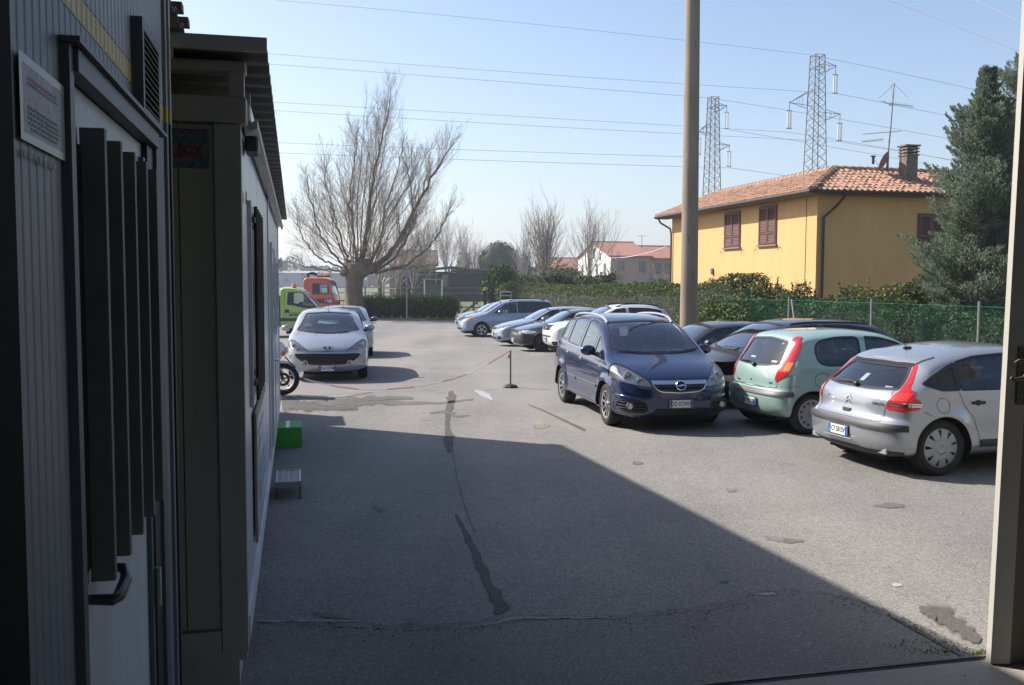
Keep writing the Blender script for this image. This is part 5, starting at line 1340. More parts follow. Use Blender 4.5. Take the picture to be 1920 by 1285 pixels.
# front end: corner post, recessed panel with ribs, beams
g = G(); g.box(-.125, .0, -.10, -.002, ZB - .02, 2.93); g.obj('corner_post', M_cabf, wc)
g = G(); g.box(-2.3, -.13, -.10, -.0, ZB - .02, ZB + .10); g.obj('bottom_beam', M_cabf, wc)
for k in range(12):
    g = G(); x1 = -.13 - k * .17; g.box(x1 - .164, x1, -.06, -.03 - .004 * (k % 2), ZB + .102, 2.93); g.obj('front_panel', M_cabw, wc)
g = G(); g.box(-2.3, .03, -.13, -.0, 2.935, 3.06, bev=.006); g.obj('top_beam', M_cabf, wc)
g = G(); g.box(-2.3, .03, -.11, -.0, 3.18, 3.235, bev=.006); g.obj('top_beam', M_cabf, wc)
for x in (-.05, -.50, -.95): 
    g = G(); g.box(x, x + .07, -.115, -.03, 3.062, 3.178); g.obj('roof_stud', M_cabf, wc)
# eaves: fascia and gutter that run the whole wall
g = G(); g.box(-.04, .045, .0, CL + .02, 2.965, 3.05, bev=.008); g.obj('fascia', M_cab, wc)
g = G(); g.prism([(.046, 2.925), (.075, 2.94), (.075, 2.985), (.046, 2.965)], .05, CL + .05, 'y'); g.obj('gutter', M_cabf, wc)
g = G(); g.box(-.9, .02, .0, CL, 3.052, 3.06 + .0); g.obj('ceiling_sheet', M_cabf, wc)
for k in range(9):
    g = G(); g.box(-.02, .03, .3 + k * 1.1, .36 + k * 1.1, 3.062, 3.16 - k * .008); g.obj('roof_stud', M_cabf, wc)
# corrugated roof sheet, ribs across
def corr_sheet(u0, u1, x0, x1, z0, z1, pitch, amp, name, m, parent, th=.004):
    n = int((u1 - u0) / pitch * 6); V = []; F = []
    for i in range(n + 1):
        t = i / n; uu = u0 + (u1 - u0) * t; ph = (t * (u1 - u0) / pitch) % 1
        w_ = amp * (0 if ph < .5 else (1 if .6 < ph < .9 else .5)); z = z0 + (z1 - z0) * t + w_
        for x in (x0, x1): V.append((x, uu, z)); 
        for x in (x0, x1): V.append((x, uu, z - th))
    for i in range(n):
        a = i * 4; b = a + 4
        F += [(a, a + 1, b + 1, b), (a + 3, a + 2, b + 2, b + 3), (a + 1, a + 3, b + 3, b + 1), (a + 2, a, b, b + 2)]
    F += [(0, 2, 3, 1), (n * 4, n * 4 + 1, n * 4 + 3, n * 4 + 2)]
    return mesh_obj(name, V, F, m, parent)
corr_sheet(-.30, CL + .03, -2.5, .135, 3.255, 3.075, .25, .035, 'roof_sheet', M_corr, wc)
g = G(); g.box(-2.5, .137, -.325, -.302, 3.235, 3.30); g.obj('roof_edge', M_skid, wc)
# lamp box under the eave
g = G(); g.box(.0, .07, .25, .50, 2.85, 2.93, bev=.01); o = g.obj('lamp_box', M_barsm, wc)
# window with bars
g = G()
for (a, b, z0, z1) in ((.60, 1.92, 2.56, 2.62), (.60, 1.92, 1.44, 1.50), (.60, .67, 1.50, 2.56), (1.85, 1.92, 1.50, 2.56)):
    g.box(-.02, .014, a, b, z0, z1)
win = g.obj('window_frame', M_cab, wc)
g = G(); g.box(-.03, -.004, .67, 1.85, 1.50, 2.56); g.obj('window_pane', M_curtain, win)
for k in range(5):
    g = G(); uu = .80 + k * .235; g.tube([(.030, uu, 1.46), (.030, uu, 2.60)], .011, 8); g.obj('window_bar', M_barsm, win)
for z in (1.56, 2.50):
    g = G(); g.box(.016, .030, .64, 1.88, z, z + .03); g.obj('window_bar', M_barsm, win)
# notice board under the window
g = G(); g.box(.002, .018, .78, 2.45, .60, 1.38, bev=.003); bd = g.obj('notice_board', mat('board_frame', (.30, .24, .19), .6, dirt=.3), wc)
g = G(); g.box(.0185, .020, .83, 2.40, .65, 1.33); g.obj('poster', mat('poster_blue', (.42, .52, .62), .35, var=.5, scale=2.2, stretch=(1, 1, 1.6)), bd)
for k, (a, b, z) in enumerate(((.95, 1.9, 1.22), (.95, 1.5, 1.12), (1.0, 2.2, .95), (1.0, 2.1, .87), (1.0, 2.25, .79))):
    g = G(); g.box(.0202, .0206, a, b, z, z + .03); g.obj('poster_line', mat('poster_ink', (.10, .20, .36), .5, var=.3), bd)
# door with handle, narrow door window
g = G(); g.box(-.006, .010, 5.12, 6.10, ZB + .14, 2.50); dr = g.obj('door', M_cab, wc)
for (a, b, z0, z1) in ((5.06, 5.118, ZB + .14, 2.56), (6.102, 6.16, ZB + .14, 2.56), (5.118, 6.102, 2.502, 2.56)):
    g = G(); g.box(-.006, .020, a, b, z0, z1); g.obj('door_frame', M_cab, wc)
g = G(); g.box(.0105, .013, 5.30, 5.92, 1.50, 2.35); g.obj('door_window', M_curtain, dr)
g = G(); g.tube([(.01, 5.20, 1.33), (.06, 5.20, 1.33), (.062, 5.32, 1.33)], .011, 8); g.box(.0102, .016, 5.17, 5.23, 1.24, 1.42); g.obj('door_handle', M_chrome, dr, smooth=True)
g = G(); g.box(-.004, .016, 7.1, 8.2, 1.50, 2.45); w2 = g.obj('window_frame', M_cab, wc)
g = G(); g.box(.0165, .018, 7.16, 8.14, 1.56, 2.39); g.obj('window_pane', M_curtain, w2)
g = G(); g.box(.0, .07, 9.0, 9.12, 2.35, 2.47, bev=.01); g.obj('wall_lamp', M_platew, wc)
# small company sticker near the corner post
text_obj('sticker_lettering', 'RM', .09, mat('print_red', (.30, .03, .03), .5), wc, Matrix.Translation((.0045, .26, 2.60)) @ Matrix.Rotation(PI / 2, 4, 'Z') @ Matrix.Rotation(PI / 2, 4, 'X'), .002)
# painted sign on the cabin's front
Msg = Matrix.Translation((-.205, -.061, 2.75)) @ Matrix.Rotation(PI / 2, 4, 'X')
g = G(); g.box(-1.30, -.02, -.105, .085, 0, .004, Matrix.Translation((-.13, -.062, 2.82)) @ Matrix.Rotation(PI / 2, 4, 'X'))
sg_ = g.obj('sign_panel', mat('sign_pale', (.25, .25, .23), .55, dirt=.3), wc)
Mt = Matrix.Translation((-.158, -.067, 2.862)) @ Matrix.Rotation(PI / 2, 4, 'X')
text_obj('sign_lettering', 'RIGONI', .085, mat('print_teal', (.05, .15, .20), .5), sg_, Mt, .003, align='RIGHT', sx=.66)
Mt = Matrix.Translation((-.185, -.067, 2.800)) @ Matrix.Rotation(PI / 2, 4, 'X')
text_obj('sign_lettering', 'SUPER BOX', .070, MATS['print_red'], sg_, Mt, .004, align='RIGHT', sx=.78)
for z in (2.898, 2.768):
    g = G(); g.box(-1.30, -.155, -.0685, -.0665, z, z + .006); g.obj('sign_line', MATS['print_red'], sg_)
g = G(); r = np.random.default_rng(4)
for k in range(9):
    x = -.17 - k * .05; g.prism([(x - .04, 2.718), (x, 2.718), (x + .003, 2.718 + r.uniform(.015, .04)), (x - .02, 2.718 + r.uniform(.02, .045))], -.0685, -.0665)
g.box(-.20, -.16, -.0686, -.0664, 2.718, 2.764); g.obj('sign_picture', mat('print_blue_old', (.06, .15, .22), .5, var=.4, scale=12), sg_)

# step stool and green box by the cabin
st = empty('step_stool', label='small grey metal step with slatted top beside the white cabin wall', cat='step')
a = ground_at(516, 936); b = ground_at(563, 936); c_ = ground_at(541, 936); st.location = (c_.x, c_.y, 0); st.rotation_euler = (0, 0, TH)
wd = (b - a).length
M_gal = mat('galvanised', (.30, .31, .32), .45, .5, var=.15, scale=12, dirt=.35)
hh = .175; dp = .60
g = G(); g.box(-wd / 2, wd / 2, 0, .02, hh - .055, hh); g.box(-wd / 2, wd / 2, dp - .02, dp, hh - .055, hh); g.box(-wd / 2, -wd / 2 + .015, .02, dp - .02, hh - .055, hh); g.box(wd / 2 - .015, wd / 2, .02, dp - .02, hh - .055, hh); g.obj('frame', M_gal, st)
for k in range(4):
    g = G(); w_ = (wd - .03) / 4; g.box(-wd / 2 + .016 + k * w_, -wd / 2 + .012 + (k + 1) * w_ - .004, .021, dp - .021, hh - .02, hh - .006); g.obj('tread_slat', mat('tread_grid', (.13, .15, .18), .5, .4, var=.2, scale=60), st)
for k in range(5):
    g = G(); w_ = (wd - .03) / 4; x = -wd / 2 + .014 + k * w_; g.box(x - .002, x + .002, .021, dp - .021, hh - .012, hh + .002); g.obj('tread_rib', M_platew, st)
for x in (-wd / 2 + .012, wd / 2 - .012):
    for y in (.012, dp - .012):
        g = G(); g.box(x - .011, x + .011, y - .010, y + .010, .006, hh - .056); g.box(x - .02, x + .02, y - .02, y + .02, .0, .006); g.obj('leg', mat('rusty_leg', (.16, .11, .08), .8, .2, var=.35, scale=20), st)
gb = empty('green_box', label='bright green cardboard box with white tape standing against the white cabin', cat='box')
a = ground_at(518, 840); b = ground_at(566, 840); gb.location = ((a.x + b.x) / 2, a.y, 0); gb.rotation_euler = (0, 0, TH); wd = (b - a).length
ztop = at(540, 802, a.y).z
M_green = mat('box_green', (.055, .30, .045), .6, var=.08, scale=5)
g = G(); g.box(-wd / 2, wd / 2, 0, .60, 0, ztop - .004, bev=.004); g.obj('carton', M_green, gb)
for s_ in (0, 1):
    g = G(); g.box(-wd / 2, wd / 2, .002 + s_ * .30, .297 + s_ * .30, ztop - .0035, ztop, bev=.001); g.obj('lid_flap', M_green, gb)
g = G(); g.box(-wd * .12, wd * .03, -.001, .601, ztop + .0005, ztop + .0015); g.obj('white_tape', M_platew, gb)

# ================================================================== GREY SERVICE CABIN (nearest, left)
M_grib = mat('ribbed_blue_grey', (.22, .25, .29), .5, .1, var=.05, scale=3, dirt=.2, dirtcol=(.10, .10, .11), stretch=(1, 1, .25))
M_grlt = mat('ribbed_light_grey', (.38, .39, .40), .5, .1, var=.05, scale=3, dirt=.2)
M_gyel = mat('ribbed_yellow', (.66, .52, .13), .5, .1, var=.08, scale=3, dirt=.2)
M_fr = mat('frame_blue_grey', (.12, .135, .16), .5, .2, var=.08, scale=4, dirt=.2)
M_dark2 = mat('frame_dark', (.035, .04, .05), .5, .2, dirt=.1)
M_dwhite = mat('door_sheet_white', (.66, .71, .74), .5, .1, var=.05, scale=3, dirt=.25, stretch=(1, 1, .3))
GC = Vector((-1.42, 3.88))
gc = empty('grey_cabin', (GC.x, GC.y, 0), TH, 'dark blue-grey ribbed cabin with yellow stripe and white slatted door', 'cabin')
def gpt(px, py): return wpt(px, py, (GC.x, GC.y))
# wall ribs, three colour bands: blue-grey below, yellow stripe, light grey above
zs0, zs1 = gpt(296, 217)[1], gpt(296, 200)[1]
uD0, uD1 = gpt(133, 600)[0], gpt(288, 600)[0]; zD1 = gpt(200, 218)[1]; uV0, uV1 = gpt(250, 130)[0], gpt(279, 140)[0]
zS0 = .5 * (gpt(112, 0)[1] + gpt(200, 101)[1]) ; zS1 = .5 * (gpt(150, 0)[1] + gpt(240, 107)[1])
uL = gpt(20, 600)[0]

def rib_sheet(name, y0, y1, z0, z1, m, parent, pitch=.056, x=0.0):
    """vertical ribs along local y, between two heights"""
    n = max(1, int(round((y1 - y0) / pitch))); V = []; F = []
    prof = [(0, 0), (.12, .0016), (.50, .0016), (.62, 0), (.95, -.0004)]
    ys_ = []
    for k in range(n):
        for (t, d) in prof: ys_.append((y0 + (k + t) * (y1 - y0) / n, d))
    ys_.append((y1, 0))
    for (yy, d) in ys_: V += [(x + d, yy, z0), (x + d, yy, z1)]
    for k in range(len(ys_) - 1): F.append((2 * k, 2 * k + 2, 2 * k + 3, 2 * k + 1))
    return mesh_obj(name, V, F, m, parent)
GT = 3.30
wl = rib_sheet('wall', -3.2, -1.80, .0, 2.797, M_grib, gc); rib_sheet('wall_stripe', -3.2, -.10, 2.8, 2.862, M_gyel, wl); rib_sheet('wall_band', -3.2, -.10, 2.865, GT, M_grlt, wl)
rib_sheet('wall_sheet', -1.80, -.36, 2.716, 2.797, M_grib, gc); rib_sheet('wall_sheet', -.36, -.10, .0, 2.797, M_grib, gc)
g = G(); g.box(-2.2, -.06, -3.2, -.02, 0.01, GT); g.obj('cabin_core', mat('cabin_core_dark', (.05, .05, .05), .9), gc)
for (a, b, z0, z1, m_) in ((-.095, -.045, .0, 2.80, M_grib), (-.095, -.045, 2.865, GT, M_grlt), (-.095, -.045, 2.8, 2.864, M_gyel), (-.042, .0, .0, 2.80, M_dark2), (-.042, .0, 2.864, GT, M_cabf), (-.042, .0, 2.801, 2.863, M_gyel)):
    g = G(); g.box(-.06, .012 if b < -.04 else .020, a, b, z0, z1); g.obj('corner_post', m_, gc)
# door surround
for (a, b, z0, z1, x1) in ((-1.80, -1.755, .0, 2.70, .02), (-.46, -.36, .0, 2.70, .02), (-1.755, -.46, 2.645, 2.70, .030), (-1.81, -.35, 2.70, 2.715, .045)):
    g = G(); g.box(-.05, x1, a + .001, b - .001, z0 + .001, z1 - .001); g.obj('door_frame', M_fr, gc)
g = G(); g.box(-.045, -.012, -1.752, -.60, .30, 2.64); gd = g.obj('door', M_dwhite, gc)
g = G(); g.box(-.045, .008, -.598, -.465, .30, 2.64); g.obj('door_jamb', M_dark2, gc)
g = G(); g.box(-.0115, .004, -.66, -.62, .30, 2.59); g.obj('door_stile', M_fr, gd)
for z in (1.0, 1.9):
    g = G(); g.tube([(.015, -.61, z), (.015, -.61, z + .14)], .012, 8); g.obj('hinge', M_alloy, gd)
g = G(); g.box(-.0115, -.004, -1.70, -.68, 1.44, 2.50); g.obj('door_window', M_curtain, gd)
for k in range(5):
    g = G(); uu = -1.585 + k * .222
    g.box(-.008, .050, uu, uu + .006, 1.40, 2.545); g.box(.044, .050, uu + .006, uu + .03, 1.40, 2.545); g.obj('slat', mat('slat_dark_olive', (.16, .165, .145), .6, var=.1, dirt=.2), gd)
g = G(); g.tube([(-.012, -1.60, 1.36), (.045, -1.60, 1.355), (.055, -1.57, 1.355), (.060, -1.50, 1.375), (.050, -1.46, 1.395), (-.010, -1.455, 1.40)], [.013, .015, .016, .016, .014, .012], 10); g.obj('door_handle', mat('handle_dark', (.06, .05, .055), .35), gd, smooth=True)
# louvred vent
vf = G()
for (a, b, z0, z1) in ((-.83, -.80, 2.70, 3.02), (-.47, -.44, 2.70, 3.02), (-.80, -.47, 2.70, 2.735), (-.80, -.47, 2.985, 3.02)): vf.box(.0, .035, a, b, z0, z1)
vo = vf.obj('vent_frame', M_fr, gc)
g = G(); g.box(.007, .010, -.80, -.47, 2.735, 2.985); g.obj('vent_back', M_dark, vo)
for k in range(11):
    g = G(); z = 2.742 + k * .0222; g.prism([(.012, z + .012), (.034, z), (.036, z + .003), (.014, z + .015)], -.798, -.472, 'y'); g.obj('vent_slat', M_fr, vo)
# taped notice
g = G(); g.box(.007, .0085, -2.15, -1.815, 2.44, 2.595); po = g.obj('taped_notice', mat('paper_grey', (.42, .45, .50), .5, var=.12, scale=14, bump=.4, bscale=18), gc)
for (a, b, z0, z1) in ((-2.16, -1.81, 2.582, 2.600), (-2.16, -1.81, 2.434, 2.450), (-2.16, -2.14, 2.45, 2.582), (-1.832, -1.81, 2.45, 2.582)):
    g = G(); g.box(.0086, .0092, a, b, z0, z1); g.obj('packing_tape', mat('tape_beige', (.40, .38, .32), .35, var=.1), po)
r = np.random.default_rng(8)
for k, (z, c_) in enumerate(((2.556, 'r'), (2.546, 'r'), (2.500, 'k'), (2.490, 'k'), (2.480, 'k'), (2.470, 'k'), (2.460, 'k'))):
    g = G(); uu = -2.11 + r.uniform(0, .03)
    while uu < -1.88: 
        w_ = r.uniform(.008, .03); g.box(.0093, .0096, uu, uu + w_, z, z + .006); uu += w_ + .006
    g.obj('print_line', MATS['print_red'] if c_ == 'r' else M_ink, po)
for k in range(7):
    g = G(); uu = -2.14 + k * .037; g.box(.0075, .0085, uu, uu + r.uniform(.012, .022), 2.400 + r.uniform(0, .006), 2.416 + r.uniform(0, .004)); g.obj('sticker_trace', mat('trace_pale', (.40, .43, .47), .6, var=.3, scale=60), po)
corr_sheet(-3.2, .62, -2.3, .02, 3.335, 3.30, .25, .035, 'roof_sheet', M_corr, gc)
for k in range(9):
    g = G(); uu = -1.45 + k * .25
    g.prism([(0, 0), (.10, 0), (.085, .035), (.015, .035)], .0, .14, 'y', Matrix.Translation((-.115 + .0, uu + .08, 3.378)) @ Matrix.Rotation(PI / 2, 4, 'Z') @ Matrix.Translation((0, -.14, 0))); g.obj('roof_cap', mat('clay_cap', (.40, .25, .19), .8, dirt=.3), gc)
g = G(); g.box(-.12, -.04, .0, .60, 3.20, 3.29); g.obj('roof_beam', M_cabf, gc)

# unseen building mass added behind the cabins, shaped to cast the yard's long shadow
sb = empty('shadow_caster_block', (-5.81, 15.33, 0), math.atan(.293), 'unseen building mass added behind the white cabin to cast the yard shadow', 'building')
SBX, SBL, SBH = -.05, 0.0, 5.86
g = G(); g.box(SBX - 6, SBX, -15, SBL - .05, 0, SBH); g.obj('wall', mat('render_plain', (.35, .33, .30), .9, bump=.2, dirt=.2), sb)
g = G(); g.box(SBX - 6.1, SBX + .05, -15, SBL, SBH + .002, SBH + .14); g.obj('roof', M_corr, sb)

uc = empty('shadow_step_box', (-4.95, 15.05, 0), TH, 'unseen cabinet-like box added behind the white cabin to cast a step in the shadow', 'cabinet')  # unseen box, added only for the small step in the shadow's edge
g = G(); g.box(-.55, .55, -.45, .45, .1, 1.6, bev=.02); g.obj('casing', M_skid, uc)
g = G(); g.box(-.60, .60, -.5, .5, 1.602, 1.66, bev=.02); g.obj('lid', M_skid, uc)
g = G(); g.box(-.5, .5, -.4, .4, 0, .1); g.obj('plinth', M_dark2, uc)

# ================================================================== CONCRETE POLE
M_pole = mat('pole_concrete', (.25, .20, .15), .88, var=.22, scale=2.2, bump=.25, bscale=22, dirt=.4, dirtcol=(.17, .14, .11), stretch=(1, 1, .3))
pY = 22.2
pb = at(1291.5, 605, pY); pt = at(1299.5, -5, pY)
pl = empty('concrete_pole', (pb.x, pY, gz(0, pY)), 0, 'tall round concrete pole rising behind the blue people carrier', 'pole')
tilt = (pt - pb); g = G(); n = 12; base = Vector((0, 0, -.02)); dirv = tilt / tilt.z
g.tube([Vector((dirv.x * z, dirv.y * z, z)) for z in np.linspace(0, 13, 14)], [.215 - .0058 * z for z in np.linspace(0, 13, 14)], 28); g.obj('shaft', M_pole, pl, smooth=True)
for z, a in ((7.55, .25), (3.05, -.35), (2.2, .2)):
    g = G(); rr = .215 - .0058 * z
    V = [(dirv.x * z + math.sin(a + t) * (rr + .001), -math.cos(a + t) * (rr + .002), z + q) for t, q in ((0, 0), (.08, .03), (.10, .16), (.03, .22), (-.05, .12))]
    g.add(V, [(0, 1, 2, 3, 4)]); g.obj('chip_mark', mat('pole_chip', (.14, .115, .09), .95), pl)

# ================================================================== CHAIN, STAND
M_chr = mat('chain_red', (.60, .05, .06), .4); M_chw = mat('chain_white', (.75, .74, .72), .4)
cs = empty('barrier_post', label='grey post on a black foot holding the red and white chain', cat='barrier post')
b = ground_at(957, 727); cs.location = b
H_ = at(955, 657, b.y).z
g = G(); g.tube([(0, 0, .05), (0, 0, H_)], .020, 10); g.obj('post', mat('post_grey', (.20, .21, .22), .5, .3), cs, smooth=True)
g = G(); g.lathe([(.001, .075), (.05, .075), (.13, .05), (.15, .02), (.15, 0)], 8); g.obj('foot', M_blackpl, cs)
g = G(); g.box(-.05, .0, -.028, -.018, H_ - .16, H_ - .09); g.obj('orange_tag', mat('tag_orange', (.6, .26, .06), .6), cs)
pts_px = [(955, 659), (930, 674), (912, 684), (880, 700), (850, 711), (820, 718), (770, 727), (720, 731), (670, 730), (630, 725), (585, 715), (565, 709), (548, 704)]
chn = empty('barrier_chain', b, 0, 'red and white plastic chain slung between the post and the motorcycle', 'chain')
Yc = np.linspace(b.y, 17.6, 200); PX = np.array(pts_px, float); seg = np.linalg.norm(np.diff(PX, axis=0), axis=1); cum = np.concatenate([[0], np.cumsum(seg)])
path = [at(np.interp(t, cum, PX[:, 0]), np.interp(t, cum, PX[:, 1]), b.y + (17.6 - b.y) * (t / cum[-1])) - b for t in np.linspace(0, cum[-1], 200)]
cl = [0]; 
for p, q in zip(path[:-1], path[1:]): cl.append(cl[-1] + (q - p).length)
tot = cl[-1]; nl = int(tot / .046); pxl = np.interp(np.linspace(0, tot, nl), cl, np.linspace(955, 548, 200))
def link_mesh():
    g = G(); n = 10; pts = []
    for k in range(n + 1):
        a = 2 * PI * k / n; pts.append((.012 * math.cos(a), 0, .012 * math.sin(a)) if False else (.029 * math.cos(a) , .0145 * math.sin(a), 0))
    g.tube(pts, .0042, 5, caps=False); return g
lm = {}
for k in range(nl):
    s_ = tot * (k + .5) / nl; x, y, z = [np.interp(s_, cl, [p[j] for p in path]) for j in range(3)]
    s2 = min(tot, s_ + .03); d = Vector([np.interp(s2, cl, [p[j] for p in path]) for j in range(3)]) - Vector((x, y, z))
    pxv = pxl[k]; z_ = max(z, gz(0, 18) + .012 - b.z)
    red = (pxv > 912) or (822 < pxv < 868) or (721 < pxv < 772) or (616 < pxv < 668) or pxv < 566
    key = red
    if key not in lm:
        o = link_mesh().obj('chain_link', M_chr if red else M_chw, chn, smooth=True); lm[key] = o
    else: o = inst(lm[key], chn)
    q = d.to_track_quat('X', 'Z'); o.rotation_mode = 'QUATERNION'
    from mathutils import Quaternion
    o.rotation_quaternion = q @ Quaternion((1, 0, 0), PI / 2 * (k % 2) + .5); o.location = (x, y, z_)

# ================================================================== MOTORCYCLE, nose just past the cabin
mc = empty('motorcycle', label='white and black motorcycle whose front wheel shows past the white cabin', cat='motorcycle')
wb = ground_at(531, 741); mc.location = (wb.x, wb.y, 0)
mr = .305
mc.rotation_euler = (0, R(0), R(12))
def ring(rad, rr, n=36, m=8):
    g = G(); g.tube([(rad * math.cos(2 * PI * k / n), 0, mr + rad * math.sin(2 * PI * k / n)) for k in range(n + 1)], rr, m, caps=False); return g
fw = ring(mr - .045, .045).obj('tyre', M_tyre, mc, smooth=True)
ring(mr - .095, .016).obj('rim', M_alloy, mc, smooth=True)
g = G()
for k in range(5):
    a = 2 * PI * k / 5 + .3; g.tube([(.03 * math.cos(a), 0, mr + .03 * math.sin(a)), (.20 * math.cos(a + .1), 0, mr + .20 * math.sin(a + .1))], [.02, .012], 6)
g.lathe([(.001, .05), (.035, .05), (.035, -.05), (.001, -.05)], 14, Matrix.Translation((0, 0, mr)), axis='y'); g.obj('hub', M_alloy, mc, smooth=True)
g = G(); g.lathe([(.08, -.055), (.13, -.055), (.13, -.060), (.08, -.060)], 24, Matrix.Translation((0, 0, mr)), axis='y'); g.obj('brake_disc', M_steel, mc)
g = G(); 
for y in (-.075, .075): g.tube([(0, y, mr), (-.22, y, .92)], .022, 8)
g.obj('fork', M_blackpl, mc, smooth=True)
g = G(); n = 14; V = []; F = []
for k in range(n + 1):
    a = .35 + 1.9 * k / n
    for y, dr in ((-.06, -.03), (-.045, .012), (.045, .012), (.06, -.03)): V.append(((mr + .03 + dr) * math.cos(a), y, mr + (mr + .03 + dr) * math.sin(a)))
for k in range(n):
    for j in range(3): F.append((k * 4 + j, k * 4 + j + 1, k * 4 + j + 5, k * 4 + j + 4))
M_bkw = paint('bike_white', (.70, .71, .72), .05, .25)
mesh_obj('mudguard', V, F, M_bkw, mc, smooth=True)
g = G(); g.prism([(.02, .78), (.06, .92), (-.10, 1.10), (-.26, 1.12), (-.34, .95), (-.30, .62), (-.12, .55)], -.14, .14); g.obj('fairing', M_bkw, mc)
g = G(); g.prism([(-.34, .95), (-.26, 1.06), (-.62, 1.02), (-1.25, .98), (-1.45, 1.05), (-1.30, .78), (-.70, .62), (-.32, .55)], -.11, .11); g.obj('tank_and_seat', M_seal, mc)
g = G(); g.box(-.85, -.35, -.16, .16, .28, .60, bev=.04); g.obj('engine', M_steel, mc)
g = G(); g.tube([(-.22, -.36, 1.05), (-.16, -.1, 1.03), (-.16, .1, 1.03), (-.22, .36, 1.05)], .014, 8); g.obj('handlebar', M_blackpl, mc, smooth=True)
for y in (-.20, .20):
    g = G(); g.ball((.02, y, .80), .042, 6); g.obj('indicator', mat('amber_dull', (.45, .12, .04), .3), mc, smooth=True)
g = G(); g.ball((.07, 0, .86), .075, 8, (.5, 1, 1)); g.obj('headlamp', M_refl, mc, smooth=True)
g = G(); g.tube([(.04, -.07, .74), (.14, -.09, .62), (.24, -.09, .52)], .012, 6); g.obj('crash_bar', M_blackpl, mc, smooth=True)
rw = copy_tree(fw, mc); rw.location = (-1.38, 0, 0)
g = G(); g.tube([(-1.38, .08, mr), (-.75, .08, .42)], .03, 8); g.tube([(-1.38, -.08, mr), (-.75, -.08, .42)], .03, 8); g.obj('swing_arm', M_steel, mc, smooth=True)
# ================================================================== FOLIAGE HELPERS
def leaf_cards(C, Nrm, size, aspect=.5, seed=0, jitter=.8, bend=True):
    """one bent leaf (2 triangles pairs) per centre"""
    r = np.random.default_rng(seed); n = len(C)
    d = r.normal(0, 1, (n, 3)); Nn = Nrm + d * jitter; Nn /= np.linalg.norm(Nn, axis=1)[:, None] + 1e-9
    t = r.normal(0, 1, (n, 3)); t -= (t * Nn).sum(1)[:, None] * Nn; t /= np.linalg.norm(t, axis=1)[:, None] + 1e-9
    b = np.cross(Nn, t); s = (size * r.uniform(.6, 1.35, n))[:, None]
    V = np.empty((n, 4, 3)); V[:, 0] = C - t * s * .5; V[:, 1] = C + b * s * aspect * .5 - Nn * s * .06; V[:, 2] = C + t * s * .5; V[:, 3] = C - b * s * aspect * .5 - Nn * s * .06
    F = np.arange(n * 4).reshape(n, 4)
    return V.reshape(-1, 3), F
def fnoise(P, s, seed=0):
    """cheap smooth 3-D noise by summed sines"""
    r = np.random.default_rng(seed); out = np.zeros(len(P))
    for o in range(5):
        k = r.normal(0, 1, (3, 3)) * s * (1.7 ** o)
        out += (np.sin(P @ k[0] + r.uniform(0, 6)) * np.sin(P @ k[1] + r.uniform(0, 6)) + .5 * np.sin(P @ k[2] + r.uniform(0, 6))) / (1.5 ** o)
    return out / 2.2
M_hedge = leafmat('hedge_leaf', (.025, .048, .012), (.11, .155, .04), (.30, .30, .12), scale=4.0)
M_laurel = leafmat('laurel_leaf', (.025, .05, .012), (.10, .145, .03), (.24, .22, .07), scale=4.0)
M_yellowish = leafmat('yellowing_leaf', (.05, .07, .015), (.15, .16, .04), (.26, .20, .06), scale=4.0)
M_dgreen = leafmat('dark_green_leaf', (.016, .042, .012), (.065, .115, .028), scale=5.0)
M_cyp = leafmat('cypress_spray', (.085, .12, .08), (.25, .31, .22), (.35, .34, .22), scale=3.0, rough=.7, trans=.5)
M_pine = leafmat('pine_needle', (.02, .042, .018), (.065, .095, .04), scale=.8)
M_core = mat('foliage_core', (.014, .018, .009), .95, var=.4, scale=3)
M_bark = mat('bark_grey_brown', (.17, .135, .10), .9, var=.3, scale=6, bump=.5, bscale=14, stretch=(1, 1, .35))
M_twig = mat('twig_brown', (.27, .22, .175), .85, var=.25, scale=3)
M_twigf = mat('twig_far', (.32, .28, .25), .85, var=.2, scale=1)

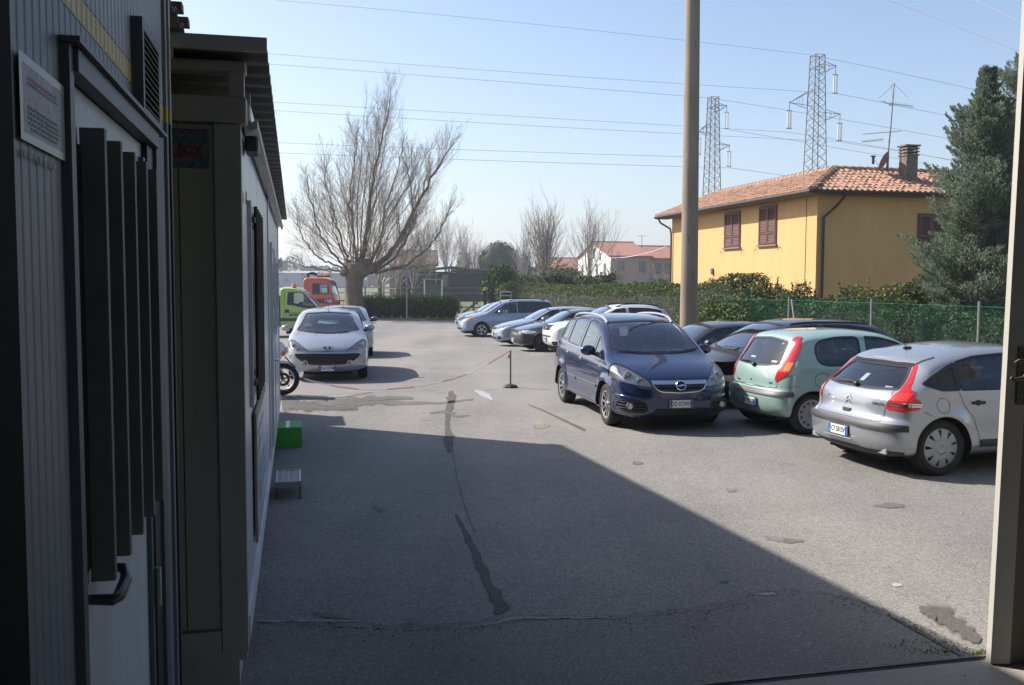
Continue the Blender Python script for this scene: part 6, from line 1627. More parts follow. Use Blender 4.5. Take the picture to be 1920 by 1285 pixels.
def bush(name, loc, rx, ry, h, nleaf, m, label, cat='bush', size=.07, seed=0, group=None, shoots=0, base=.0, lump=.28, aspect=.5, rz=0):
    r = np.random.default_rng(seed)
    root = empty(name, loc, rz, label, cat, group)
    d = r.normal(0, 1, (nleaf, 3)); d[:, 2] = np.abs(d[:, 2]) * 1.0 - .25 * (r.random(nleaf) < .3); d /= np.linalg.norm(d, axis=1)[:, None]
    rad = 1 + lump * fnoise(d * 2.2, 1.4, seed) ; dep = 1 - np.abs(r.normal(0, .16, nleaf))
    C = d * (rad * dep)[:, None] * np.array([rx, ry, h * .55]); C[:, 2] += h * .45 + base; C[:, 2] = np.maximum(C[:, 2], .03)
    V, F = leaf_cards(C, d, size, aspect, seed + 1)
    Vs = [V]; Fs = [F]; nV = len(V); shoot = G()
    for k in range(shoots):
        a = r.uniform(0, 2 * PI); q = r.uniform(.1, .8); p0 = np.array([rx * q * math.cos(a), ry * q * math.sin(a), h * .75 + base]); ln = r.uniform(.25, .75) * h * .5
        dr = np.array([r.normal(0, .18), r.normal(0, .18), 1.0]); p1 = p0 + dr * ln
        shoot.tube([tuple(p0 - dr * .2), tuple(p1)], [.012, .004], 4)
        n = int(26 * ln / .5); t = r.uniform(.0, 1, n)[:, None]; CC = p0 + (p1 - p0) * t + r.normal(0, size * .6, (n, 3)) * (1.15 - t)
        v, f = leaf_cards(CC, np.tile([0, 0, .6], (n, 1)), size * 1.1, aspect, seed + 5 + k); Fs.append(f + nV); Vs.append(v); nV += len(v)
    o = mesh_obj('foliage', np.vstack(Vs), np.vstack(Fs), m, root); o['kind'] = 'stuff'
    g = G(); n = 9
    for k in range(6):
        a = r.uniform(0, 6.28); g.tube([(0, 0, 0), (rx * .3 * math.cos(a), ry * .3 * math.sin(a), h * .45), (rx * .55 * math.cos(a), ry * .55 * math.sin(a), h * .8)], [.03, .02, .008], 5)
    if shoots: g.v += [] ; 
    g.obj('stem', M_bark, root)
    if shoots: shoot.obj('shoot', M_twig, root)
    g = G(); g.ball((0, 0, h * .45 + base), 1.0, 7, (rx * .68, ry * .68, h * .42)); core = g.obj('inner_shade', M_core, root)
    return root
def hedge_run(name, P0, P1, width, h, nleaf, m, label, size=.06, seed=0, cat='hedge', base=0.0, rag=.12):
    P0 = Vector(P0); P1 = Vector(P1); L = (P1 - P0).length; an = math.atan2(P1.y - P0.y, P1.x - P0.x)
    mid = (P0 + P1) / 2; root = empty(name, (mid.x, mid.y, gz(0, mid.y)), an, label, cat)
    r = np.random.default_rng(seed); n = nleaf
    face = r.random(n); u = r.uniform(-L / 2, L / 2, n); hh = h * (1 + .05 * np.sin(u * .9 + seed) + .04 * np.sin(u * 2.3)) 
    y = np.where(face < .42, -width / 2, np.where(face < .60, width / 2, r.uniform(-width / 2, width / 2, n)))
    z = np.where(face < .60, r.uniform(0, 1, n) ** .9 * hh, hh); Nn = np.stack([np.zeros(n), np.where(face < .42, -1, np.where(face < .6, 1, 0)), np.where(face < .6, .35, 1)], 1)
    endm = r.random(n) < min(.15, width / L); sgn = np.where(r.random(n) < .5, -1, 1); u = np.where(endm, sgn * L / 2, u); y = np.where(endm, r.uniform(-width / 2, width / 2, n), y)
    P = np.stack([u, y, z], 1); nn = fnoise(P, 1.6, seed); P += Nn * (nn * rag)[:, None] - Nn * np.abs(r.normal(0, rag * .8, n))[:, None]
    P[:, 2] = np.maximum(P[:, 2], .02) + base
    V, F = leaf_cards(P, Nn, size, .5, seed + 3)
    # follow the slope of the ground
    ca, sa = math.cos(an), math.sin(an); wy = mid.y + V[:, 0] * sa; V[:, 2] += np.vectorize(lambda q: gz(0, q))(wy) - gz(0, mid.y)
    o = mesh_obj('foliage', V, F, m, root); o['kind'] = 'stuff'
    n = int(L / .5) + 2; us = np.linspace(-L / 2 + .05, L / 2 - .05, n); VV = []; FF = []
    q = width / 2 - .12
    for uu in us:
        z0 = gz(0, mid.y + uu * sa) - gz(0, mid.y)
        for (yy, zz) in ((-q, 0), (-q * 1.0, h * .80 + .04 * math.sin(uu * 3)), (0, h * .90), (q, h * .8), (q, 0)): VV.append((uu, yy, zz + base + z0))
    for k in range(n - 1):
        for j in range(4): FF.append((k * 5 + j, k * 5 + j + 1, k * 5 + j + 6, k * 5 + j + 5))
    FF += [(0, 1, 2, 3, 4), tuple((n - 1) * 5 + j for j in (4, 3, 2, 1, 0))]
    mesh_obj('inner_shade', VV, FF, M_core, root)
    return root

# bare trees ------------------------------------------------------
class Tw:
    def __init__(s): s.V = []; s.F = []; s.n = 0
    def tube(s, P, r0, r1, k=3):
        P = np.asarray(P); m = len(P); t = np.gradient(P, axis=0); t /= np.linalg.norm(t, axis=1)[:, None] + 1e-9
        ref = np.array([.3, .2, .93]) if abs(t[0, 2]) < .8 else np.array([1.0, .1, 0]); a = np.cross(t, ref); a /= np.linalg.norm(a, axis=1)[:, None] + 1e-9; b = np.cross(t, a)
        rr = np.linspace(r0, r1, m)[:, None]; ang = 2 * PI * np.arange(k) / k
        V = np.concatenate([(P + (a * math.cos(q) + b * math.sin(q)) * rr)[:, None, :] for q in ang], 1).reshape(-1, 3)
        i = np.arange(m - 1)[:, None] * k; j = np.arange(k)[None, :]; j2 = (np.arange(k)[None, :] + 1) % k
        F = np.stack([i + j, i + j2, i + k + j2, i + k + j], -1).reshape(-1, 4)
        s.V.append(V); s.F.append(F + s.n); s.n += len(V)
    def obj(s, name, m, parent):
        return mesh_obj(name, np.vstack(s.V), np.vstack(s.F), m, parent, smooth=True)
def grow(tw, p, d, ln, r0, lvl, rs, up=.25, nseg=6, wig=.10, kids=(7, 5, 0), spread=.55, minr=.004, thin=None, rfac=.45):
    P = [np.array(p, float)]; d = np.array(d, float); d /= np.linalg.norm(d)
    for k in range(nseg):
        d = d + rs.normal(0, wig, 3) + np.array([0, 0, up * .22]); d /= np.linalg.norm(d); P.append(P[-1] + d * ln / nseg)
    P = np.array(P); rend = max(minr * .6, r0 * .28)
    (thin if (thin is not None and lvl >= 1) else tw).tube(P, r0, rend, 5 if r0 > .06 else (4 if r0 > .025 else 3))
    if lvl >= len(kids) or kids[lvl] == 0: return
    n = kids[lvl]
    for k in range(n):
        t = .18 + .80 * (k + rs.random()) / n; i = t * nseg; j = min(int(i), nseg - 1); q = P[j] + (P[j + 1] - P[j]) * (i - j)
        dd = P[j + 1] - P[j]; dd /= np.linalg.norm(dd); a = rs.normal(0, 1, 3); a -= a @ dd * dd; a /= np.linalg.norm(a)
        nd = dd * 1.0 + a * spread * rs.uniform(.7, 1.3)
        grow(tw, q, nd, ln * rs.uniform(.38, .62) * (1.15 - .5 * t), max(minr, r0 * rfac * (1.1 - .5 * t)), lvl + 1, rs, up, max(3, nseg - 1), wig, kids, spread, minr, thin, rfac)

# ---- the big pollarded tree, limbs traced at its own distance
TY = 61.5; tb = at(667, 600, TY); tb.z = gz(0, TY)
big = empty('pollard_tree', tb, 0, 'large bare pollarded tree with thick trunk behind the silver hatchbacks', 'tree')
rs = np.random.default_rng(12); tw = Tw(); th = Tw()
def lp_(px, py, dy=0.0): 
    p = at(px, py, TY + dy); return np.array([p.x - tb.x, p.y - tb.y, p.z - tb.z])
S_ = 1750 / TY
trunk = [lp_(670, 604), lp_(665, 575), lp_(662, 545), lp_(664, 520), lp_(672, 500)]
g = G(); g.tube([tuple(q) for q in trunk], [.84, .64, .57, .60, .68], 18)
Vt = np.array(g.v); nn = fnoise(Vt * np.array([1, 1, .35]), 1.4, 3); ctr = np.interp(Vt[:, 2], [q[2] for q in trunk], [q[0] for q in trunk]); Vt[:, 0] = ctr + (Vt[:, 0] - ctr) * (1 + .12 * nn); g.v = [tuple(v) for v in Vt]
rk = np.random.default_rng(3)
for k in range(16):
    q = lp_(648 + rk.uniform(0, 52), 492 + rk.uniform(0, 20)); n0_ = len(g.v); g.ball((q[0], q[1] + rk.uniform(-.4, .4), q[2]), rk.uniform(.28, .50), 6, (1, 1, .8))
    vv = np.array(g.v[n0_:]); vv += (fnoise(vv, 3.0, k) * .07)[:, None]; g.v[n0_:] = [tuple(v) for v in vv]
g.ball(tuple(lp_(672, 504)), .78, 8, (1, .9, .7))
tr_o = g.obj('trunk', M_bark, big, smooth=True)
limbs = [([(676, 500), (688, 440), (697, 360), (705, 300), (722, 235), (735, 165)], .15, 0, 16),
         ([(690, 505), (730, 480), (760, 430), (790, 370), (822, 310), (850, 268)], .23, .8, 16),
         ([(700, 508), (740, 488), (768, 440), (775, 400), (770, 340), (755, 290)], .11, -.8, 12),
         ([(655, 500), (640, 450), (625, 400), (612, 350), (606, 290)], .08, .6, 11),
         ([(650, 503), (620, 470), (596, 430), (580, 370), (572, 320)], .08, -.5, 11),
         ([(645, 505), (610, 490), (580, 470), (560, 430), (556, 395)], .07, .3, 10),
         ([(668, 495), (662, 430), (655, 370), (664, 300), (672, 240)], .09, -1.0, 12),
         ([(690, 500), (716, 450), (722, 390), (742, 330), (760, 255)], .09, 1.2, 12),
         ([(705, 512), (755, 500), (800, 470), (830, 430), (848, 375)], .09, -.3, 12),
         ([(640, 508), (600, 505), (570, 500), (545, 480)], .07, .4, 7),
         ([(700, 512), (740, 505), (790, 500), (815, 492)], .07, .9, 7)]
for k, (pp, r0, dy, nk) in enumerate(limbs):
    L3 = np.array([lp_(a, b, dy * min(1, i / 2)) for i, (a, b) in enumerate(pp)])
    t = np.linspace(0, 1, 22); c = np.linspace(0, 1, len(L3)); Q = np.stack([np.interp(t, c, L3[:, j]) for j in range(3)], 1); Q[1:-1] = (Q[:-2] + Q[1:-1] * 2 + Q[2:]) / 4; Q += rs.normal(0, .05, Q.shape)
    one = Tw(); one.tube(Q, r0, .018, 7); lo = one.obj('limb', M_bark, big)
    L_ = np.linalg.norm(np.diff(Q, axis=0), axis=1).sum()
    for j in range(nk * 2):
        t_ = .22 + .76 * (j + rs.random()) / (nk * 2); i = int(t_ * 21); q = Q[i]; dd = Q[min(i + 1, 21)] - Q[i]; dd /= np.linalg.norm(dd); a = rs.normal(0, 1, 3); a -= a @ dd * dd; a /= np.linalg.norm(a)
        grow(th, q, dd + a * rs.uniform(.35, .85) + np.array([0, 0, .25]), L_ * rs.uniform(.20, .36) * (1.15 - .6 * t_), max(.014, r0 * .22 * (1.2 - t_)), 0, rs, up=.35, nseg=6, wig=.09, kids=(7, 4), spread=.55, minr=.005)
for k in range(14):
    a = rs.uniform(-1.15, 1.0); q = rs.uniform(.72, 1.0); ex, ey = 705 + 155 * q * math.sin(a), 400 - (215 if a > -.5 else 165) * q * math.cos(a) * (1.05 - .25 * abs(a - .15)); sx_ = 650 + 50 * (a + 1.15) / 2.15
    dy = rs.uniform(-2.4, 2.4); C_ = np.array([lp_(sx_, 500), lp_(sx_ + (ex - sx_) * .35 + rs.normal(0, 6), 500 + (ey - 500) * .42, dy * .5), lp_(sx_ + (ex - sx_) * .75, 500 + (ey - 500) * .75, dy * .9), lp_(ex, ey, dy)])
    t = np.linspace(0, 1, 18); c = np.linspace(0, 1, 4); Q = np.stack([np.interp(t, c, C_[:, j]) for j in range(3)], 1); Q[1:-1] = (Q[:-2] + Q[1:-1] + Q[2:]) / 3; Q += rs.normal(0, .03, Q.shape); th.tube(Q, rs.uniform(.035, .06), .008, 5); L_ = np.linalg.norm(np.diff(Q, axis=0), axis=1).sum()
    for j in range(15):
        t_ = .25 + .73 * (j + rs.random()) / 15; i = int(t_ * 17); dd = Q[min(i + 1, 17)] - Q[i]; dd /= np.linalg.norm(dd) + 1e-9; a2 = rs.normal(0, 1, 3); a2 -= a2 @ dd * dd; a2 /= np.linalg.norm(a2)
        grow(th, Q[i], dd + a2 * rs.uniform(.35, .8) + np.array([0, 0, .2]), L_ * rs.uniform(.16, .32) * (1.15 - .5 * t_), .012, 0, rs, up=.35, nseg=5, wig=.09, kids=(6, 3), spread=.5, minr=.005)
heads = [lp_(672, 495), lp_(650, 497), lp_(697, 502), lp_(662, 488)]
for k in range(72):
    h_ = heads[k % 4]; a = rs.uniform(0, 2 * PI); el = rs.uniform(.15, 1.45); d = np.array([math.cos(a) * math.cos(el), math.sin(a) * math.cos(el) * .8, math.sin(el)])
    grow(th, h_ + d * .45, d, rs.uniform(2.6, 6.4), rs.uniform(.013, .026), 0, rs, up=.35, nseg=8, wig=.08, kids=(6, 3), spread=.45, minr=.005)
o = th.obj('twigs', M_twig, big); o['kind'] = 'stuff'

def bare_tree(name, px, pybase, Y, h, label, seed, spread=.5, nb=26, trunk_h=.22, r0=.25, group=None, m=None, width=.8, minr=None, kids=(7, 4), zoff=None):
    loc = at(px, pybase, Y); loc.z = gz(0, Y) if zoff is None else zoff
    root = empty(name, loc, 0, label, 'tree', group); rs = np.random.default_rng(seed); tw = Tw(); th = Tw()
    tp = np.array([0, 0, h * trunk_h]); tw.tube(np.array([[0, 0, -.1], [.05, 0, h * trunk_h * .5], tp]), r0, r0 * .85, 8)
    for k in range(nb):
        a = rs.uniform(0, 2 * PI); el = math.acos(min(1, abs(rs.normal(0, spread)))); d = np.array([math.cos(a) * math.cos(el), math.sin(a) * math.cos(el), math.sin(el)])
        grow(th, tp + d * .1, d, h * (1 - trunk_h) * rs.uniform(.6, 1.0) * (1 - .25 * math.cos(el)), r0 * .20, 0, rs, up=.3, nseg=8, wig=.06, kids=kids, spread=.42, minr=minr or max(.008, Y * .000085), rfac=.5)
    tw.obj('trunk', M_bark, root); o = th.obj('twigs', m or M_twigf, root); o['kind'] = 'stuff'
    return root
bare_tree('bare_tree', 1016, 520, 100, 10.8, 'bare upright tree above the hedge, left of the two before the pink houses', 31, .38, 30, .22, .34, 'bare trees behind the hedge')
bare_tree('bare_tree', 1104, 520, 92, 9.6, 'slim bare tree standing in front of the white gable', 32, .32, 20, .30, .22, 'bare trees behind the hedge')
for k, (px, Y, h_, nb, lb) in enumerate(((712, 78, 7.5, 12, 'thin bare tree just right of the big pollarded trunk'), (745, 82, 7.0, 14, 'bare tree before the brown gable, second right of the big trunk'), (775, 84, 6.6, 14, 'bare pollard tree left of the dark barn'),
                               (800, 150, 13.5, 18, 'tall hazy bare tree behind the left end of the dark barn'), (836, 165, 13, 18, 'hazy bare tree rising behind the middle of the dark barn'), (868, 170, 12, 16, 'hazy bare tree behind the right end of the dark barn'),
                               (893, 175, 10.5, 14, 'hazy bare tree left of the round pine'), (985, 130, 9, 14, 'small bare tree between the round pine and the upright bare tree'), (1160, 100, 5.6, 12, 'small bare shrub-like tree before the pink house wall'),
                               (1240, 85, 4.4, 8, 'small pale leafless tree left of the yellow house'))):
    bare_tree('bare_tree', px, 560, Y, h_, lb, 50 + k, .55 if Y < 90 else .42, nb, .26, .24 if Y < 90 else .3, 'bare trees beyond the car park')

# ---- round stone pine and dark conifers far off
def crown_tree(name, px, Y, h, rx, rz_, cz, n, m, label, size, seed, lump=.3, group=None):
    loc = at(px, 560, Y); loc.z = gz(0, Y); root = empty(name, loc, 0, label, 'tree', group); r = np.random.default_rng(seed)
    d = r.normal(0, 1, (n, 3)); d /= np.linalg.norm(d, axis=1)[:, None]; rad = (1 + lump * fnoise(d * 2.5, 1.5, seed)) * (1 - np.abs(r.normal(0, .13, n)))
    C = d * rad[:, None] * np.array([rx, rx, rz_]); C[:, 2] += cz; V, F = leaf_cards(C, d, size, .6, seed); o = mesh_obj('crown', V, F, m, root); o['kind'] = 'stuff'
    g = G(); g.tube([(0, 0, 0), (.1, 0, cz * .6), (0, 0, cz)], [.35, .28, .2], 8); g.obj('trunk', M_bark, root)
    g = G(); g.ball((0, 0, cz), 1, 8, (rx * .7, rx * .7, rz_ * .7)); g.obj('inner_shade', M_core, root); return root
crown_tree('stone_pine', 934, 170, 9, 3.7, 3.6, 5.8, 7000, M_pine, 'round dark green pine right of the dark barn', .55, 5, .22)
crown_tree('conifer', 870, 175, 9, 1.5, 3.0, 5.0, 1200, M_pine, 'dark narrow conifer among the hazy bare trees', .5, 6, .5)
crown_tree('conifer', 986, 150, 7, 1.1, 3.0, 4.2, 1200, M_pine, 'brownish narrow conifer left of the upright bare tree', .4, 7, .5)
g = 0
# cedar-like tip above the pine
th = Tw(); rs = np.random.default_rng(4); loc = at(941, 560, 176); root = empty('cedar', (loc.x, loc.y, gz(0, 176)), 0, 'sparse cedar top poking above the round pine', 'tree')
th.tube(np.array([[0, 0, 0], [0, 0, 6], [0, 0, 9.6]]), .2, .05, 6)
th.obj('trunk', M_bark, root); r = np.random.default_rng(3); C = np.concatenate([np.stack([r.normal(0, .9 * s_, 60) , r.normal(0, .6, 60), np.full(60, z) + r.normal(0, .08, 60)], 1) for z, s_ in ((9.6, .9), (9.1, 1.4), (8.6, 1.7))]); V, F = leaf_cards(C, np.tile([0, 0, 1.0], (len(C), 1)), .35, .5, 3); o = mesh_obj('crown', V, F, M_pine, root); o['kind'] = 'stuff'

# ================================================================== FENCE, HEDGES
def fpt(Y, off=0.0): return Vector((fence_x(Y) + off, Y, gz(0, Y)))
fp = [16.2, 18.9, 21.7, 24.55, 27.4]
FZ = 1.70
fdir = Vector((-.351, 1, 0)).normalized()
fn_ = empty('chain_link_fence', fpt(21.7), math.atan2(fdir.y, fdir.x), 'green chain-link fence on grey posts behind the parked cars', 'fence')
M_fgreen = mat('fence_green', (.02, .20, .13), .45, .2, var=.15); M_fpost = mat('fence_post_grey', (.17, .165, .155), .8, var=.2, dirt=.3)
u_of = lambda Y: (fpt(Y) - fpt(21.7)).dot(fdir)
Ys = [16.55, 19.05, 22.9, 26.8]
import itertools
def solveY(px, h=1.2):
    k = (px - 960) / FPX * 1.0; # x = k*Y
    return (9.15 + .351 * 18.3) / (k + .351)
posts = [solveY(p) for p in (1836, 1635, 1478, 1362)] + [13.6]
for i, Y in enumerate(posts):
    u = u_of(Y); z0 = gz(0, Y) - gz(0, 21.7); lean = (0, .02, -.03, .05, 0)[i]
    g = G(); g.tube([(u, 0, z0), (u + lean, .0, z0 + FZ + .10)], .032, 8); g.obj('post', M_fpost, fn_, smooth=True)
u = u_of(posts[2]); g = G(); g.tube([(u - .55, -.02, .0), (u - .12, -.0, FZ + .02)], .022, 6); g.obj('brace_post', mat('brace_pale', (.34, .34, .33), .7), fn_, smooth=True)
u = u_of(posts[3]); g = G(); g.tube([(u - .30, -.02, -.05), (u - .02, .0, FZ * .75)], .018, 6); g.obj('brace_post', MATS['brace_pale'], fn_, smooth=True)
ua, ub = u_of(posts[3]), u_of(13.0); lo_, hi_ = min(ua, ub), max(ua, ub); W_ = hi_ - lo_
P = []; F = []; pitch = .078; Hh = FZ
def thin_bar(P, F, a, b, r):
    d = (b - a).normalized(); n1 = Vector((0, 1, 0)); n2 = d.cross(n1); k = len(P)
    for q in (a, b):
        for t in range(3): P.append(q + (n1 * math.cos(2.094 * t) + n2 * math.sin(2.094 * t)) * r)
    for t in range(3): F.append((k + t, k + (t + 1) % 3, k + 3 + (t + 1) % 3, k + 3 + t))
n = int((W_ + Hh) / pitch)
for k in range(n):
    for sgn in (1, -1):
        s0 = lo_ - Hh + k * pitch; x0, x1 = s0, s0 + Hh; z0_, z1_ = 0, Hh
        if x0 < lo_: z0_ = lo_ - x0; x0 = lo_
        if x1 > hi_: z1_ = Hh - (x1 - hi_); x1 = hi_
        if x1 - x0 < .05: continue
        a, b = (Vector((x0, .004 * sgn, z0_)), Vector((x1, .004 * sgn, z1_))) if sgn > 0 else (Vector((x0, -.004, Hh - z0_)), Vector((x1, -.004, Hh - z1_)))
        thin_bar(P, F, a, b, .0019)
o = mesh_obj('wire_mesh', P, F, M_fgreen, fn_); o['kind'] = 'stuff'
for z in (.05, Hh * .5, Hh):
    g = G(); g.tube([(lo_, .006, z), (hi_, .006, z)], .004, 5); g.obj('tension_wire', M_fgreen, fn_)
# hedge behind the pole and on towards the far end
hedge_run('laurel_hedge', fpt(26.9, .75) , fpt(59.0, .6), 1.3, 2.25, 60000, M_hedge, 'long clipped evergreen hedge along the back of the parked cars', .085, 3, rag=.14)
hedge_run('laurel_hedge', fpt(12.5, 1.1), fpt(25.6, .9), 1.3, 1.62, 44000, M_dgreen, 'dense green hedge pressed against the back of the chain-link fence', .075, 4, rag=.16)
B1 = 'tall leafy shrubs between the fence and the yellow house'
for k, (px, Y, rx, h_, n, m_, lb, sh) in enumerate((
        (1352, 27.0, 1.0, 1.75, 4200, M_hedge, 'leafy shrub just right of the concrete pole', 3),
        (1420, 26.6, 1.35, 2.15, 8200, M_laurel, 'glossy laurel with tall upright shoots before the shuttered windows', 12),
        (1492, 26.0, .80, 2.1, 4200, M_laurel, 'narrow laurel with one high shoot left of the house corner', 6),
        (1552, 25.5, .9, 1.9, 4000, M_dgreen, 'low dark shrub in front of the house corner', 2),
        (1602, 25.0, .9, 2.0, 4500, M_dgreen, 'rounded dark shrub right of the corner downpipe', 2),
        (1668, 24.4, 1.05, 2.15, 6500, M_yellowish, 'yellowish shrub between the dark shrub and the clipped bush', 5),
        (1738, 24.8, 1.15, 2.4, 8500, M_dgreen, 'clipped dark bush beside the cypress', 0),
        (1700, 22.6, .8, 1.7, 3500, M_yellowish, 'yellow-green low shrub just above the fence', 2))):
    p = at(px, 560, Y); bush('laurel_shrub', (p.x, p.y, gz(0, Y)), rx, rx * .8, h_, n, m_, lb, 'shrub', .085, 20 + k, B1, shoots=sh, lump=.22)
# far hedges above the long hedge
hedge_run('far_hedge', at(955, 560, 72).xy.to_3d(), at(1140, 560, 66).xy.to_3d(), 2.0, 3.0, 15000, M_dgreen, 'dark clipped hedge beyond the long hedge, left of the pink house', .16, 7, rag=.3)
hedge_run('far_hedge', at(1140, 560, 78).xy.to_3d(), at(1262, 560, 74).xy.to_3d(), 1.5, 2.2, 7000, M_hedge, 'grey-green hedge in front of the pink house', .16, 8, rag=.2)
p = at(936, 560, 66); bush('evergreen_bush', (p.x, p.y, gz(0, 66)), 1.3, 1.2, 3.6, 4500, M_dgreen, 'dark pointed evergreen bush right of the barn', 'bush', .16, 41, lump=.35)
p = at(958, 560, 62); bush('evergreen_bush', (p.x, p.y, gz(0, 62)), 1.1, 1.0, 2.6, 3000, M_hedge, 'pale grey-green bush at the end of the long hedge', 'bush', .14, 42, lump=.3)
p = at(1045, 560, 60); o = bush('pruned_shrub', (p.x, p.y, gz(0, 60)), 2.1, 1.2, 3.5, 3600, M_hedge, 'rough cut-back shrub with bare branches above the long hedge', 'shrub', .15, 43, lump=.5)
rs = np.random.default_rng(77); th = Tw()
for k in range(40):
    a = rs.uniform(0, 6.28); el = rs.uniform(.1, 1.2); d = np.array([math.cos(a) * math.cos(el), math.sin(a) * math.cos(el), math.sin(el)]); grow(th, np.array([rs.normal(0, .7), 0, 2.0]), d, rs.uniform(1.2, 2.2), .03, 0, rs, up=.1, nseg=5, wig=.2, kids=(4,), minr=.012)
q = th.obj('twigs', M_twig, o); q['kind'] = 'stuff'
# low hedge, grass verge and rail fence at the far end
for k, px in enumerate(range(692, 856, 17)):
    Y = 62.0; p = at(px, 590, Y); r_ = .62
    bush('row_shrub', (p.x, p.y, gz(0, Y)), .72, .5, 1.62 + .08 * math.sin(k * 2.1), 1500, M_laurel if k % 2 else M_dgreen,
         ['first', 'second', 'third', 'fourth', 'fifth', 'sixth', 'seventh', 'eighth', 'ninth', 'tenth'][k] + ' dark green shrub from the big trunk in the row on the far verge', 'shrub', .11, 60 + k, 'row of shrubs on the far verge', lump=.25)
r = np.random.default_rng(6); n = 26000; X = r.uniform(-20, -1, n); Y = 60.3 + np.abs(r.normal(0, 1.8, n)); C = np.stack([X, Y, np.full(n, gz(0, 60) + .05)], 1)
V, F = leaf_cards(C, np.tile([0, -1.0, .2], (n, 1)), .16, .25, 9, jitter=.5); o = mesh_obj('grass', V, F, leafmat('verge_grass', (.06, .09, .02), (.15, .19, .05), (.25, .24, .1), scale=1.2), None); tag(o, kind='stuff')
M_wood = mat('old_wood', (.09, .075, .06), .9, var=.3, scale=5, dirt=.2); M_woodp = mat('pale_wood', (.34, .30, .25), .85, var=.2, scale=5)
rf = empty('rail_fence', at(860, 560, 72).xy.to_3d() + Vector((0, 0, gz(0, 72))), R(4), 'dark wooden post and rail fence of the paddock', 'fence')
for k in range(-9, 9):
    g = G(); g.box(-.07 + k * 1.15, .07 + k * 1.15, -.07, .07, 0, 1.45 if k % 3 == 0 else 1.25); g.obj('post', M_wood, rf)
for z in (.45, .95):
    for k in range(-9, 8, 2): g = G(); g.box(k * 1.15 + .01, (k + 2) * 1.15 - .01, -.10, -.072, z, z + .09); g.obj('rail', M_wood if z > .5 else M_woodp, rf)
rf2 = empty('rail_fence', at(860, 560, 100).xy.to_3d() + Vector((0, 0, gz(0, 100))), R(0), 'thin grey rail fence in front of the dark barn', 'fence')
for k in range(-8, 6):
    g = G(); g.box(-.06 + k * 2.0, .06 + k * 2.0, -.06, .06, 0, 2.0); g.obj('post', M_wood, rf2)
for z in (1.2, 1.75):
    for k in range(-8, 5): g = G(); g.box(k * 2.0 + .01, (k + 1) * 2.0 - .01, -.09, -.062, z, z + .07); g.obj('rail', mat('grey_wood', (.22, .21, .2), .85), rf2)
p = at(763, 600, 61.0); g = G(); g.tube([(0, 0, 0), (.02, 0, 3.4)], .045, 8); o = g.obj('verge_post', mat('thin_post_grey', (.30, .31, .31), .6, .2), None, smooth=True); o.location = (p.x, p.y, gz(0, 61)); tag(o, 'thin grey post standing at the kerb in front of the row shrubs', 'post')
p = at(910, 590, 60); gp = empty('gate_post', (p.x, p.y, gz(0, 60)), label='dark post with yellow lamp at the end of the far verge', cat='post')
g = G(); g.box(-.10, .10, -.10, .10, 0, 1.9); g.obj('shaft', M_fgreen if False else M_dark2, gp)
g = G(); g.ball((0, 0, 2.02), .14, 7); g.obj('yellow_lamp', mat('yellow_lamp_body', (.62, .52, .05), .4), gp, smooth=True)
g = G(); g.tube([(-1.9, .1, .15), (-.12, 0, 1.5)], .07, 6); o = g.obj('brace', mat('brace_green', (.09, .14, .10), .7), gp)
p = at(958, 590, 58.6); ws = empty('metal_rack', (p.x, p.y, gz(0, 58)), 0, 'white metal rack standing behind the long people carrier', 'rack')
g = G()
for (a, b, c, d) in ((-.68, .68, 1.84, 1.90), (-.68, .68, 1.60, 1.64)): 
    g = G(); g.box(a, b, -.02, .02, c, d); g.obj('rail', M_platew, ws)
for x in (-.70, -.03, .25, .64): g = G(); g.box(x, x + .05, -.045, -.021, 0, 1.90); g.obj('post', M_platew, ws)
# paddock clutter
p = at(812, 590, 96); hc = empty('hutch', (p.x, p.y, gz(0, 96)), 0, 'small hutch with white posts in front of the barn porch', 'shed')
for x in (-.95, .85): g = G(); g.box(x, x + .14, -.1, .1, 0, 2.6); g.obj('post', M_platew, hc)
g = G(); g.box(-.78, .82, .2, .3, .3, 2.2); g.obj('panel', mat('hutch_green', (.08, .11, .09), .8), hc); g = G(); g.box(-1.1, 1.1, -.2, .5, 2.62, 2.75); g.obj('roof', M_woodp, hc)

# ================================================================== BARN, SHEDS, FAR HOUSES
M_tarp = mat('barn_dark_boards', (.010, .016, .024), .7, var=.2, scale=3, dirt=.15, dirtcol=(.05, .06, .07))
p = at(845, 560, 118); bn = empty('dark_barn', (p.x, p.y, gz(0, 118)), R(-2), 'dark boarded barn with a sloping roof and open porch', 'barn')
bw = 78 / 1750 * 118; bh = 4.1
for k in range(12):
    z = k * .33; x1 = bw if z < 2.6 else bw - .5
    g = G(); g.prism([(0, z), (bw if z < 2.7 else bw * .86, z), (bw if z < 2.7 else bw * .86, z + .31), (0, z + .31)], -.02 - .02 * (k % 2), .05); g.obj('board', M_tarp, bn)
g = G(); g.prism([(0, 3.95), (bw * .83, 3.95), (bw * .83, 3.2 + .2), (bw * .7, 3.55)][::-1] if False else [(0, 3.96), (bw * .84, 3.961), (bw * .84, 3.45 + .515), (0, 4.35)], -.02, .05); g.obj('gable_board', M_tarp, bn)
g = G(); g.box(0.05, bw - .1, .06, 8, 0, 3.3); g.obj('wall', M_tarp, bn)
g = G(); g.prism([(-4.6, 3.75), (0.1, 4.22), (.1, 4.38), (-4.6, 3.90)], -.6, 8); g.prism([(.1, 4.38), (bw * .88, 3.95), (bw * .88, 3.85), (.1, 4.24)], -.15, 8); g.obj('roof', mat('barn_roof', (.20, .18, .15), .8, dirt=.3), bn)
for x in (-4.3, -2.9, -.3): g = G(); g.box(x, x + .22, -.3, -.1, 0, 3.75 if x < -1 else 4.0); g.obj('post', M_wood, bn)
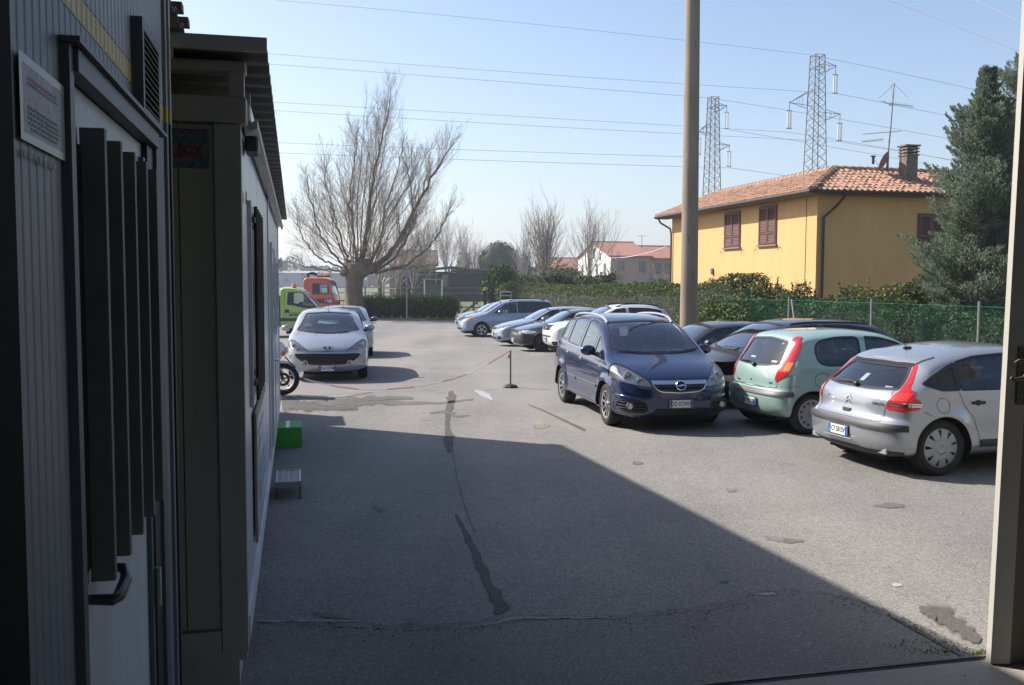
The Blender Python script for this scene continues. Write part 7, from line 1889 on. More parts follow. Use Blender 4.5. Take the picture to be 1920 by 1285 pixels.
g = G(); g.box(-4.2, -.05, 2.0, 2.1, 0, 3.7); g.obj('back_wall', mat('porch_wall', (.12, .10, .085), .9), bn)
for x in (-2.5, -1.1): g = G(); g.box(x, x + .85, -.05, .0, 1.8, 3.3); g.obj('window', mat('porch_pane', (.30, .28, .24), .5), bn)
p = at(752, 560, 116); sh = empty('lean_to_shed', (p.x, p.y, gz(0, 116)), 0, 'low dark shed with a green roof edge left of the barn', 'shed')
g = G(); g.box(0, 4.4, .3, 3, 0, 3.0); g.obj('wall', mat('shed_wall', (.05, .042, .04), .9), sh)
g = G(); g.prism([(-1.2, 3.02), (4.6, 3.35), (4.6, 3.5), (-1.2, 3.14)], 0, 3.2); g.obj('roof', mat('shed_green', (.10, .28, .20), .6), sh)
g = G(); g.box(4.3, 4.45, .0, .2, 0, 3.2); g.obj('green_post', MATS['shed_green'], sh)
# brown gabled building seen through the twigs
M_roofr = mat('far_roof_tiles', (.36, .16, .11), .85, var=.15, scale=2, bump=.3, bscale=9, dirt=.2)
M_roofb = mat('brown_roof', (.20, .13, .10), .85, var=.15, scale=1.5)
def simple_house(name, loc, rz, w_, d_, h_, rise, wallm, roofm, label, wins=(), chim=None, ov=.4, gable_axis='x', gm=None, cat='house'):
    """box house, ridge along local x; wins: (face, u, z, w, h)"""
    root = empty(name, loc, rz, label, cat)
    g = G(); g.box(0, w_, 0, d_, 0, h_); g.prism([(0, h_), (d_, h_), (d_ / 2, h_ + rise - .02)], 0.0, w_, 'x'); g.obj('wall', wallm, root)
    if gm: 
        g = G(); g.prism([(0, 0), (d_, 0), (d_, h_), (d_ / 2, h_ + rise - .03), (0, h_)], -.012, -.002, 'x'); g.obj('gable_wall', gm, root)
    k = rise / (d_ / 2)
    g = G()
    for sgn in (0, 1):
        pts = [(-ov, h_ - k * ov + .0), (d_ / 2, h_ + rise), (d_ / 2, h_ + rise + .16), (-ov, h_ - k * ov + .16)]
        if sgn: pts = [(d_ - a, b) for a, b in pts][::-1]
        g = G(); g.prism(pts, -ov, w_ + ov, 'x'); g.obj('roof', roofm, root)
    g = G(); g.tube([(-ov, d_ / 2, h_ + rise + .17), (w_ + ov, d_ / 2, h_ + rise + .17)], .14, 6); g.obj('ridge', roofm, root)
    for (f, u, z, a, b) in wins:
        g = G()
        if f == 'f': g.box(u, u + a, -.06, .02, z, z + b)
        else: g.box(-.05, .02, u, u + a, z, z + b)
        o = g.obj('window', mat('far_shutter', (.085, .085, .09), .6, var=.2), root)
        g = G()
        if f == 'f': g.box(u + .04, u + a / 2 - .03, -.075, -.061, z + .05, z + b - .05); g.box(u + a / 2 + .03, u + a - .04, -.075, -.061, z + .05, z + b - .05); 
        else: g.box(-.065, -.051, u + .05, u + a - .05, z + .05, z + b - .05)
        g.obj('pane', mat('far_pane', (.13, .15, .18), .2), o)
        g = G()
        if f == 'f': g.box(u - .08, u + a + .08, -.14, .02, z - .10, z - .005)
        else: g.box(-.12, .02, u - .08, u + a + .08, z - .10, z - .005)
        g.obj('sill', mat('far_sill', (.42, .38, .34), .8), o)
    return root
M_pink = mat('render_pink_beige', (.42, .30, .24), .9, var=.05, scale=.6, dirt=.15, dirtcol=(.25, .2, .17)); M_whitew = mat('render_white', (.72, .71, .67), .9, var=.05, scale=.6)
HY = 140; c = at(1144.5, 560, HY)
hs = simple_house('pink_house', (c.x, c.y, -.4), TH, 6.2, 16.5, 6.35, 2.25, M_pink, M_roofr, 'pink-beige two-storey house with white gable end and red tiled roof',
    wins=[('f', 2.0 - .9, 3.9, 1.05, 1.6), ('f', 5.0 - .5, 3.9, 1.05, 1.6), ('f', 4.4, .4, 1.1, 1.4), ('g', 2.2, 3.7, 1.1, 1.6), ('g', 6.0, 3.7, 1.1, 1.6), ('g', 10.0, 3.7, 1.1, 1.6), ('g', 13.5, 3.7, 1.1, 1.6), ('g', 7.6, 6.3, 1.0, 1.4), ('g', 4.6, 5.9, .7, 1.0), ('g', 2.5, .4, 1.6, 1.2), ('g', 7, .4, 1.2, 1.2)], gm=M_whitew)
hs2 = simple_house('pink_house_wing', (c.x + N2.x * 6.25 + D2.x * 1.2, c.y + N2.y * 6.25 + D2.y * 1.2, -.4), TH, 14, 12, 6.1, 1.9, M_pink, M_roofr, 'lower pink-beige house wing with paired windows left of the yellow house',
    wins=[('f', 1.3, 3.6, 1.0, 1.7), ('f', 2.9, 3.6, 1.0, 1.7), ('f', 6.5, 3.6, 1.0, 1.7), ('f', 1.0, .4, 5, 2.3)], cat='house')
for z_ in (3.0,): g = G(); g.box(.5, 6.5, -.9, -.01, 2.9, 3.05); g.box(.5, 6.5, -.9, -.85, 3.05, 3.7); g.obj('balcony', M_pink, hs2)
g = G(); g.tube([(0.05, -.08, 0), (.05, -.08, 6.1)], .07, 6); g.obj('downpipe', MATS['far_shutter'], hs2)
def antenna(parent, x, y, z, h, s_=1.0):
    g = G(); g.tube([(x, y, z), (x, y, z + h)], .03 * s_, 5); g.tube([(x - .8, y, z + h * .92), (x + .8, y, z + h * .96)], .02 * s_, 4)
    for k in range(6): g.tube([(x - .7 + k * .25, y - .3, z + h * .925 + k * .01), (x - .7 + k * .25, y + .3, z + h * .925 + k * .01)], .012 * s_, 3)
    g.obj('aerial', M_steel, parent)
antenna(hs2, 1.0, 5, 7.8, 2.0, 1.3)
c = at(1048, 560, 190); simple_house('red_roof_house', (c.x - 3, c.y, -.4), R(8), 10, 9, 5.2, 2.0, M_pink, M_roofr, 'distant house showing only its red roof left of the white gable')
c = at(748, 560, 150); simple_house('brown_gable_house', (c.x - 1.5, c.y, -.4), R(3), 7.2, 8, 5.2, 2.1, mat('render_brown', (.24, .19, .15), .9), M_roofb, 'brown roofed building seen through twigs above the barn', wins=[('f', 2.5, 2.9, 1.2, 1.4)])
c = at(560, 560, 330); 
o = simple_house('industrial_hall', (c.x - 16, c.y, -.4), R(5), 40, 20, 5.0, .8, mat('hall_blue_grey', (.34, .37, .42), .8), mat('hall_roof', (.30, .31, .33), .7), 'low blue-grey industrial hall in the haze beyond the tow trucks', cat='hall')

# distant hills
r = np.random.default_rng(2); xs_ = np.linspace(-2600, 1800, 160); V = []; F = []
def hillz(x, k): return 6 + k * (26 * math.exp(-((x + 560) / 330) ** 2) + 16 * math.exp(-((x + 1200) / 400) ** 2) + 6 * math.exp(-((x - 100) / 500) ** 2)) * (1 + .06 * math.sin(x * .05) + .04 * math.sin(x * .13 + 1) + .03 * math.sin(x * .31))
rows = [(1700, 0), (1760, .55), (1840, .9), (1950, 1.0), (2300, .9)]
for (y, k) in rows:
    for x in xs_: V.append((x, y, (-1 if k == 0 else hillz(x, k)) + r.normal(0, .8 if k else 0)))
nx = len(xs_)
for j in range(len(rows) - 1):
    for i in range(nx - 1): F.append((j * nx + i, j * nx + i + 1, (j + 1) * nx + i + 1, (j + 1) * nx + i))
o = mesh_obj('hills', V, F, leafmat('hill_woods', (.03, .05, .025), (.09, .11, .05), scale=.02, trans=0), smooth=True); o['kind'] = 'structure'
# woods that read as one band along the horizon
r = np.random.default_rng(11); n = 26000; X = r.uniform(-420, 330, n); Y = r.uniform(330, 420, n); zt = 5.5 + 3.2 * np.sin(X * .05) + 2.2 * np.sin(X * .13 + 2) + 1.5 * np.sin(X * .37); C = np.stack([X, Y, np.abs(r.random(n) ** .6 * zt)], 1)
V, F = leaf_cards(C, np.tile([0, -1.0, .6], (n, 1)), 2.2, .7, 5); o = mesh_obj('far_woods', V, F, leafmat('far_wood_leaf', (.06, .065, .04), (.13, .125, .085), scale=.03, trans=0)); tag(o, kind='stuff')

# ================================================================== YELLOW HOUSE
M_yel = mat('render_yellow', (.66, .385, .16), .88, var=.06, scale=1.6, bump=.08, bscale=60, dirt=.26, dirtcol=(.46, .27, .12), stretch=(1, 1, .22))
M_shut = mat('shutter_brown', (.115, .045, .038), .5, var=.1); M_pipe = mat('gutter_dark', (.03, .028, .028), .5, .2); M_tile = mat('clay_tile', (.36, .205, .135), .85, var=.38, scale=5.0, dirt=.5, dirtcol=(.22, .17, .14), detail=8)
HC = Vector((11.02, 34.0)); HZ = -.25; HE = 5.62 
yh = empty('yellow_house', (HC.x, HC.y, HZ), TH, 'yellow two-storey house with brown shutters and clay tile roof', 'house')
LL, LR, BW = 13.4, 14.0, 3.3                        # left wing length (local y), right wing length (local x), wing width
g = G(); g.box(0, BW, 0, LL, 0, HE + .2); g.box(BW + .001, LR, 0, BW, 0, HE + .2); g.obj('wall', M_yel, yh)
ZA = HE - HZ * 0
ov = .62; b_ = BW / 2; rise = 1.05; ez = 5.62 + .03
# soffit and gutters
g = G(); g.box(-ov, .0 - .002, -ov, LL + ov, ez - .10, ez - .04); g.box(0, LR + ov, -ov, -.002, ez - .10, ez - .04); g.obj('soffit', mat('soffit_brown', (.16, .12, .09), .8), yh)
for (a, b) in (((-ov - .05, -ov - .05, ez - .02), (-ov - .05, LL + ov, ez - .02)), ((-ov - .05, -ov - .05, ez - .02), (LR + ov, -ov - .05, ez - .02))):
    g = G(); g.tube([a, b], .065, 8); g.obj('gutter', M_pipe, yh, smooth=True)
k_ = rise / (b_ + ov)
# roof decks
g = G()
A_ = (-ov, -ov, ez); B_ = (-ov, LL + ov, ez); Cc = (b_, b_, ez + rise); D_ = (b_, LL - b_, ez + rise); E_ = (LR + ov, -ov, ez); F_ = (LR - b_, b_, ez + rise)
g.add([A_, B_, D_, Cc], [(0, 3, 2, 1)]); g.add([A_, E_, F_, Cc], [(0, 1, 2, 3)])
g.add([(BW + ov, BW + ov, ez), (BW + ov, LL + ov, ez), D_, Cc], [(0, 1, 2, 3)]); g.add([(BW + ov, BW + ov, ez), (LR + ov, BW + ov, ez), F_, Cc], [(0, 3, 2, 1)])
g.add([B_, (BW + ov, LL + ov, ez), D_], [(0, 1, 2)]); g.add([E_, (LR + ov, BW + ov, ez), F_], [(0, 2, 1)]); g.obj('roof', M_tile, yh)
# clay tiles as real half-rounds, rows stepping down each slope
def tiles(o3, e_u, e_v, n_u, pu, slope_len, clipf, name='tiles'):
    V = []; F = []; r = np.random.default_rng(5); nrow = int(slope_len / .30) + 1; e_u = np.array(e_u, float); e_v = np.array(e_v, float); nn = np.cross(e_u, e_v); nn /= np.linalg.norm(nn)
    if nn[2] < 0: nn = -nn
    o3 = np.array(o3, float)
    for i in range(n_u):
        for j in range(nrow):
            u = (i + .5) * pu; v = j * .30 + .02; 
            if not clipf(u, v + .1): continue
            jit = r.normal(0, .010, 3); r0, r1 = .095, .080; base = len(V)
            for (vv, rr, lift) in ((v - .03, r0, .030), (v + .33, r1, .006)):
                for q in range(5):
                    a = PI * q / 4; V.append(o3 + e_u * (u + math.cos(a) * rr) + e_v * vv + nn * (math.sin(a) * rr * .85 + lift) + jit)
            for q in range(4): F.append((base + q, base + q + 1, base + 6 + q, base + 5 + q))
            F.append((base, base + 1, base + 2, base + 3, base + 4))
    o = mesh_obj(name, V, F, M_tile, yh); o['kind'] = 'stuff'; return o
sl = math.hypot(b_ + ov, rise); ev = np.array([(b_ + ov), 0, rise]) / sl
tiles(A_, (0, 1, 0), ev, int((LL + 2 * ov) / .235), .235, sl, lambda u, v: (u > v * (b_ + ov) / sl - .05) and (u < LL + 2 * ov - v * (b_ + ov) / sl + .05) and v < sl)
ev2 = np.array([0, (b_ + ov), rise]) / sl
tiles(A_, (1, 0, 0), ev2, int((LR + 2 * ov) / .235), .235, sl, lambda u, v: (u > v * (b_ + ov) / sl - .05) and (u < LR + 2 * ov - v * (b_ + ov) / sl + .05) and v < sl)
def ridge(a, b, name='ridge_tiles'):
    a = Vector(a); b = Vector(b); n = max(2, int((b - a).length / .33)); d = (b - a) / n; g = G()
    for k in range(n):
        p = a + d * k; q = a + d * (k + 1.08); g.tube([p + Vector((0, 0, .05)), q + Vector((0, 0, .035))], [.125, .105], 8)
    o = g.obj(name, M_tile, yh); o['kind'] = 'stuff'
ridge(A_, Cc); ridge(Cc, D_); ridge(Cc, F_); ridge(B_, D_)
# shuttered windows: two leaves with slats each
def shutter(face, u, z, w_, h_):
    root = None
    fr = G(); T_ = .05
    def bx(g, a0, a1, p0, p1, z0, z1):
        if face == 'l': g.box(p0, p1, a0, a1, z0, z1)
        else: g.box(a0, a1, p0, p1, z0, z1)
    g = G(); 
    for (a0, a1, z0, z1) in ((u - .05, u, z - .03, z + h_ + .05), (u + w_, u + w_ + .05, z - .03, z + h_ + .05), (u, u + w_, z + h_, z + h_ + .05)): bx(g, a0, a1, -.045, -.001, z0, z1)
    o = g.obj('window', M_shut, yh)
    g = G(); bx(g, u - .12, u + w_ + .12, -.10, -.001, z - .09, z - .031); g.obj('sill', mat('sill_stone', (.24, .17, .12), .8), o)
    for s_ in (0, 1):
        a0 = u + .004 + s_ * w_ / 2; a1 = a0 + w_ / 2 - .010
        g = G(); bx(g, a0, a0 + .06, -.06, -.012, z, z + h_ - .004); bx(g, a1 - .06, a1, -.06, -.012, z, z + h_ - .004)
        for zz in (z, z + h_ * .27, z + h_ - .085): bx(g, a0 + .06, a1 - .06, -.06, -.012, zz, zz + .08)
        lf = g.obj('shutter_leaf', M_shut, o)
        g = G(); n = int(h_ / .06)
        for k in range(n):
            zz = z + .03 + k * .06
            if face == 'l': g.prism([(-.052, zz), (-.046, zz - .004), (-.018, zz + .038), (-.024, zz + .042)], a0 + .061, a1 - .061, 'y')
            else: g.prism([(-.052, zz), (-.046, zz - .004), (-.018, zz + .038), (-.024, zz + .042)], a0 + .061, a1 - .061, 'x')
        q = g.obj('shutter_slats', M_shut, lf); q['kind'] = 'stuff'
    return o
def hpt(px, py, face='l'):
    nrm = Vector((N2.x, N2.y, 0)) if face == 'l' else Vector((D2.x, D2.y, 0)); p = on_plane(px, py, (HC.x, HC.y), nrm); d = Vector((p.x - HC.x, p.y - HC.y)); return (d.dot(D2) if face == 'l' else d.dot(N2)), p.z - HZ
for (x0, x1, y0, y1) in ((1360, 1388, 399, 463), (1425, 1456, 388, 458)):
    ua_, za = hpt(x1, (y0 + y1) / 2); ub_, zb_ = hpt(x0, (y0 + y1) / 2); um = (ua_ + ub_) / 2; zt_ = hpt((x0 + x1) / 2, y0)[1]; zb_ = hpt((x0 + x1) / 2, y1)[1]
    shutter('l', ua_, zb_, ub_ - ua_, zt_ - zb_)
    for dz, du in ((-.35, -.35), (-.35, ub_ - ua_ + .25)):
        g = G(); g.tube([(-.0, ua_ + du, zb_ + dz + .2), (-.09, ua_ + du + .02, zb_ + dz + .15), (-.10, ua_ + du + .02, zb_ + dz + .05)], .012, 5); g.obj('shutter_hook', M_pipe, yh)
ua_, za = hpt(1722, 430, 'r'); zt_ = hpt(1740, 403, 'r')[1]; zb_ = hpt(1740, 461, 'r')[1]; shutter('r', ua_, zb_, 1.05, zt_ - zb_)
ua_, za = hpt(1378, 540); ub_, _ = hpt(1336, 540); zt_ = hpt(1356, 534)[1]
g = G(); g.box(-.03, -.001, ua_, ub_, 0, zt_); o = g.obj('door', mat('door_dark_brown', (.06, .025, .015), .5), yh)
g = G(); g.box(-.10, -.032, ua_ - .05, ub_ + .05, zt_ + .002, zt_ + .06); g.obj('lintel', M_shut, o)
u_, z_ = hpt(1337, 509); g = G(); g.box(-.12, -.001, u_ - .08, u_ + .08, z_ - .14, z_ + .14, bev=.02); g.obj('wall_lamp', mat('lamp_grey', (.25, .24, .22), .5), yh)
# corner joint line, downpipes
u_, _ = hpt(1511, 450); g = G(); g.tube([(-.012, u_, .0), (-.012, u_, 5.5)], .014, 5); g.obj('wall_cable', mat('cable_ochre', (.40, .27, .11), .8), yh)
u_, _ = hpt(1541, 450, 'r'); u2, _ = hpt(1566, 350, 'r')
g = G(); g.tube([(u2, -ov - .03, ez - .05), (u2, -ov + .05, ez - .22), (u2 - .1, -.25, ez - .50), (u_, -.08, ez - .90), (u_, -.08, 0)], .05, 8); g.obj('downpipe', M_pipe, yh, smooth=True)
g = G(); g.tube([(-ov - .03, LL + .3, ez - .05), (-ov + .1, LL + .25, ez - .30), (-.12, LL - .05, ez - .60), (-.08, LL - .10, ez - .9), (-.08, LL - .10, 0)], .045, 8); g.obj('downpipe', M_pipe, yh, smooth=True)
# chimney
pc = on_plane(1704, 300, (HC.x + D2.x * .7, HC.y + D2.y * .7), Vector((D2.x, D2.y, 0))); dd = Vector((pc.x - HC.x, pc.y - HC.y)); cu = dd.dot(N2); czt = on_plane(1704, 273, (HC.x + D2.x * .7, HC.y + D2.y * .7), Vector((D2.x, D2.y, 0))).z - HZ
M_brick = mat('chimney_brick', (.20, .16, .13), .9, var=.25, scale=8, dirt=.4)
g = G(); g.box(cu - .24, cu + .24, .5, .95, ez, czt - .40); ch = g.obj('chimney', M_brick, yh)
for k in range(18):
    z = ez + .5 + k * .08
    if z > czt - .45: break
    for q in range(2): g = G(); g.box(cu - .245 + q * .245 + (.0 if k % 2 else .0), cu - .005 + q * .245, .488, .4995, z, z + .07); g.obj('brick', M_brick, ch)
for k, z in enumerate((czt - .40, czt - .28, czt - .16, czt - .05)):
    g = G(); w_ = .27 if k < 3 else .32; g.box(cu - w_, cu + w_, .44, 1.0, z + .001, z + .055); g.obj('chimney_slab', M_brick, ch)
    if k < 3:
        for (a, b) in ((-.22, .5), (.17, .5), (-.22, .9), (.17, .9)): g = G(); g.box(cu + a, cu + a + .05, b, b + .05, z + .056, z + .12); g.obj('chimney_post', M_brick, ch)
# roof aerials and dish
def wpx(px, py, Y): 
    p = at(px, py, Y); d = Vector((p.x - HC.x, p.y - HC.y)); return Vector((d.dot(N2), d.dot(D2), p.z - HZ))
M_ant = mat('aerial_metal', (.20, .17, .16), .5, .5)
AY = 35.9
g = G(); b0_, b1_, b2_ = wpx(1662, 322, AY), wpx(1670, 240, AY), wpx(1677, 156, AY); g.tube([b0_, b1_, b2_], [.030, .026, .016], 8); ma = g.obj('aerial_mast', M_ant, yh, smooth=True)
def yagi(p0, p1, n, el, m=M_ant, vert=False):
    g = G(); a, b = wpx(*p0, AY - .05), wpx(*p1, AY - .05); g.tube([a, b], .012, 5)
    for k in range(n):
        q = a + (b - a) * (k / (n - 1)); d = Vector((0, 0, el)) if vert else Vector((.05, el * .9, el * .12)); g.tube([q - d, q + d], .007, 4)
    g.obj('aerial_yagi', m, ma)
yagi((1667, 194), (1712, 200), 12, .09, vert=True); yagi((1618, 252), (1690, 246), 5, .05); yagi((1617, 266), (1655, 262), 9, .07, vert=True); yagi((1655, 190), (1672, 198), 2, .25)
for (a, b) in (((1676, 158), (1648, 185)), ((1677, 158), (1702, 182)), ((1674, 196), (1665, 300)), ((1672, 158), (1674, 196))):
    g = G(); g.tube([wpx(*a, AY), wpx(*b, AY)], .007, 3); g.obj('stay_wire', M_ant, ma)
g = G(); g.tube([wpx(1667, 262, AY), wpx(1665, 322, AY)], .022, 6); g.obj('aerial_mast', M_ant, yh)
dc = wpx(1661, 303, AY - .1); Mdish = Matrix.Translation(dc) @ Matrix.Rotation(R(131), 4, 'Z') @ Matrix.Rotation(R(64), 4, 'Y')
g = G(); g.lathe([(.36, .09), (.28, .05), (.15, .015), (.001, .0)], 20, Mdish); g.lathe([(.36, .085), (.28, .045), (.15, .010), (.001, -.005)], 20, Mdish); g.tube([Mdish @ Vector((.3, 0, .07)), Mdish @ Vector((.1, 0, .40))], .010, 5); g.obj('satellite_dish', mat('dish_rust', (.30, .16, .12), .6), yh, smooth=True)
p = wpx(1637, 308, 35.6); g = G(); g.tube([p, p + Vector((0, 0, .28))], .05, 8); g.tube([p + Vector((-.1, 0, .29)), p + Vector((.1, 0, .29))], .03, 6); g.obj('roof_vent', M_pipe, yh)

# ================================================================== CYPRESSES
def cypress(px, Y, h, rad, n, label, seed, lean=0.0, zb=0.15):
    loc = at(px, 560, Y); root = empty('cypress', (loc.x, loc.y, gz(0, Y)), 0, label, 'tree', 'blue-green cypresses beside the yellow house'); r = np.random.default_rng(seed)
    # boughs: each a feathery plume of sprays sweeping up and out
    C = []; N_ = []; T = []; S = []; bg_ = G(); nb = int(n / 300)
    for k in range(nb):
        t = (k + r.random()) / nb; z0 = h * (zb * .4 + t * .93); a = r.uniform(0, 2 * PI)
        prof = (1 - t) ** .62 * (1 + .25 * math.sin(t * 23 + seed)) * min(1, .55 + t * 3.5)
        ln = rad * max(.12, prof) * r.uniform(.78, 1.22); d = np.array([math.cos(a), math.sin(a), .30 + .5 * t + r.normal(0, .12)]); d /= np.linalg.norm(d); side = np.cross(d, [0, 0, 1]); side /= np.linalg.norm(side)
        m = int(300 * (.5 + ln / rad)); u = r.random(m) ** .75; wdt = .42 * ln ** .6 * np.sin(np.clip(u, .05, .97) * PI) ** .7 * .62 + .03
        off = r.uniform(-1, 1, m); up_ = r.normal(0, .35, m)
        c = np.array([0, 0, z0]) + d * (ln * u)[:, None] + side * (off * wdt)[:, None] + np.array([0, 0, 1.0]) * (up_ * wdt * .7 + .18 * ln * u ** 2)[:, None]
        C.append(c); tip = d + side * off[:, None] * .7 + np.array([0, 0, .45]) + r.normal(0, .35, (m, 3)); T.append(tip / np.linalg.norm(tip, axis=1)[:, None]); S.append(r.uniform(.03, .085, m))
        bg_.tube([(0, 0, z0), tuple(np.array([0, 0, z0]) + d * ln * .5), tuple(np.array([0, 0, z0 + .18 * ln * .6]) + d * ln * .85)], [.03, .018, .006], 4)
    C = np.vstack(C); T = np.vstack(T); S = np.concatenate(S)[:, None]; q = r.normal(0, 1, C.shape); b = np.cross(T, q); b /= np.linalg.norm(b, axis=1)[:, None]
    V = np.empty((len(C), 4, 3)); V[:, 0] = C - T * S * .5; V[:, 1] = C + b * S * .22; V[:, 2] = C + T * S * .9; V[:, 3] = C - b * S * .22
    o = mesh_obj('crown', V.reshape(-1, 3), np.arange(len(C) * 4).reshape(-1, 4), M_cyp, root); o['kind'] = 'stuff'
    g = G(); g.tube([(0, 0, 0), (lean * .5, 0, h * .5), (lean, 0, h * .96)], [.17, .10, .02], 8); g.obj('trunk', M_bark, root, smooth=True)
    bg_.obj('boughs', M_bark, root)['kind'] = 'stuff'
    return root
cypress(1838, 23.3, 7.35, 1.85, 120000, 'full blue-green cypress overhanging the fence right of the yellow house', 3)
cypress(1918, 25.0, 8.6, 2.4, 90000, 'taller blue-green cypress cut off by the door leaf at the right edge', 8)
cypress(1800, 23.2, 3.0, 1.0, 24000, 'low shaggy cypress skirt spilling over the fence', 9)

# ================================================================== PYLONS, WIRES
M_pyl = mat('pylon_steel', (.15, .12, .115), .7, .3, var=.2, scale=.4); M_ins = mat('insulator_glass', (.85, .85, .83), .25, var=.05); M_wire = mat('wire_grey', (.24, .24, .26), .6, .4)
def pylon(px, ptop, Y, label, arms, ins, H0=4.5, Wt=1.2, grow_=.052):
    s_ = FPX / Y; base = at(px, 560, Y); zt = at(px, ptop, Y).z; root = empty('pylon', (base.x, Y, gz(0, Y)), R(14), label, 'pylon', 'lattice pylons behind the yellow house'); H = zt - gz(0, Y)
    rr = Y * .00042
    wd = lambda z: (Wt + (H - z) * grow_) / 2
    cs_ = [(1, 1), (1, -1), (-1, -1), (-1, 1)]
    for (a, b) in cs_:
        g = G(); g.tube([(a * wd(0), b * wd(0), 0), (a * wd(H), b * wd(H), H)], rr * 1.25, 4); g.obj('leg', M_pyl, root)
    g = G(); z = H
    while z > 2:
        st_ = wd(z) * 2 * .72; z2 = max(z - st_, 0)
        for i in range(4):
            (a, b), (c, d) = cs_[i], cs_[(i + 1) % 4]
            g.tube([(a * wd(z), b * wd(z), z), (c * wd(z2), d * wd(z2), z2)], rr * .62, 3, caps=False); g.tube([(c * wd(z), d * wd(z), z), (a * wd(z2), b * wd(z2), z2)], rr * .62, 3, caps=False)
        z = z2
    for zz in [H, H - 1.5] + [zt - 0 for _ in ()]:
        for i in range(4): (a, b), (c, d) = cs_[i], cs_[(i + 1) % 4]; g.tube([(a * wd(zz), b * wd(zz), zz), (c * wd(zz), d * wd(zz), zz)], rr * .8, 3, caps=False)
    o = g.obj('lattice', M_pyl, root); o['kind'] = 'stuff'
    for (tx, ty, sg, hh) in arms:
        tip = at(tx, ty, Y); lx = (tip.x - base.x) / math.cos(R(14)); lz = tip.z - gz(0, Y); g = G()
        for b in (1, -1):
            a0 = (sg * wd(lz), b * wd(lz), lz + .3 * hh); a1 = (sg * wd(lz), b * wd(lz), lz - hh)
            for a_ in (a0, a1): g.tube([a_, (lx, 0, lz)], rr * .8, 3)
            for q in (.3, .6): g.tube([tuple(Vector(a0).lerp(Vector((lx, 0, lz)), q)), tuple(Vector(a1).lerp(Vector((lx, 0, lz)), q))], rr * .5, 3)
        g.obj('crossarm', M_pyl, root)
    for (ix, i0, i1) in ins:
        a = at(ix, i0, Y); b = at(ix, i1, Y); lx = (a.x - base.x) / math.cos(R(14)); za, zb_ = a.z - gz(0, Y), b.z - gz(0, Y)
        for dx in (-.17, .17):
            g = G(); n = 12; ln = za - zb_; pr = []
            for k in range(n): zz = zb_ + ln * k / n; pr += [(.05, zz), (.15, zz + ln / n * .30), (.15, zz + ln / n * .6), (.05, zz + ln / n * .85)]
            g.lathe(pr, 8, Matrix.Translation((lx + dx * Y / 114, 0, 0))); g.obj('insulator', M_ins, root)
        g = G(); g.box(lx - .38, lx + .38, -.03, .03, zb_ - .08, zb_); g.obj('insulator_yoke', M_pyl, root)
        g = G(); g.box(lx - .38, lx + .38, -.03, .03, za, za + .08); g.tube([(lx, 0, za), (lx, 0, za + 1.2)], .04, 4); g.obj('insulator_yoke', M_pyl, root)
    return root
pylon(1522, 104, 114, 'nearer lattice pylon with three arms, right of the concrete pole', [(1572, 122, 1, 1.0), (1477, 195, -1, -1.6), (1581, 212, 1, 1.0)], [(1570, 139, 173), (1476, 211, 243), (1579, 230, 262)])
pylon(1331, 183, 141, 'farther lattice pylon just right of the concrete pole', [(1365, 198, 1, .9), (1308, 248, -1, -1.2), (1371, 272, 1, .9)], [(1364, 210, 240), (1369, 284, 311), (1309, 262, 290)])
def wire(name, pts, Y0, Y1, label, r=None, sagn=40):
    P_ = np.array(pts, float); t = np.linspace(0, 1, sagn); x = P_[0, 0] + (P_[-1, 0] - P_[0, 0]) * t
    cf = np.polyfit(P_[:, 0], P_[:, 1], 2 if len(P_) > 2 else 1); y = np.polyval(cf, x)
    Y = Y0 + (Y1 - Y0) * t; V = [at(a, b, c) for a, b, c in zip(x, y, Y)]
    rr = [max(.010, q * (r or .00016)) for q in Y]; g = G(); base = V[0].copy(); g.tube([v - base for v in V], rr, 4, caps=False); o = g.obj(name, M_wire, None); o.location = base; tag(o, label, 'cable', 'overhead power cables'); return o
W1 = [([(-200, -52), (520, 0), (1283, 77), (1480, 98), (1521, 103)], 'earth wire to the top of the nearer pylon'),
      ([(-200, 40), (527, 103), (1283, 157), (1569, 176)], 'upper conductor from the left to the top insulator of the nearer pylon'),
      ([(-200, 150), (527, 192), (1283, 238), (1476, 247)], 'middle conductor from the left to the left insulator of the nearer pylon'),
      ([(-200, 160), (527, 208), (1283, 252), (1579, 266)], 'conductor from the left to the lowest insulator of the nearer pylon')]
for p, lb in W1: wire('power_cable', p, 96, 114, lb)
W2 = [([(-200, 70), (527, 122), (1283, 180), (1330, 184)], 'faint earth wire to the top of the farther pylon'),
      ([(-200, 233), (527, 268), (1283, 294), (1364, 243)][:3] , 'upper of two close conductors passing behind the concrete pole'),
      ([(-200, 255), (527, 287), (1283, 313), (1369, 315)], 'lower of two close conductors passing behind the concrete pole')]
for p, lb in W2: wire('power_cable', p, 125, 141, lb, .00018)
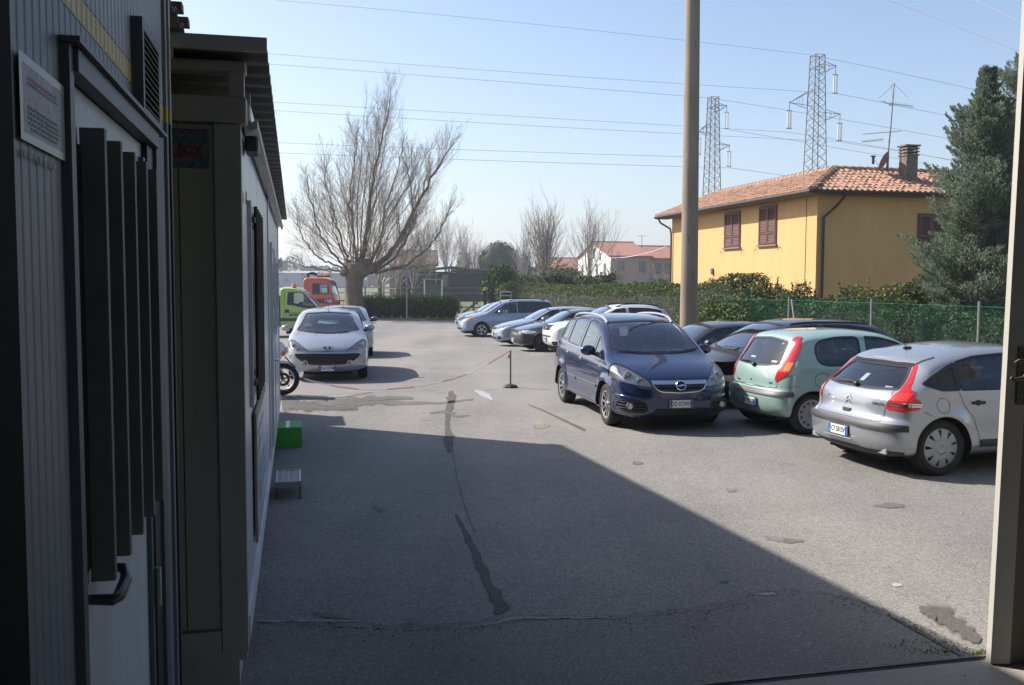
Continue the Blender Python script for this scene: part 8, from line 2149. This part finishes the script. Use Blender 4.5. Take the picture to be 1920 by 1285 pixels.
for p, Y0, Y1, lb in (([(1522, 104), (1790, 160), (2200, 262)], 114, 90, 'earth wire falling to the right of the nearer pylon'), ([(1570, 176), (1800, 222), (2200, 310)], 114, 90, 'top conductor falling right behind the cypress'),
                      ([(1476, 248), (1700, 285), (1900, 325)], 114, 98, 'conductor falling right from the left insulator'), ([(1579, 267), (1700, 286), (1900, 320)], 114, 98, 'lowest conductor falling right toward the chimney'),
                      ([(1331, 184), (1600, 228), (1830, 270)], 141, 120, 'faint wire falling right from the farther pylon'), ([(1364, 243), (1600, 283), (1750, 310)], 141, 125, 'conductor falling right from the upper insulator of the farther pylon'), ([(1369, 315), (1500, 334), (1640, 356)], 141, 130, 'conductor falling right from the lower insulator of the farther pylon'),
                      ([(1665, 0), (1920, 100), (2100, 175)], 60, 40, 'cable crossing the upper right corner above the cypress'), ([(1825, 0), (1920, 45), (2100, 135)], 58, 40, 'short length of cable in the top right corner')):
    wire('power_cable', p, Y0, Y1, lb, .00020 if Y0 > 70 else .00030)
wire('house_cable', [(1145, 484), (1200, 478), (1250, 462)], 130, 60, 'pale slack cable crossing the pink house front', .00035).data.materials[0] = M_platew

# ================================================================== TOW TRUCKS
def truck(name, label, px, py, Y, heading, S, pm, feats):
    S = dict(S); S['lod'] = .8; c = Car(name, label, 'tow truck', S); c.pm = pm; feats(c); c.wheels('steel', 8, M_cover, .22); c.underbody(); c.finish(pm); c.interior(seats=True, dark=True)
    p = at(px, py, Y); c.root.rotation_euler = (0, 0, heading); loc = Vector((c.X(S['xf']), -(c.w - .05), 0)); loc.rotate(Matrix.Rotation(heading, 3, 'Z')); c.root.location = (p.x - loc.x, p.y - loc.y, gz(0, Y)); return c
CAB = dict(L=2.5, w=1.0, xf=.95, xr=4.1, rw=.35, ra=.42, cab=(1.0, 1.5, 1.9, 2.3, .75), dash=1.3, n=3.2,
           prof=[(.16, .32, .2), (.03, .42, .3), (.0, .60, .34), (.04, .90, .3), (.14, 1.08, .2), (.55, 1.24, .14), (.78, 1.34, .12), (1.05, 1.62, .13), (1.48, 2.10, .13), (1.75, 2.22, .14), (2.1, 2.25, .14), (2.42, 2.24, .13), (2.5, 2.15, .12), (2.5, 1.4, .12), (2.5, .5, .12), (2.42, .36, .12), (1.9, .36, .1), (1.0, .34, .1)],
           spine=(.9, 1.9, 1.0), zb0=1.28, zbs=0, tum=.16, tf=.10, tr=0, trt=0, ws=1.9)
lime = paint('paint_lime', (.36, .47, .055), .05, .35); orange = paint('paint_orange_red', (.56, .085, .022), .05, .35)
M_navy = mat('stripe_dark', (.04, .055, .07), .5)
def f_green(c):
    c.window('front', [(-.84, 1.42), (-.74, 2.02), (0, 2.08), (.74, 2.02), (.84, 1.42), (0, 1.36)], M_glassfw, 'windscreen', .02, mid=True, lim=1.9, sm=1)
    c.window('side', [(.86, 1.36), (1.02, 1.52), (1.42, 1.96), (1.55, 2.02), (2.12, 2.02), (2.16, 1.46), (1.85, 1.42), (1.5, 1.33), (1.1, 1.30)], sm=1, ring=.035)
    for sg in (1, -1): c.ribbon('side_stripe', [(1.25, .80), (2.44, .80)], .15, M_navy, 'side', sg, .004)
    c.seam([(.95, 1.3), (1.18, 1.0), (1.30, .45)], wd=.012); c.seam([(2.28, 2.1), (2.28, .45)], wd=.012)
    for sg in (1, -1):
        p, n = c.side(2.15, 1.18, sg); g = G(); g.box(-.09, .09, -.02, .02, -.075, .075, Matrix.Translation(p), bev=.015); g.obj('door_handle', M_blackpl, c.root)
    Mx = Matrix.Translation(c.side(1.72, 1.0, -1)[0] + Vector((0, -.012, 0))) @ Matrix.Rotation(PI / 2, 4, 'X')
    text_obj('door_lettering', 'AUDICAR', .17, M_navy, c.root, Mx, .006, shear=.35)
    g = G(); g.box(-.42, .42, -.018, -.012, -.002, .010, Matrix.Translation(c.side(1.72, 1.10, -1)[0])); g.obj('logo_bar', M_navy, c.root)
    g = G(); g.lathe([(.001, .0), (.10, .0), (.10, .05), (.001, .05)], 12, Matrix.Translation((c.X(1.9), -.45, 2.19))); o = g.obj('beacon_base', M_blackpl, c.root)
    g = G(); g.lathe([(.115, 2.24), (.115, 2.33), (.09, 2.38), (.001, 2.39)], 14, Matrix.Translation((c.X(1.9), -.45, .0))); g.obj('beacon', mat('beacon_orange', (.80, .18, .08), .25, emis=None, coat=1), o, smooth=True)
    g = G(); g.box(c.X(6.2), c.X(2.56), -.95, .95, .72, .84); g.box(c.X(6.2), c.X(2.56), -.40, .40, .45, .72); g.obj('flat_bed', M_steel, c.root)
    g = G(); g.box(c.X(2.66), c.X(2.56), -.9, .9, .84, 1.9); g.obj('headboard', orange, c.root)
truck('lime_tow_truck', 'lime green tow truck with dark stripe, cut off by the white cabin', 590, 616, 41.5, R(5), CAB, lime, f_green)
CAB2 = dict(CAB); CAB2['prof'] = [(.16, .40, .2), (.03, .50, .25), (.0, .70, .25), (.02, 1.2, .22), (.06, 1.5, .18), (.30, 2.45, .16), (.42, 2.60, .15), (.8, 2.72, .14), (1.7, 2.76, .14), (1.95, 2.68, .13), (2.0, 2.4, .12), (2.0, 1.4, .12), (2.0, .6, .12), (1.9, .42, .12), (1.4, .40, .1), (.8, .40, .1)]
CAB2.update(L=2.0, zb0=1.6, tum=.10, spine=(.7, 1.3, 1.3), xf=1.2, xr=4.2, cab=(.6, 1.0, 1.3, 1.8, 1.0), dash=1.6)
def f_orange(c):
    c.window('front', [(-.86, 1.65), (-.80, 2.38), (.80, 2.38), (.86, 1.65)], M_glassfw, 'windscreen', .03, mid=True, lim=1.2, sm=1)
    c.window('side', [(.36, 1.72), (.45, 2.34), (1.40, 2.36), (1.40, 1.70)], sm=1, ring=.04)
    for sg in (1, -1): c.ribbon('window_divider', [(.86, 1.72), (.86, 2.34)], .05, orange, 'side', sg, .006); c.ribbon('side_stripe', [(.18, 1.30), (1.96, 1.30)], .26, M_navy, 'side', sg, .004)
    Mx = Matrix.Translation(c.side(.50, 1.30, -1)[0] + Vector((0, -.015, 0))) @ Matrix.Rotation(PI / 2, 4, 'X'); text_obj('side_lettering', 'O VA', .26, M_white, c.root, Mx, .010)
    g = G(); g.box(c.X(1.15), c.X(.45), -.62, -.40, 2.74, 2.80); o = g.obj('light_bar_base', M_steel, c.root)
    for xx, nm in ((.60, 1), (1.0, 0)):
        g = G(); g.box(c.X(xx) - .16, c.X(xx) + .16, -.62, -.40, 2.802, 2.93, bev=.03); g.obj('light_bar_lens', mat('beacon_amber', (.85, .25, .03), .25, coat=1) if nm else mat('beacon_pink', (.7, .35, .25), .3), o)
    g = G(); g.tube([(c.X(1.75), -.4, 2.6), (c.X(1.78), -.4, 2.92), (c.X(1.5), -.4, 2.98), (c.X(1.15), -.4, 2.86)], .09, 8); g.obj('air_intake', M_blackpl, c.root, smooth=True)
    g = G(); g.box(c.X(6.0), c.X(2.05), -.95, .95, .9, 1.1); g.box(c.X(6.0), c.X(2.05), -.4, .4, .5, .9); g.obj('flat_bed', M_steel, c.root)
truck('orange_tow_truck', 'orange-red truck cab with amber light bar behind the lime tow truck', 592, 606, 56.0, R(-2), CAB2, orange, f_orange)
# ================================================================== HAZE
g = G(); g.box(-3500, 3500, -60, 2600, -1.6, 52); hz = g.obj('haze', None); hz['kind'] = 'stuff'
m = bpy.data.materials.new('haze_air'); m.use_nodes = True; n = m.node_tree.nodes; n.clear(); l = m.node_tree.links
pv = n.new('ShaderNodeVolumePrincipled'); pv.inputs['Color'].default_value = (.84, .90, 1.0, 1); pv.inputs['Density'].default_value = .0007; pv.inputs['Anisotropy'].default_value = .3
oo = n.new('ShaderNodeOutputMaterial'); l.new(pv.outputs[0], oo.inputs['Volume']); hz.data.materials.append(m)
